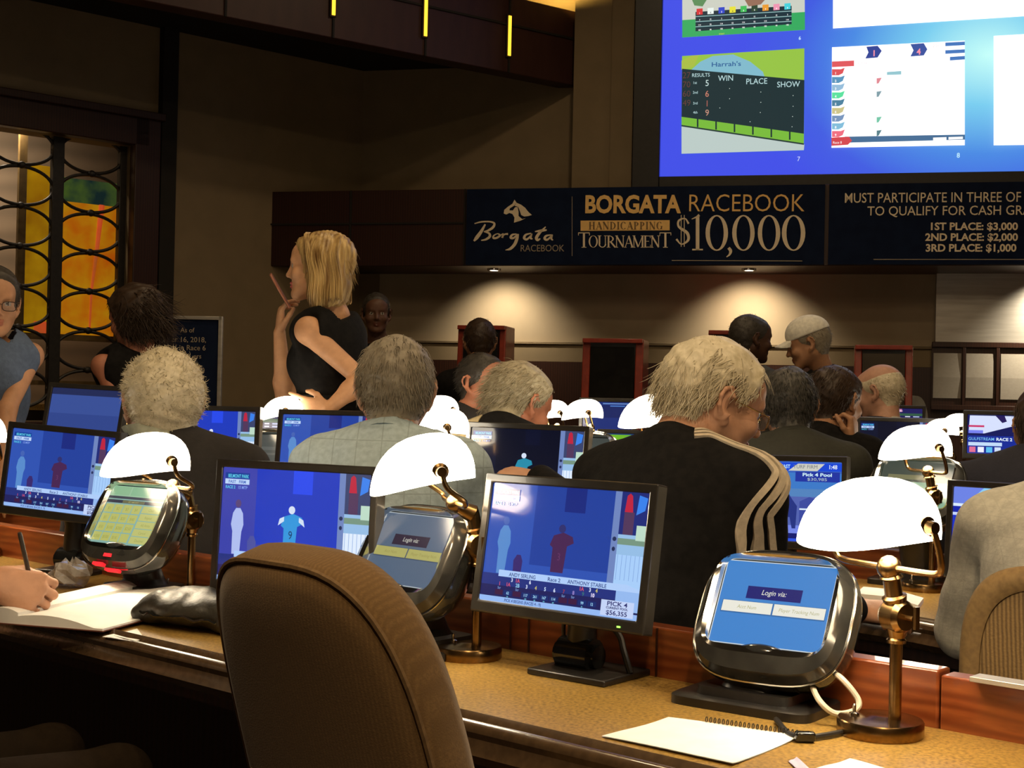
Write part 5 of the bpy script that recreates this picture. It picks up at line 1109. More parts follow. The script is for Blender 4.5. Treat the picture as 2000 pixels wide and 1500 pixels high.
# ------------------------------------------------------------------ touch terminals
def pic_login(s, c=(74, 142, 218), b1=(252, 250, 236), tx=(196, 192, 140)):
    s.rect(0, 0, 1, 1, (225, 235, 240)); s.rect(0.008, 0.01, 0.992, 0.99, c); s.rect(0.245, 0.55, 0.735, 0.70, (40, 40, 120) if c[2] > 200 else (58, 42, 66)); s.text('Login via:', 0.49, 0.605, 0.060, (235, 235, 225), al='c', shear=0.2, bold=0.006)
    for a, b, t in ((0.05, 0.50, 'Acct Num'), (0.515, 0.965, 'Player Tracking Num')):
        s.rect(a - 0.006, 0.365, b + 0.006, 0.515, tuple(int(v * 0.8) for v in c)); s.rect(a, 0.38, b, 0.51, b1); s.text(t, (a + b) / 2, 0.425, 0.042, tx, al='c', shear=0.15)
def pic_keys(s):
    s.rect(0, 0, 1, 1, (150, 196, 186)); s.rect(0, 0.80, 1, 1, (170, 214, 176)); s.rect(0.35, 0.84, 0.67, 0.99, (150, 204, 160)); s.rect(0.69, 0.80, 1, 1, (196, 226, 190)); s.rect(0.03, 0.84, 0.33, 0.99, (156, 206, 160)); s.rect(0, 0.775, 1, 0.82, (66, 70, 84)); s.rect(0, 0.70, 1, 0.755, (54, 58, 76)); s.rect(0.27, 0.705, 0.65, 0.75, (120, 118, 80)); s.text('BET AMOUNT', 0.46, 0.713, 0.028, (190, 184, 110), al='c', bold=0.01)
    ys = [0.53, 0.365, 0.20, 0.035]; T_ = [['$1', '$2', '$3', '$4'], ['$5', '$10', '$20', '$40'], ['$50', '$100', '$200', '$250'], ['$300', '$500', '$1K', '']]
    for r in range(4):
        for c in range(4):
            x = 0.015 + c * 0.158; s.rect(x, ys[r], x + 0.143, ys[r] + 0.145, (206, 208, 116)); s.text(T_[r][c], x + 0.071, ys[r] + 0.045, 0.05, (172, 174, 84), al='c') if T_[r][c] else None
    for i, t in enumerate(('Clear', 'Repeat', 'All Amts', 'Cancel', 'Decimal')):
        y = 0.555 - i * 0.131; s.rect(0.665, y, 0.985, y + 0.118, (212, 214, 128)); s.text(t, 0.825, y + 0.035, 0.045, (176, 178, 92), al='c')
def pic_menu(s):
    s.rect(0, 0, 1, 1, (150, 190, 160)); s.rect(0, 0.55, 1, 1, (70, 80, 70)); s.rect(0.1, 0.6, 0.9, 0.7, (130, 128, 90)); s.rect(0.45, 0.1, 0.9, 0.4, (196, 200, 90))
def pic_grey(s):
    s.rect(0, 0, 1, 1, (120, 128, 122)); s.rect(0.3, 0.62, 0.8, 0.70, (150, 156, 150)); s.rect(0.3, 0.50, 0.85, 0.55, (150, 156, 150))
TP = dict(login=pic_login, login2=lambda s: pic_login(s, (104, 124, 150), (212, 206, 120), (186, 180, 100)), keys=pic_keys, menu=pic_menu, grey=pic_grey)
def terminal(px, py, D, yaw, tilt, roll, pic, label, sw=0.20, sh=0.15, red=False, k=0.85, base=(0.0, 0.05), group='touch terminals'):
    c = P(px, py, D); a = RAD(yaw)
    root = empty('touch_terminal', (c[0], c[1], DESK), label, 'terminal', group, rz=-a); hz = c[2] - DESK; t = RAD(tilt); r = RAD(roll)
    up = V3(0, math.sin(t), math.cos(t)); x = V3(1, 0, 0); x2 = x * math.cos(r) + up * math.sin(r); u2 = -x * math.sin(r) + up * math.cos(r); n = -np.cross(x2, u2)
    M = T3((0, 0, hz), x2, n, u2); N_ = 56; f = sw / 0.20
    def ring(w_, h_, e, y, cz=-0.016): return [(p[0] * f, y * f, (p[1] + cz) * f) for p in sup(w_, h_, e, N_)]
    mb = MB()
    mb.rings([ring(0.101, 0.0765, 14, 0.004, 0), ring(0.104, 0.080, 9, -0.008, 0), ring(0.112, 0.088, 5, -0.012, -0.004)], caps=False, T=M); mb.build('inner_bezel', MT['chrome'], root)
    mb = MB(); mb.rings([ring(0.112, 0.088, 5, -0.012, -0.004), ring(0.124, 0.104, 3.6, -0.006), ring(0.134, 0.115, 3.2, 0.012)], caps=False, T=M); mb.build('glossy_surround', MT['smoke_chrome'], root)
    mb = MB(); mb.rings([ring(0.134, 0.115, 3.2, 0.012), ring(0.139, 0.119, 3.1, 0.030), ring(0.134, 0.114, 3.0, 0.055), ring(0.112, 0.095, 2.8, 0.085), ring(0.070, 0.062, 2.6, 0.105)], T=M); mb.build('rear_shell', MT['shell'], root)
    mb = MB(); mb.tube([(p[0] * 1.002, p[1], p[2] * 1.0 - 0.0) for p in ring(0.1355, 0.1165, 3.2, 0.014)], 0.0022 * f, 6, closed=True, T=M); mb.build('trim_line', MT['chrome'], root)
    mb = MB(); mb.ball((0, -0.001 * f, -0.088 * f), (0.046 * f, 0.010 * f, 0.017 * f), 18, T=M); mb.build('thumb_rest', MT['black_gloss'], root)
    s = Scr(sw, sh, k, gloss=0.2); TP[pic](s); s.build('screen', root, M @ T3((0, 0.003 * f, 0)))
    if red:
        mb = MB(); mb.box((-0.004, -0.004, -0.108), (0.026, 0.012, 0.008), T=M); mb.box((-0.03, 0.0, -0.130), (0.034, 0.012, 0.007), T=M); mb.box((0.02, 0.004, -0.140), (0.045, 0.012, 0.006), T=M); mb.build('red_reader_light', MT['led_red'], root)
    bx, by = base; q = M @ Vector((0, 0.06 * f, -0.07 * f))
    mb = MB(); mb.rings([[(p[0] + bx, p[1] + by, 0.03) for p in sup(0.055, 0.05, 3, 20)], [(p[0] + bx, p[1] + by, 0.045) for p in sup(0.045, 0.042, 3, 20)], [(p[0] + q.x, p[1] + q.y, max(q.z, 0.07)) for p in sup(0.05, 0.035, 3, 20)]]); mb.build('neck', MT['black'], root)
    mb = MB(); mb.rings([[(p[0] + bx, p[1] + by, z) for p in sup(w_, d_, 8, 28)] for w_, d_, z in ((0.125, 0.085, 0), (0.125, 0.085, 0.014), (0.120, 0.080, 0.017), (0.085, 0.065, 0.018), (0.083, 0.063, 0.032))]); mb.build('base_plate', MT['black'], root)
    return root

# ------------------------------------------------------------------ banker lamps
def lamp(px, py, D, yaw, label, pole=0.0, sc=1.0, tip=4.0, lean=0.062, col=None):
    """px, py, D: where the foot stands (desk level) or, with D given, the middle of the shade"""
    a = RAD(yaw)
    if D is None: b = onz(px, py, DESK)
    else:
        c = P(px, py, D); n = V3(math.sin(a), math.cos(a), 0); b = c + n * lean * sc; pole = c[2] - DESK - 0.318 * sc
    root = empty('desk_lamp', (b[0], b[1], DESK), label, 'lamp', 'brass desk lamps', rz=-a)
    k = Matrix.Scale(sc, 4); pz = pole / sc
    def B(mb, nm, m): 
        mb.v = [tuple(Vector(v) * sc) for v in mb.v]; return mb.build(nm, m, root)
    mb = MB(); mb.lathe([(0.001, 0), (0.064, 0), (0.065, 0.003), (0.065, 0.021), (0.063, 0.024), (0.020, 0.0255), (0.014, 0.028), (0.001, 0.028)], 40, T=T3((-0.018, -0.012, 0))); B(mb, 'base', MT['brass'])
    mb = MB(); mb.lathe([(0.001, 0.0), (0.008, 0.0), (0.008, 0.004), (0.003, 0.006), (0.003, 0.016), (0.0015, 0.018)], 12, T=T3((-0.050, -0.035, 0.024))); B(mb, 'switch', MT['chrome'])
    mb = MB(); mb.lathe([(0.0095, 0.024), (0.0095, 0.146 + pz), (0.014, 0.147 + pz), (0.015, 0.152 + pz), (0.011, 0.157 + pz)], 16); B(mb, 'pole', MT['brass'])
    z0 = 0.150 + pz; hy = -0.018 - (lean - 0.062) * 0.55; zy = z0 + 0.112 + (lean - 0.062) * 0.1
    mb = MB(); mb.tube([(0, 0, z0), (0, 0, z0 + 0.02)], [0.011, 0.018], 14); mb.tube([(0.020, 0, z0 + 0.038), (0.012, 0, z0 + 0.038), (-0.012, 0, z0 + 0.038), (-0.020, 0, z0 + 0.038)], [0.020, 0.026, 0.026, 0.020], 20); mb.tube([(0, -0.002, z0 + 0.055), (0, -0.006, z0 + 0.068), (0, -0.007, z0 + 0.070), (0, -0.012, z0 + 0.094), (0, -0.013, z0 + 0.097), (0, hy + 0.004, zy - 0.006)], [0.016, 0.019, 0.0135, 0.0135, 0.018, 0.012], 16); B(mb, 'clutch_joint', MT['brass'])
    mb = MB(); mb.tube([(0.018, 0, z0 + 0.038), (0.034, 0, z0 + 0.038)], 0.004, 8); mb.box((0.040, 0, z0 + 0.040), (0.005, 0.008, 0.034)); B(mb, 'thumb_screw', MT['brass'])
    piv = (0.0, -lean + 0.018, z0 + 0.183)
    mb = MB(); mb.ball((0, hy, zy), 0.019, 14)
    for s in (-1, 1): mb.tube(smooth_path([(0, hy, zy), (s * 0.06, hy, zy), (s * 0.096, hy - 0.002, zy + 0.002), (s * 0.108, hy - 0.006, zy + 0.012), (s * 0.110, piv[1] + 0.012, piv[2] - 0.03), (s * 0.109, piv[1], piv[2])], 5), 0.0052, 10)
    B(mb, 'yoke', MT['brass'])
    for s in (-1, 1):
        mb = MB(); mb.tube([(s * 0.088, piv[1], piv[2]), (s * 0.101, piv[1], piv[2]), (s * 0.103, piv[1], piv[2]), (s * 0.115, piv[1], piv[2])], [0.016, 0.016, 0.011, 0.009], 14); B(mb, 'pivot_knob', MT['brass'])
    ct, st = math.cos(RAD(tip)), math.sin(RAD(tip)); rot = Matrix([[1, 0, 0, 0], [0, ct, -st, piv[1]], [0, st, ct, piv[2]], [0, 0, 0, 1]])
    rings = []
    def sh(v, off):
        rr = []
        for j in range(44):
            u = 2 * math.pi * j / 44; cu, su = math.cos(u), math.sin(u); e = 0.86
            w = math.cos(v) ** 0.80
            rr.append((math.copysign(abs(cu) ** e, cu) * (0.104 - off) * w, -0.020 * (1 - math.sin(v)) + math.copysign(abs(su) ** 0.95, su) * (0.100 - off) * w, -0.030 + (0.096 - off) * math.sin(v) ** 0.95 + 0.010 * cu * cu * (1 - math.sin(v))))
        return rr
    vs_ = [0.0, 0.1, 0.22, 0.36, 0.52, 0.7, 0.9, 1.1, 1.3, 1.45, 1.53]
    rings = [sh(v, 0.0045) for v in vs_[::-1]] + [sh(v, 0.0) for v in vs_]
    mb = MB(); mb.rings(rings, T=rot); B(mb, 'glass_shade', MT['opal'])
    mb = MB(); mb.tube([(-0.095, piv[1] - 0.01, piv[2] + 0.012), (-0.04, piv[1] - 0.01, piv[2] + 0.008)], 0.012, 12); B(mb, 'lamp_socket', MT['brass'])
    mb = MB(); mb.ball((0.0, piv[1] - 0.012, piv[2] + 0.004), (0.044, 0.022, 0.022), 14); B(mb, 'bulb', MT['bulb'])
    return root

# ------------------------------------------------------------------ chairs
def chair(loc, yaw, label, recline=18, mesh=False, w=0.225, top=1.04, zb=0.50, hidden=False):
    """faces heading yaw; the back stands behind the seat"""
    a = RAD(yaw); root = empty('swivel_chair', (loc[0], loc[1], 0), label, 'chair', 'swivel chairs', rz=-a)
    seat = MT['mesh_fabric'] if mesh else MT['fabric']
    mb = MB(); mb.rings([[(p[0], p[1], z) for p in sup(0.235 * f, 0.225 * f, 4, 32)] for f, z in ((0.94, 0.42), (1, 0.435), (1, 0.47), (0.95, 0.488), (0.8, 0.492))]); mb.build('seat', seat, root)
    t = RAD(recline); yb = -0.235; hgt = (top - zb) / math.cos(t); M = T3((0, yb, zb), (1, 0, 0), (0, math.cos(t), math.sin(t)), (0, -math.sin(t), math.cos(t)))
    def outline(f, y, n=64, inset=0.0):
        o = []
        for k in range(n):
            q = 2 * math.pi * k / n; c, s = math.cos(q), math.sin(q)
            e = 3.2 if s > 0 else 5.0
            x = math.copysign(abs(c) ** (2 / e), c) * (w - inset); z = math.copysign(abs(s) ** (2 / e), s)
            wz = 1.0 - 0.10 * max(0, -z) ** 1.5 - 0.03 * max(0, z); x *= wz
            o.append((x, y + 0.9 * x * x * (1 if True else 0), hgt / 2 + z * (hgt / 2 - inset)))
        return o
    if not mesh:
        mb = MB(); mb.rings([outline(1, 0.030, inset=0.06), outline(1, 0.034, inset=0.026), outline(1, 0.024, inset=0.006), outline(1, 0.006, inset=0.0), outline(1, -0.030, inset=0.0), outline(1, -0.046, inset=0.010), outline(1, -0.052, inset=0.03)] + [outline(1, -0.055, inset=q_) for q_ in (0.06, 0.09, 0.12, 0.15, 0.172)], T=M); mb.build('backrest', seat, root, angle=60)
        mb = MB(); mb.tube(outline(1, -0.042, inset=0.003), 0.0040, 6, T=M, closed=True); mb.build('piping', mat('tan_piping', (0.17, 0.10, 0.04), 0.9, noise=(120, (0.13, 0.075, 0.03), 0.4, 0.6)), root)
    else:
        mb = MB(); mb.rings([outline(1, 0.010, inset=0.040), outline(1, 0.020, inset=0.022), outline(1, 0.014, inset=0.004), outline(1, -0.006, inset=0.0), outline(1, -0.020, inset=0.006), outline(1, -0.024, inset=0.024), outline(1, -0.014, inset=0.040)], caps=False, T=M); mb.build('back_frame', MT['frame_fabric'], root, angle=60)
        mb = MB(); mb.rings([outline(1, -0.004, inset=0.038), outline(1, -0.010, inset=0.038)], T=M); mb.build('back_mesh', MT['mesh_fabric'], root)
    mb = MB(); mb.tube([(0, -0.05, 0.40), (0, -0.20, 0.405), (0, -0.235, 0.43), (0, -0.24, 0.47)], [0.03, 0.03, 0.026, 0.02], 10); mb.build('back_bracket', MT['black'], root)
    mb = MB(); mb.tube([(0, 0, 0.09), (0, 0, 0.42)], 0.028, 14); mb.build('gas_post', MT['black'], root)
    for k in range(5):
        q = RAD(72 * k + 20); mb = MB(); mb.tube([(0, 0, 0.09), (0.15 * math.cos(q), 0.15 * math.sin(q), 0.085), (0.27 * math.cos(q), 0.27 * math.sin(q), 0.065)], [0.026, 0.022, 0.016], 8); l = mb.build('base_arm', MT['black'], root)
        mb = MB(); mb.tube([(0.27 * math.cos(q) - 0.012 * math.sin(q), 0.27 * math.sin(q) + 0.012 * math.cos(q), 0.028), (0.27 * math.cos(q) + 0.012 * math.sin(q), 0.27 * math.sin(q) - 0.012 * math.cos(q), 0.028)], 0.027, 12); mb.build('caster', MT['black'], l)
    return root
def stool(loc, label):
    root = empty('desk_stool', (loc[0], loc[1], 0), label, 'stool', 'stools at the desks')
    mb = MB(); mb.lathe([(0.001, 0.37), (0.17, 0.37), (0.185, 0.385), (0.185, 0.415), (0.17, 0.428), (0.001, 0.43)], 28); mb.build('seat', MT['fabric'], root)
    mb = MB(); mb.lathe([(0.001, 0), (0.2, 0), (0.195, 0.015), (0.03, 0.03), (0.026, 0.37), (0.001, 0.37)], 24); mb.build('pedestal', MT['black'], root)
    return root
# ------------------------------------------------------------------ things on the desks
# front desk
monitor(113, 924, 3.72, 0.375, 0.252, 21, 5, -3, 'belmont', 'dark monitor with race feed beside the writing hand on the front desk')
monitor(568, 1036, 2.86, 0.42, 0.28, 29, 3, 0, 'belmont1', 'monitor showing a figure in light blue, half hidden by the tan chair back')
monitor(1094, 1074, 2.49, 0.385, 0.26, 38.3, 9, 0, 'belmont', 'large monitor showing the pick-four pool in front of the man in the striped jacket', arm=True)
terminal(253, 1006, 3.30, 33, 29, 0, 'keys', 'touch terminal with a yellow keypad screen and red reader light', red=True, k=0.75)
terminal(795, 1072, 2.70, 42, 29.6, 0, 'login2', 'touch terminal with a grey login screen just past the tan chair back', k=0.62)
terminal(1508, 1180, 2.28, 35.8, 30, 0.9, 'login', 'touch terminal with a bright blue login screen above the white paper', k=0.85, base=(-0.025, 0.0))
lamp(372, 1166, None, 50, 'lit brass desk lamp behind the yellow keypad terminal', lean=0.125)
lamp(930, 1287, None, 76, 'lit brass desk lamp between the tan chair and the pick-four monitor', tip=11, lean=0.115, pole=0.030)
lamp(1747, 1437, None, 60, 'lit brass desk lamp nearest the camera beside the blue login terminal', pole=-0.006)
lamp(-62, 858, 4.0, 38, 'lit brass desk lamp past the front monitor with race feed, cut by the picture edge', sc=1.0)
# second row
monitor(163, 806, 4.75, 0.30, 0.20, 12, 12, -2, 'blue', 'tilted monitor with a plain blue screen at the window end of the second row')
monitor(412, 862, 4.55, 0.33, 0.235, 10, 4, 0, 'belmont1', 'monitor beside the white-haired head of the man with a pale green collar')
monitor(640, 875, 4.42, 0.36, 0.245, 14, 8, 0, 'belmont', 'monitor behind the shoulder of the man in the pale blue shirt')
monitor(1022, 916, 4.25, 0.42, 0.28, 26, 7, -0.5, 'belmont2', 'dark-pictured monitor in front of the grey-haired man with a cream shoulder patch')
monitor(1523, 980, 3.93, 0.385, 0.265, 30, 5, 1.2, 'track', 'monitor showing a horse and jockey in front of the man in a dark olive shirt')
monitor(1982, 1042, 3.45, 0.36, 0.25, 40, 4, 0, 'race2', 'monitor with a bright blue race two title before the man in a pale checked shirt')
terminal(530, 888, 4.62, 10, 26, 0, 'grey', 'touch terminal with a dull grey screen under a lamp in front of the standing woman', k=0.30)
terminal(1128, 898, 4.35, 30, 20, 0, 'grey', 'touch terminal standing edge-on behind the dark-pictured monitor', k=0.3)
terminal(1785, 945, 3.82, 36, 34, 0, 'menu', 'touch terminal with a pale green menu under the second-row lamp', k=0.8)
lamp(549, 808, 4.62, 80, 'lit desk lamp in front of the standing woman in black', sc=0.72, tip=10)
lamp(862, 842, 4.30, 86, 'lit desk lamp beside the ear of the man in the pale blue shirt', sc=0.86)
lamp(1137, 812, 4.42, 86, 'lit desk lamp above the edge-on touch terminal', sc=0.66)
lamp(1277, 822, 4.25, 60, 'lit desk lamp half hidden by the shoulder of the striped jacket', sc=1.05)
lamp(1787, 884, 3.72, 76, 'lit desk lamp above the touch terminal with a green menu', sc=0.92)
lamp(232, 800, 4.85, 40, 'lit desk lamp almost hidden by the man with the pale green collar', sc=0.7)
# third row and beyond
monitor(500, 840, 5.65, 0.24, 0.19, 8, 4, 0, 'odds', 'monitor with a coloured odds list beside the lamp of the standing woman')
monitor(1186, 817, 5.75, 0.24, 0.17, 12, 4, 0, 'dim', 'dim monitor with dark blue page behind the edge-on terminal lamp')
monitor(1206, 870, 5.55, 0.17, 0.13, 12, 6, 0, 'green', 'small monitor with a green and blue picture below the dim one')
monitor(1270, 803, 6.95, 0.24, 0.11, 12, 3, 0, 'purple', 'far monitor glowing purple beside the white hair of the striped-jacket man')
monitor(1666, 903, 5.25, 0.13, 0.14, 14, 4, 0, 'white', 'monitor with a white and green page behind the olive shirt')
monitor(1752, 872, 5.62, 0.33, 0.235, 16, 4, 0, 'belmont2', 'dark monitor with a small jockey figure behind the second-row lamp')
monitor(1944, 850, 5.35, 0.24, 0.19, 20, 4, 0, 'gulf', 'monitor with a split red, white and blue page near the man in navy')
monitor(1752, 822, 7.0, 0.28, 0.16, 12, 3, 0, 'odds', 'far monitor peeping over the dark monitor with a jockey figure')
lamp(853, 806, 5.6, 50, 'lit desk lamp rising just behind another by the pale blue shirt', sc=0.86)
lamp(1073, 812, 5.55, 70, 'lit desk lamp before the face of the grey-haired man in profile', sc=0.78)
lamp(1836, 846, 5.45, 104, 'lit desk lamp, middle one of the three stepping back by the olive shirt', sc=0.72)
lamp(1868, 830, 7.02, 80, 'lit desk lamp, farthest of the three stepping back by the olive shirt', sc=0.72)

# --- open book, pad, sheet and small things on the front desk
zt = DESK + 0.006
k0, k1 = onz(35, 1200, DESK + 0.03), onz(288, 1142, DESK + 0.03); c = (k0 + k1) / 2; ax = hat((k1 - k0) * V3(1, 1, 0)); L = float(np.linalg.norm(k1 - k0))
q = onz(330, 1188, DESK + 0.02); side = V3(ax[1], -ax[0], 0); Wd = abs(float((q - k1) @ side)); Wd = min(max(Wd, 0.16), 0.24)
bk = empty('open_book', (c[0], c[1], DESK + 0.010), 'open white notebook under the writing hand', 'book', rz=math.atan2(ax[1], ax[0]))
def pages(mb, sgn, w, rise=0.022):
    n = 10; top = [(sgn * w * i / n, 0.004 + rise * math.sin(math.pi * min(1, (i / n) * 0.9 + 0.22)) ** 0.8) for i in range(n + 1)]
    poly = [(0, 0)] + top + [(sgn * w, 0.0)]
    mb.rings([[(-L / 2, -u, z) for u, z in poly], [(L / 2, -u, z) for u, z in poly]])
mb = MB(); pages(mb, 1, Wd, 0.018); mb.build('page_block', MT['paper'], bk, angle=50)
mb = MB(); pages(mb, -1, Wd * 0.6, 0.028); mb.build('page_block', MT['paper'], bk, angle=50)
mb = MB(); mb.box((0, -(Wd - Wd * .6) / 2, -0.001), (L + 0.006, Wd * 1.6 + 0.006, 0.002)); mb.build('cover', mat('brown_cover', (0.16, 0.05, 0.03), 0.6, noise=(30, (0.12, 0.04, 0.024), 0.4, 0.6)), bk)
def sheet(name, pts, label, cat, m, curl=0.004, h=0.0012, rz=0, extra=None):
    w = [onz(x, y, DESK + 0.008) for x, y in pts]; c = sum(w) / len(w); o = empty(name, (c[0], c[1], DESK), label, cat)
    n = 8; g = []
    for i in range(n + 1):
        for j in range(n + 1):
            u, v = i / n, j / n; p = (w[0] * (1 - u) + w[1] * u) * (1 - v) + (w[3] * (1 - u) + w[2] * u) * v - V3(c[0], c[1], 0)
            g.append((p[0], p[1], 0.0105 + curl * (abs(u - .5) * 2) ** 2 * (0.4 + v) + 0.0006 * math.sin(7 * u + 5 * v)))
    mb = MB(); m_ = (n + 1) ** 2; mb.add(g + [(a, b, z - h) for a, b, z in g], [(i * (n + 1) + j, i * (n + 1) + j + 1, (i + 1) * (n + 1) + j + 1, (i + 1) * (n + 1) + j) for i in range(n) for j in range(n)] + [(m_ + i * (n + 1) + j, m_ + (i + 1) * (n + 1) + j, m_ + (i + 1) * (n + 1) + j + 1, m_ + i * (n + 1) + j + 1) for i in range(n) for j in range(n)])
    mb.v = [(a, b, z - 0.009) for a, b, z in mb.v]
    mb.build('page', m, o, angle=60); return o, w, c
pad, w, c = sheet('notepad', [(1175, 1430), (1306, 1394), (1562, 1432), (1432, 1486)], 'white spiral notepad sheet lying before the blue login terminal', 'notepad', MT['paper'], 0.003)
mb = MB(); e0, e1 = w[1] - V3(c[0], c[1], 0), w[2] - V3(c[0], c[1], 0); dd = hat(e1 - e0); nn = V3(-dd[1], dd[0], 0)
for i in range(22):
    q = e0 + (e1 - e0) * (0.30 + 0.68 * i / 21); q = V3(q[0], q[1], 0.008); mb.tube([tuple(q + nn * (0.004 * math.cos(t)) + V3(0, 0, 0.004 * math.sin(t))) for t in [2 * math.pi * k / 10 for k in range(10)]], 0.0008, 5, closed=True)
mb.build('spiral_binding', MT['cable_black'], pad)
mb = MB(); r_ = random.Random(3)
for row in range(3):
    for i in range(12):
        u = 0.16 + 0.05 * i + r_.uniform(-.01, .01); v = 0.30 + 0.12 * row
        p = (w[0] * (1 - u) + w[1] * u) * (1 - v) + (w[3] * (1 - u) + w[2] * u) * v - V3(c[0], c[1], 0); p = V3(p[0], p[1], 0.0056)
        if r_.random() < 0.75: mb.add([tuple(p + V3(a, b, 0)) for a, b in ((0, 0), (0.006 + r_.random() * .006, 0.001), (0.006, 0.003), (0.001, 0.003))], [(0, 1, 2, 3)])
sheet('paper_scrap', [(1540, 1478), (1556, 1470), (1590, 1500), (1572, 1510)], 'narrow lilac paper strip at the desk edge below the notepad', 'paper', mat('lilac_paper', (0.52, 0.44, 0.60), 0.5, noise=(20, (0.46, 0.38, 0.54), 0.4, 0.6)), 0.001)
sheet('paper_sheet', [(1592, 1492), (1660, 1473), (1760, 1500), (1690, 1530)], 'pale paper sheet before the nearest lamp, cut by the picture edge', 'paper', MT['paper'], 0.001)
sheet('paper_sheet', [(200, 1237), (268, 1222), (284, 1242), (262, 1246)], 'white paper corner showing under the notebook by the black pouch', 'paper', MT['paper'], 0.0)
# black pouch
p0, p1 = onz(262, 1205, DESK), onz(520, 1215, DESK); c = onz(402, 1222, DESK); ax = hat((p1 - p0) * V3(1, 1, 0))
po = empty('zip_pouch', (c[0], c[1], DESK), 'black padded leather pouch between the notebook and the tan chair', 'pouch', rz=RAD(-30))
S_ = Sdf(); S_.ell((0, 0, 0.040), (0.155, 0.100, 0.040), None, 0.02)
for sx in (-1, 1):
    for sy in (-1, 1): S_.cap((sx * 0.09, sy * 0.05, 0.03), (sx * 0.122, sy * 0.076, 0.026), 0.026, 0.018, 0.03)
S_.plane((0, 0, 0.001), (0, 0, -1)); lo, hi = S_.bounds(0.02); V, F = mesh_sdf(wrinkle(S_, 0.0012, 60, 5), lo, hi, 0.005); np_mesh('body', V, F, MT['leather'], po)
mb = MB(); mb.tube([(x * 0.97, y * 0.98, 0.030 + 0.004 * math.cos(4 * i)) for i, (x, y, z) in enumerate(sup(0.150, 0.099, 3.4, 48))], 0.0032, 6, closed=True); mb.build('piping', MT['black_gloss'], po)
# crumpled clear wrapper
c = onz(138, 1146, DESK); cw = empty('plastic_wrapper', (c[0], c[1], DESK), 'crumpled clear plastic wrapper beside the writing hand', 'wrapper')
r_ = np.random.default_rng(4); mb = MB(); rings = []
for i in range(7):
    t = math.pi * (i + 0.5) / 7; rings.append([(0.052 * math.sin(t) * math.cos(a) * (1 + r_.normal(0, .22)), 0.045 * math.sin(t) * math.sin(a) * (1 + r_.normal(0, .22)), max(0.032 + 0.036 * math.cos(t) * (1 + r_.normal(0, .15)), 0.001)) for a in [2 * math.pi * k / 12 for k in range(12)]])
mb.rings(rings); mb.build('film', mat('clear_film', (0.75, 0.72, 0.68), 0.12, trans=0.55, noise=(40, (0.55, 0.5, 0.46), 0.45, 0.55), coat=1.0), cw, smooth=False)
# cables by the blue login terminal
mb = MB(); pts = [P(1610, 1312, 2.24), P(1640, 1322, 2.18), P(1676, 1366, 2.16), P(1668, 1388, 2.15), P(1630, 1393, 2.15), P(1600, 1368, 2.16), P(1582, 1330, 2.22)]
o = mb.tube(smooth_path(pts, 8), 0.0048, 8).build('power_cord', MT['cable_white'], None); tag(o, 'white cord looping out behind the blue login terminal', 'cable')
mb = MB(); pts = [onz(1516, 1405, DESK + .006), onz(1540, 1432, DESK + .006), onz(1572, 1440, DESK + .006), onz(1612, 1436, DESK + .006), onz(1650, 1428, DESK + .006), onz(1670, 1420, DESK + .008)]
o = mb.tube(smooth_path(pts, 6), 0.0045, 8).build('lamp_cord', MT['cable_black'], None); tag(o, 'black cord with a plug lying between the notepad and the nearest lamp', 'cable')
mb = MB(); p = onz(1572, 1438, DESK + .009); mb.box((0, 0, 0), (0.03, 0.016, 0.014), T=Matrix.Translation(Vector(p))); q = mb.build('plug', MT['black_gloss'], o, bevel=0.003)
# metal strip on top of the wood board, right end
a, b = onz(1892, 1326, DESK + 0.09), onz(2120, 1362, DESK + 0.09); d = hat((b - a) * V3(1, 1, 0)); mb = MB(); mb.box((float(np.linalg.norm(b - a)) / 2, 0.020, 0.004), (float(np.linalg.norm(b - a)), 0.036, 0.008))
o = mb.build('desk_plate', MT['silver'], None, bevel=0.001); o.location = (a[0], a[1], DESK + 0.0855); o.rotation_euler = (0, 0, math.atan2(d[1], d[0])); tag(o, 'grey metal plate lying along the top of the wood board', 'plate')
# second-row desk: booklet and sheet
c = onz(1742, 1180, DESK); bo = empty('booklet', (c[0], c[1], DESK), 'white folded booklet under the hand of the striped-jacket man', 'booklet', rz=RAD(-22))
mb = MB(); mb.rings([[(x, -0.07, z) for x, z in ((-0.08, 0), (0.07, 0), (0.07, 0.012), (0.0, 0.028), (-0.08, 0.030))], [(x, 0.07, z) for x, z in ((-0.08, 0), (0.07, 0), (0.07, 0.012), (0.0, 0.028), (-0.08, 0.030))]]); mb.build('pages', MT['paper'], bo)
sheet('paper_sheet', [(1845, 1203), (1880, 1193), (1930, 1200), (1890, 1212)], 'white sheet on the curved desk before the man in the pale checked shirt', 'paper', MT['paper'], 0.0)
sheet('paper_sheet', [(925, 932), (985, 918), (1118, 932), (1040, 950)], 'white sheet lying below the dark-pictured monitor on the curved desk', 'paper', MT['paper'], 0.002)

# --- chairs in view
q = P(812, 1300, 1.80)
chair((q[0] + 0.664 * 0.22, q[1] + 0.748 * 0.22, 0), 42, 'big tan upholstered swivel chair standing empty at the front desk', recline=17, top=1.058, w=0.185, zb=0.44)
chair((1.125, 2.63, 0), 32, 'tan chair with ribbed mesh back under the man in the pale checked shirt', recline=8, mesh=True, top=0.97, w=0.20, zb=0.48)
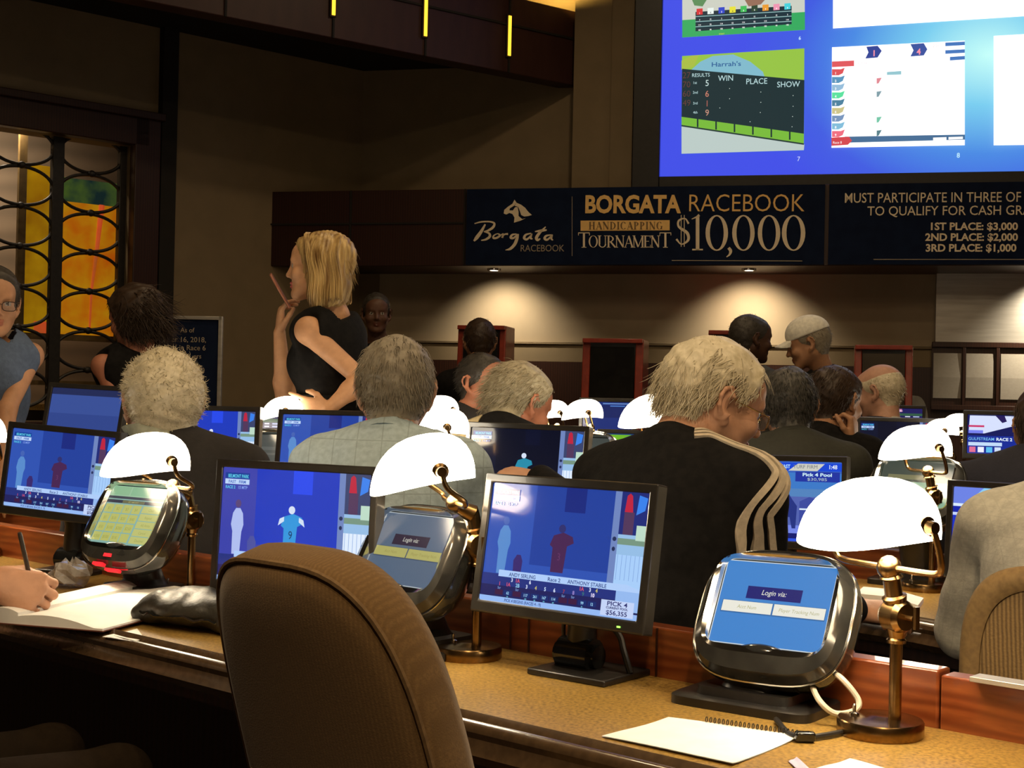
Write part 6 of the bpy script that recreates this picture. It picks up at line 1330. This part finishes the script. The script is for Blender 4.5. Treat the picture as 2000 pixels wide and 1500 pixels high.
# ------------------------------------------------------------------ people
SK = dict(fair=skin_mats('fair', (0.56, 0.30, 0.185)), ruddy=skin_mats('ruddy', (0.50, 0.20, 0.115)), tan=skin_mats('tan', (0.46, 0.235, 0.125)), dark=skin_mats('dark', (0.085, 0.040, 0.022)), pink=skin_mats('pink', (0.58, 0.32, 0.22)))
def hairm(n, c, c2): return mat('hair_' + n, c, 0.5, noise=(70, c2, 0.3, 0.7), spec=0.4)
HW = hairm('white', (0.72, 0.64, 0.47), (0.50, 0.43, 0.28)); HG = hairm('grey', (0.30, 0.26, 0.19), (0.20, 0.165, 0.115)); HG2 = hairm('silver', (0.50, 0.44, 0.31), (0.32, 0.27, 0.17))
HD = hairm('dark', (0.030, 0.024, 0.018), (0.06, 0.052, 0.042)); HB = hairm('brown', (0.055, 0.032, 0.018), (0.035, 0.020, 0.012)); HY = mat('hair_blonde', (0.60, 0.42, 0.17), 0.42, noise=(5, (0.20, 0.105, 0.030), 0.36, 0.66), stretch=(9, 9, 0.9), spec=0.5); HS = hairm('salt', (0.022, 0.021, 0.017), (0.10, 0.09, 0.075))
def cloth(n, c, c2=None, bump=(160, 0.25), **k): return mat('cloth_' + n, c, 0.9, noise=(60, c2 or tuple(x * 0.8 for x in c), 0.35, 0.65), bump=bump, **k)
C_BLUE = cloth('pale_blue', (0.40, 0.50, 0.54)); C_CREAM = cloth('cream', (0.55, 0.45, 0.26)); C_NAVY = cloth('navy', (0.012, 0.012, 0.022)); C_OLIVE = cloth('olive_black', (0.030, 0.030, 0.021)); C_WHITE = cloth('white', (0.60, 0.57, 0.48)); C_GREYCK = cloth('pale_grey', (0.62, 0.60, 0.51)); C_GREEN = cloth('pale_green', (0.40, 0.42, 0.33)); C_DENIM = cloth('denim', (0.08, 0.115, 0.19)); C_GREYSH = cloth('grey_shirt', (0.10, 0.10, 0.09))
C_DBROWN = cloth('dark_brown', (0.016, 0.013, 0.012)); C_KHAKI = cloth('khaki', (0.014, 0.009, 0.005), spec=0.05)

C_CAP = cloth('cap_white', (0.86, 0.83, 0.72))
def add_check(m, rgb, sx, sz, wd=0.06):
    """thin woven check lines on a shirt cloth"""
    nt = m.node_tree; b = nt.nodes['Principled BSDF']; src = b.inputs['Base Color'].links[0].from_socket; tc = nt.nodes.new('ShaderNodeTexCoord'); sep = nt.nodes.new('ShaderNodeSeparateXYZ'); nt.links.new(tc.outputs['Object'], sep.inputs[0]); outs = []
    for ax, s in ((0, sx), (2, sz)):
        mu = nt.nodes.new('ShaderNodeMath'); mu.operation = 'MULTIPLY'; mu.inputs[1].default_value = s; nt.links.new(sep.outputs[ax], mu.inputs[0])
        fr = nt.nodes.new('ShaderNodeMath'); fr.operation = 'FRACT'; nt.links.new(mu.outputs[0], fr.inputs[0])
        lt = nt.nodes.new('ShaderNodeMath'); lt.operation = 'LESS_THAN'; lt.inputs[1].default_value = wd; nt.links.new(fr.outputs[0], lt.inputs[0]); outs.append(lt)
    mx = nt.nodes.new('ShaderNodeMath'); mx.operation = 'MAXIMUM'; nt.links.new(outs[0].outputs[0], mx.inputs[0]); nt.links.new(outs[1].outputs[0], mx.inputs[1])
    sc_ = nt.nodes.new('ShaderNodeMath'); sc_.operation = 'MULTIPLY'; sc_.inputs[1].default_value = 0.45; nt.links.new(mx.outputs[0], sc_.inputs[0])
    mix = nt.nodes.new('ShaderNodeMix'); mix.data_type = 'RGBA'; nt.links.new(sc_.outputs[0], mix.inputs['Factor']); nt.links.new(src, mix.inputs[6]); mix.inputs[7].default_value = (*rgb, 1); nt.links.new(mix.outputs[2], b.inputs['Base Color'])
add_check(C_BLUE, (0.20, 0.24, 0.24), 16, 16, 0.05); add_check(C_GREYCK, (0.46, 0.45, 0.38), 55, 55, 0.10)

def on_head(p, x, y, z): return p['o'] + p['R'] @ (V3(x, y, z) * p['hs'])
def glasses(p, m, name='glasses', lens=True, r=0.0013):
    h = lambda x, y, z: tuple(on_head(p, x, y, z) - p['org'])
    mb = MB()
    for q in (-1, 1):
        mb.tube([h(q * 0.034 + 0.023 * math.copysign(abs(math.cos(t)) ** 0.6, math.cos(t)), 0.104 - 0.004 * abs(math.cos(t)), -0.008 + 0.016 * math.copysign(abs(math.sin(t)) ** 0.6, math.sin(t))) for t in [2 * math.pi * k / 24 for k in range(24)]], r, 6, closed=True)
        mb.tube([h(q * 0.057, 0.101, 0.002), h(q * 0.070, 0.085, 0.003), h(q * 0.078, 0.02, 0.007), h(q * 0.083, -0.004, 0.012), h(q * 0.085, -0.022, 0.004)], r, 6)
    mb.tube([h(-0.011, 0.104, -0.002), h(0, 0.107, 0.0), h(0.011, 0.104, -0.002)], r, 6)
    g = mb.build(name, m, p['root'])
    if lens:
        for q in (-1, 1):
            mb = MB(); a = [h(q * 0.034 + 0.022 * math.copysign(abs(math.cos(t)) ** 0.6, math.cos(t)), 0.1035, -0.008 + 0.015 * math.copysign(abs(math.sin(t)) ** 0.6, math.sin(t))) for t in [2 * math.pi * k / 20 for k in range(20)]]
            b_ = [tuple(Vector(v) + Vector(p['R'] @ V3(0, 0.0012, 0))) for v in a]; mb.rings([a, b_]); mb.build('lens', mat('spectacle_lens', (0.9, 0.9, 0.92), 0.03, trans=0.95, noise=(3, (0.88, 0.88, 0.9), 0.4, 0.6)), g)
GOLD = mat('gold_wire', (0.65, 0.45, 0.16), 0.25, metal=1.0, noise=(30, (0.55, 0.38, 0.13), 0.4, 0.6))

# the man in the striped jacket
MAN = person('elderly white-haired man in a black jacket with three white sleeve stripes, reading', (1396, 787, 3.05), 74, 18, hs=1.07, sh=(1318, 938, 2.97), bh=38, sw=0.198, lean=0.10, girth=1.15,
    arms={'R': (P(1486, 1120, 2.92), P(1672, 1192, 3.16)), 'L': (P(1135, 1010, 3.25), P(1052, 936, 3.50))}, hands={'R': dict(f=V3(0.95, 0.25, -0.08), pn=V3(0.1, 0.5, -0.8), curl=0.35), 'L': dict(f=V3(-0.80, 0.30, 0.10), pn=V3(0.1, 0.3, -1), curl=0.7)},
    skin=SK['fair'], shirt=MT['black_cloth'], hair=dict(line='receding', thick=0.016, col=HW, n=3200, length=0.060, wid=0.0012, flow=(0.0, 0.06, -0.85), out=0.10, curl=0.14, seed=3, side_flow=(0, -0.55, -0.60)), res=0.0032, cut=0.055, neck_r=0.062, wr=0.005)
glasses(MAN, GOLD)
def stripes(p, q, offs, wd, m, z0=0.0, name='sleeve_stripe'):
    """bands that run from the neck over the shoulder and down the sleeve, laid on the cloth"""
    sx, e, w = p['arm'](q); rt, fw = p['rt'], p['fw']; back = hat(-fw * 0.80 + rt * q * 0.60)
    for k, o_ in enumerate(offs):
        a = p['nb'] + rt * q * 0.060 + V3(0, 0, 0.03); ctrl = [a - fw * 0.02, p['s_'] + rt * q * 0.12 + V3(0, 0, 0.10), sx + rt * q * 0.09 + V3(0, 0, 0.05), sx * 0.7 + e * 0.3 + back * 0.12, sx * 0.35 + e * 0.65 + back * 0.12, e * 0.98 + sx * 0.02 + back * 0.10]
        pts = np.array(smooth_path(ctrl, 8)); L_, R_ = [], []
        for i in range(len(pts)):
            d = hat(pts[min(i + 1, len(pts) - 1)] - pts[max(i - 1, 0)]); g = p['Sh'].grad(np.float32(pts[i:i + 1]))[0]; s = hat(np.cross(d, g)); tp = min(1.0, 0.30 + 0.70 * i / (0.35 * len(pts))); L_.append(pts[i] + s * (o_ - wd / 2) * tp); R_.append(pts[i] + s * (o_ + wd / 2) * tp)
        X = np.float32(L_ + R_)
        for _ in range(12): X = X - p['Sh'].grad(X) * (p['Sh'].ev(X) - 0.0075)[:, None] * 0.8
        n = len(L_); g = p['Sh'].grad(X); B_ = X - g * 0.010
        vs = [tuple(v - p['org']) for v in np.concatenate([X, B_]).astype(float)]
        mb = MB(); mb.add(vs, [(i, i + 1, n + i + 1, n + i) for i in range(n - 1)] + [(2 * n + i, 2 * n + n + i, 2 * n + n + i + 1, 2 * n + i + 1) for i in range(n - 1)] + [(i, 2 * n + i, 2 * n + i + 1, i + 1) for i in range(n - 1)] + [(n + i, n + i + 1, 3 * n + i + 1, 3 * n + i) for i in range(n - 1)])
        mb.build(name, m, p['root'])
STRIPE = cloth('stripe_white', (0.62, 0.52, 0.38))
stripes(MAN, 1, (-0.032, 0.0, 0.032), 0.019, STRIPE)

person('grey-haired man in a pale blue shirt seen from behind, seated below the standing woman', (772, 764, 3.58), -5, 6, hs=1.09, sh=(762, 905, 3.50), bh=8, sw=0.20, skin=SK['fair'], shirt=C_BLUE, collar=C_BLUE, girth=1.12, lean=0.10, cut=0.03,
    hair=dict(line='short', thick=0.014, col=HG, n=2600, length=0.026, wid=0.0013, flow=(0, -0.5, -0.7), out=0.45, seed=5), res=0.0036, neck_r=0.058)
person('man with curly whitish hair and a pale green collar, seen from behind near the window', (316, 792, 4.02), -24, 8, hs=1.2, sh=(335, 905, 3.98), bh=-4, sw=0.22, skin=SK['pink'], shirt=C_DBROWN, collar=C_GREEN, girth=1.12, lean=0.10, cut=0.070,
    hair=dict(line='short', thick=0.020, col=HW, n=3600, length=0.018, wid=0.0012, flow=(0, -0.2, -0.3), out=0.7, curl=0.8, seed=8), res=0.0036, neck_r=0.060)
person('grey-haired man looking down, dark jacket with a cream shoulder patch', (1016, 790, 4.68), 52, 22, hs=1.08, sh=(978, 878, 4.55), bh=18, skin=SK['ruddy'], shirt=MT['black_cloth'], collar=MT['black_cloth'], lean=0.12,
    hair=dict(line='short', thick=0.014, col=HG2, n=1800, length=0.045, wid=0.0014, flow=(0, -0.6, -0.7), out=0.25, curl=0.1, seed=11), res=0.005, neck_r=0.058)
PATCH = PEOPLE[-1]
person('man with a red face and dark hair in profile beyond the grey-haired man', (944, 748, 5.95), 130, 0, hs=1.04, sh=(915, 838, 5.95), bh=60, skin=SK['ruddy'], shirt=C_DBROWN, arms={'R': (P(955, 900, 5.75), P(1000, 840, 5.8))}, lean=0.05,
    hair=dict(line='short', thick=0.010, col=HD, n=900, length=0.022, wid=0.0016, flow=(0, -0.7, -0.5), out=0.3, seed=13), res=0.006)
person('dark-haired man with greying sides in an olive-black shirt, seen from behind', (1540, 793, 4.90), 6, 4, hs=1.07, sh=(1548, 900, 4.80), bh=10, sw=0.21, skin=SK['tan'], shirt=C_OLIVE, collar=C_OLIVE, girth=1.15, lean=0.08,
    hair=dict(line='short', thick=0.013, col=HS, n=1800, length=0.035, wid=0.0015, flow=(0, -0.7, -0.6), out=0.2, seed=17), res=0.005, neck_r=0.060)
person('dark-haired man resting his fist under his chin behind the olive shirt', (1634, 784, 5.35), 48, 8, hs=1.06, sh=(1606, 882, 5.28), bh=20, skin=SK['tan'], shirt=MT['black_cloth'], arms={'R': (P(1690, 930, 5.15), P(1664, 868, 5.22))}, hands={'R': dict(f=V3(0.05, 0.1, 1), pn=V3(-0.8, 0.5, 0.1), curl=1.25)}, lean=0.10,
    hair=dict(line='short', thick=0.013, col=HB, n=1400, length=0.03, wid=0.0016, flow=(0, -0.6, -0.6), out=0.25, seed=19), res=0.005)
person('bald man with a white collar and dark jacket turned away towards the wall', (1716, 766, 6.4), -52, 12, hs=1.05, sh=(1728, 856, 6.35), bh=-15, skin=SK['pink'], shirt=C_NAVY, collar=C_WHITE, lean=0.08,
    hair=dict(line='short', bald=(0, 0.0, 0.10, 0.082, 0.115, 0.085, 0.06), thick=0.006, col=HW, n=500, length=0.016, wid=0.0016, flow=(0, -0.4, -0.6), out=0.3, seed=23), res=0.006)
person('dark-skinned man in a grey shirt standing at a kiosk in profile', (1468, 662, 7.2), 72, 4, hs=1.04, sh=(1456, 748, 7.25), bh=40, seated=False, skin=SK['dark'], shirt=C_GREYSH, lean=0.0,
    hair=dict(line='short', thick=0.005, col=HD, n=300, length=0.008, wid=0.0018, flow=(0, -0.4, -0.4), out=0.5, seed=29), res=0.0075)
CAPM = person('man in a white baseball cap and dark jacket standing with head bowed', (1578, 672, 7.0), -78, 16, hs=1.02, sh=(1606, 758, 7.05), bh=-60, seated=False, skin=SK['tan'], shirt=MT['black_cloth'], collar=MT['black_cloth'], lean=-0.02,
    hair=dict(line='short', thick=0.006, col=HG, n=300, length=0.012, wid=0.0018, flow=(0, -0.4, -0.7), out=0.2, seed=31), res=0.006)
p = CAPM; S_ = Sdf(); h = lambda x, y, z: on_head(p, x, y, z)
S_.ell(h(0, -0.012, 0.055), V3(0.090, 0.112, 0.088) * p['hs'], p['R'], 0.01); S_.plane(h(0, 0, 0.040), p['R'] @ V3(0, -0.12, -1)); lo, hi = S_.bounds(0.02); V, F = mesh_sdf(S_.ev, lo, hi, 0.005)
np_mesh('baseball_cap', V, F, C_CAP, p['root'], None, p['org'])
mb = MB(); rr = []
for f, z in ((0, 0), (1, -0.012)):
    pass
top = [h(0.075 * math.sin(a) * (1 - 0.12 * r), 0.085 * 0.9 + 0.085 * math.cos(a) * r + 0.0, 0.047 - 0.018 * r - 0.020 * math.sin(a) ** 2) - p['org'] for r in (0.0, 1.0) for a in np.linspace(-1.45, 1.45, 15)]
mb.add([tuple(v) for v in top] + [tuple(v - p['R'] @ V3(0, 0, 0.005)) for v in top], [(i, i + 1, 16 + i, 15 + i) for i in range(14)] + [(30 + i, 45 + i, 46 + i, 31 + i) for i in range(14)] + [(15 + i, 16 + i, 46 + i, 45 + i) for i in range(14)]); mb.build('cap_brim', C_CAP, p['root'])
person('person in black standing with their back turned at the kiosk below the horse emblem', (937, 668, 8.0), -4, 10, hs=1.05, sh=(937, 748, 7.95), bh=-4, sw=0.2, seated=False, skin=SK['tan'], shirt=MT['black_cloth'], lean=0.0,
    hair=dict(line='short', thick=0.012, col=HB, n=500, length=0.025, wid=0.002, flow=(0, -0.5, -0.7), out=0.3, seed=37), res=0.0075)
person('man in dark clothes standing in the shade behind the blonde woman', (735, 612, 8.2), 172, 4, hs=1.0, sh=(738, 690, 8.25), bh=175, seated=False, skin=skin_mats('brown', (0.13, 0.06, 0.035)), shirt=MT['black_cloth'], lean=0.0,  # skin colour darkened to stand in for the shade around him
    hair=dict(line='short', thick=0.008, col=HD, n=300, length=0.015, wid=0.002, flow=(0, -0.5, -0.5), out=0.4, seed=41), res=0.0075)
person('person in a navy jacket and pale collar with dark hair, cut by the picture edge', (2044, 838, 4.22), 12, 6, hs=1.07, sh=(2010, 950, 4.15), bh=22, sw=0.20, skin=SK['tan'], shirt=C_NAVY, collar=C_CREAM, girth=1.1, lean=0.08, cut=0.045,
    hair=dict(line='short', thick=0.014, col=HB, n=1200, length=0.04, wid=0.0015, flow=(0, -0.5, -0.8), out=0.15, seed=43), res=0.006)
person('person in a pale grey checked shirt leaning over the desk, head out of the picture', (2190, 900, 2.95), 40, 20, hs=1.05, sh=(2128, 1025, 2.82), bh=30, sw=0.20, skin=SK['fair'], shirt=C_GREYCK, girth=1.2, lean=0.16, pelv=V3(1.11, 2.65),
    hair=dict(line='short', thick=0.012, col=HG, n=600, length=0.03, wid=0.0016, flow=(0, -0.5, -0.7), out=0.2, seed=47), res=0.006, wr=0.007)
WR = P(-28, 1140, 2.90)
PEN = person('person in a white shirt writing in the notebook, only one hand in view', (-240, 760, 2.65), 42, 25, hs=1.05, sh=(-235, 960, 2.55), bh=40, sw=0.20, skin=SK['fair'], shirt=C_WHITE, trousers=C_KHAKI, lean=0.12, pelv=V3(-1.09, 2.38), sleeve='short2',
    arms={'R': (P(-165, 1185, 2.60), WR), 'L': (P(-420, 1160, 2.9), P(-260, 1150, 3.1))}, hands={'R': dict(f=V3(0.92, 0.22, -0.18), pn=V3(-0.05, 0.85, -0.5), side=1, curls=[0.95, 1.05, 1.15, 1.2], thumb=0.9, sc=1.16)},
    hair=dict(line='short', thick=0.012, col=HG, n=300, length=0.03, wid=0.0016, flow=(0, -0.5, -0.7), out=0.2, seed=51), res=0.004)
mb = MB(); a, b = P(70, 1178, 2.97), P(38, 1040, 2.92); d = b - a
mb.tube([tuple(a), tuple(a + d * 0.06), tuple(a + d * 0.10), tuple(a + d * 0.95), tuple(b)], [0.0008, 0.003, 0.005, 0.005, 0.004], 10); o = mb.build('pen', mat('dark_pen', (0.05, 0.045, 0.04), 0.3, noise=(20, (0.07, 0.06, 0.05), 0.4, 0.6)), None); tag(o, 'dark pen held upright in the writing hand over the notebook', 'pen')
GL = person('person with glasses and dark hair in a blue denim top by the lattice window', (-10, 592, 4.95), 152, 4, hs=1.02, sh=(-34, 690, 4.95), bh=150, sw=0.165, seated=False, fem=True, skin=SK['tan'], shirt=C_DENIM, sleeve='none', lean=0.0, arms={'L': (P(14, 800, 4.85), P(5, 930, 4.75))},
    hair=dict(line='short', thick=0.016, col=HD, n=800, length=0.04, wid=0.0016, flow=(0, -0.7, -0.5), out=0.1, seed=53), res=0.005, trousers=MT['dark_cloth'])
glasses(GL, MT['black_gloss'])
WAVY = person('person with loose brown hair and a black top turned away by the lattice window', (262, 622, 5.9), -70, 14, hs=1.04, sh=(268, 715, 5.9), bh=-50, sw=0.17, seated=False, fem=True, skin=SK['ruddy'], shirt=MT['black_cloth'], lean=0.0, arms={'L': (P(232, 790, 5.75), P(236, 880, 5.7))}, sleeve='none',
    hair=dict(line='bob', thick=0.026, col=HB, n=1800, length=0.10, wid=0.0020, flow=(0, -0.6, -0.8), out=0.10, curl=0.18, seed=57, seg=8), res=0.006)

# the standing woman
RT_H = P(546, 650, 5.0)
WOM = person('blonde woman in a sleeveless black dress standing and speaking into her phone', (622, 524, 4.86), -88, -2, hs=1.0, sh=(642, 648, 4.88), bh=-72, sw=0.160, seated=False, fem=True, skin=skin_mats('warm', (0.62, 0.33, 0.175), (0.42, 0.10, 0.09)), shirt=MT['black_cloth'], sleeve='none', lean=0.0, shirt_name='dress',
    arms={'L': (P(708, 742, 4.70), P(640, 800, 4.62)), 'R': (P(556, 800, 5.03), RT_H)}, hands={'L': dict(f=V3(-0.95, 0.15, 0.10), pn=V3(0.1, 0.85, -0.1), curl=0.18, spread=0.2), 'R': dict(f=V3(0.06, -0.10, 1.0), pn=V3(0.95, 0.25, 0.1), curls=[0.55, 0.75, 0.85, 0.9], thumb=0.55, spread=0.14)},
    hair=dict(line='bob', thick=0.014, col=HY, n=500, length=0.05, wid=0.0012, flow=(0, -0.35, -0.95), out=0.02, curl=0.02, seed=61, seg=5), res=0.004, neck_r=0.046, pelv=P(646, 860, 4.88)[:2], cut=0.0, girth=0.95)
p = WOM; S_ = Sdf(); h = lambda x, y, z: on_head(p, x, y, z)
for q in (-1, 1):
    S_.ell(h(q * 0.070, -0.045, -0.045), V3(0.030, 0.065, 0.095) * p['hs'], p['R'], 0.03); S_.ell(h(q * 0.074, -0.012, -0.070), V3(0.016, 0.030, 0.070) * p['hs'], p['R'], 0.03)
S_.ell(h(0, -0.070, -0.062), V3(0.083, 0.044, 0.080) * p['hs'], p['R'], 0.03); S_.ell(h(0, -0.03, 0.05), V3(0.088, 0.102, 0.085) * p['hs'], p['R'], 0.03); S_.ell(h(0, 0.075, -0.01), V3(0.052, 0.05, 0.075) * p['hs'], p['R'], 0.02, True)
lo, hi = S_.bounds(0.02); fw_ = S_.ev
V, F = mesh_sdf(lambda X: fw_(X) - 0.0016 * np.sin(((X - np.float32(p['o'])) @ np.float32(p['R'][:, 1])) * 420) * np.clip(1, 0, 1), lo, hi, 0.0045); np_mesh('hair_bob', V, F, HY, p['root'], None, p['org'])
# long locks over the bob
r_ = np.random.default_rng(9); mb = MB()
for k in range(150):
    q = -1 if k % 2 else 1; y0 = r_.uniform(-0.095, 0.022); s0 = r_.uniform(0.0, 0.028)
    zb = -0.138 + 0.03 * abs(y0) / 0.1 + r_.uniform(-0.012, 0.012) + max(y0, 0) * 0.4
    pts = [(q * 0.012, y0 * 0.55 + 0.02 * (y0 > 0), 0.121), (q * (0.055), y0 * 0.85 + 0.03 * (y0 > 0), 0.112), (q * (0.086 + s0 * .4), y0 + 0.014, 0.045), (q * (0.092 + s0 * .4), y0 * 1.02 - 0.004, -0.035), (q * (0.098 + s0 * .3), y0 * 1.10 - 0.003, -0.10), (q * (0.086 + s0 * .3), y0 * 1.08 - 0.004, zb)]
    mb.tube([tuple(h(*v) - p['org']) for v in smooth_path(pts, 3)], [0.0008] * 2 + [0.0018] * 8 + [0.002] * 3 + [0.0016, 0.0012, 0.0006], 4, caps=False)
mb.build('hair_locks', HY, p['root'])
# belt with bright rings
bc = p['hp'] * 0.62 + p['nb'] * 0.38; bz = P(600, 776, 4.86)[2]
mb = MB(); rings = []
for k in range(40):
    t = 2 * math.pi * k / 40; d_ = p['rt'] * math.cos(t) + p['fw'] * math.sin(t); x_ = np.float32([bc * V3(1, 1, 0) + V3(0, 0, bz) + d_ * 0.40])
    for _ in range(30): x_ = x_ - np.float32(d_) * ((p['Sh'].ev(x_) - 0.008) * 0.8)[:, None]
    rings.append(tuple(x_[0].astype(float) - p['org']))
mb.tube(rings, 0.012, 6, closed=True); be = mb.build('belt', MT['black_gloss'], p['root'])
mb = MB()
for k in range(0, 40, 3): mb.ball(tuple(Vector(rings[k]) * 1.0 + (Vector(rings[k]) - Vector(tuple(bc * V3(1, 1, 0) + V3(0, 0, bz) - p['org']))).normalized() * 0.012), 0.0085, 8)
mb.build('belt_ring', MT['chrome'], be)
# phone
a, b = P(534, 545, 4.93), P(560, 590, 4.95); c = (a + b) / 2; zax = hat(a - b); xax = hat(np.cross(V3(0.04, -1, 0.05), zax)); yax = np.cross(zax, xax)
mb = MB(); mb.box((0, 0, 0), (0.070, 0.009, 0.138), T=T3(c, yax, xax, zax)); o = mb.build('phone', mat('copper_phone', (0.42, 0.17, 0.10), 0.3, metal=0.4, noise=(20, (0.36, 0.14, 0.08), 0.4, 0.6)), None, bevel=0.003); tag(o, 'copper-coloured phone held up to the mouth of the blonde woman', 'phone')
mb = MB(); mb.box((0, 0.0047, 0), (0.064, 0.001, 0.128), T=T3(c, yax, xax, zax)); mb.build('screen', MT['black_gloss'], o)

# cream patch on the grey-haired man's shoulder
p = PATCH; X = []
ce = p['s_'] - p['rt'] * 0.10 - p['fw'] * 0.06 + V3(0, 0, 0.06)
gr = np.array([[ce + p['rt'] * u + V3(0, 0, -1) * v * 0.9 - p['fw'] * v * 0.5 for u in np.linspace(-0.12, 0.05, 14)] for v in np.linspace(-0.05, 0.10, 12)]).reshape(-1, 3); X = np.float32(gr)
for _ in range(14): X = X - p['Sh'].grad(X) * (p['Sh'].ev(X) - 0.007)[:, None] * 0.8
mb = MB(); mb.add([tuple(v - p['org']) for v in X.astype(float)], [(i * 14 + j, i * 14 + j + 1, (i + 1) * 14 + j + 1, (i + 1) * 14 + j) for i in range(11) for j in range(13)]); o = mb.build('shoulder_patch', C_CREAM, p['root']); sm = o.modifiers.new('thickness', 'SOLIDIFY'); sm.thickness = 0.006
# stools under those who sit
for q in PEOPLE:
    if q['seated'] and 'checked' not in q['root']['label']:
        stool((q['hp'][0], q['hp'][1], 0), 'low round tan stool under a person seated at a desk')
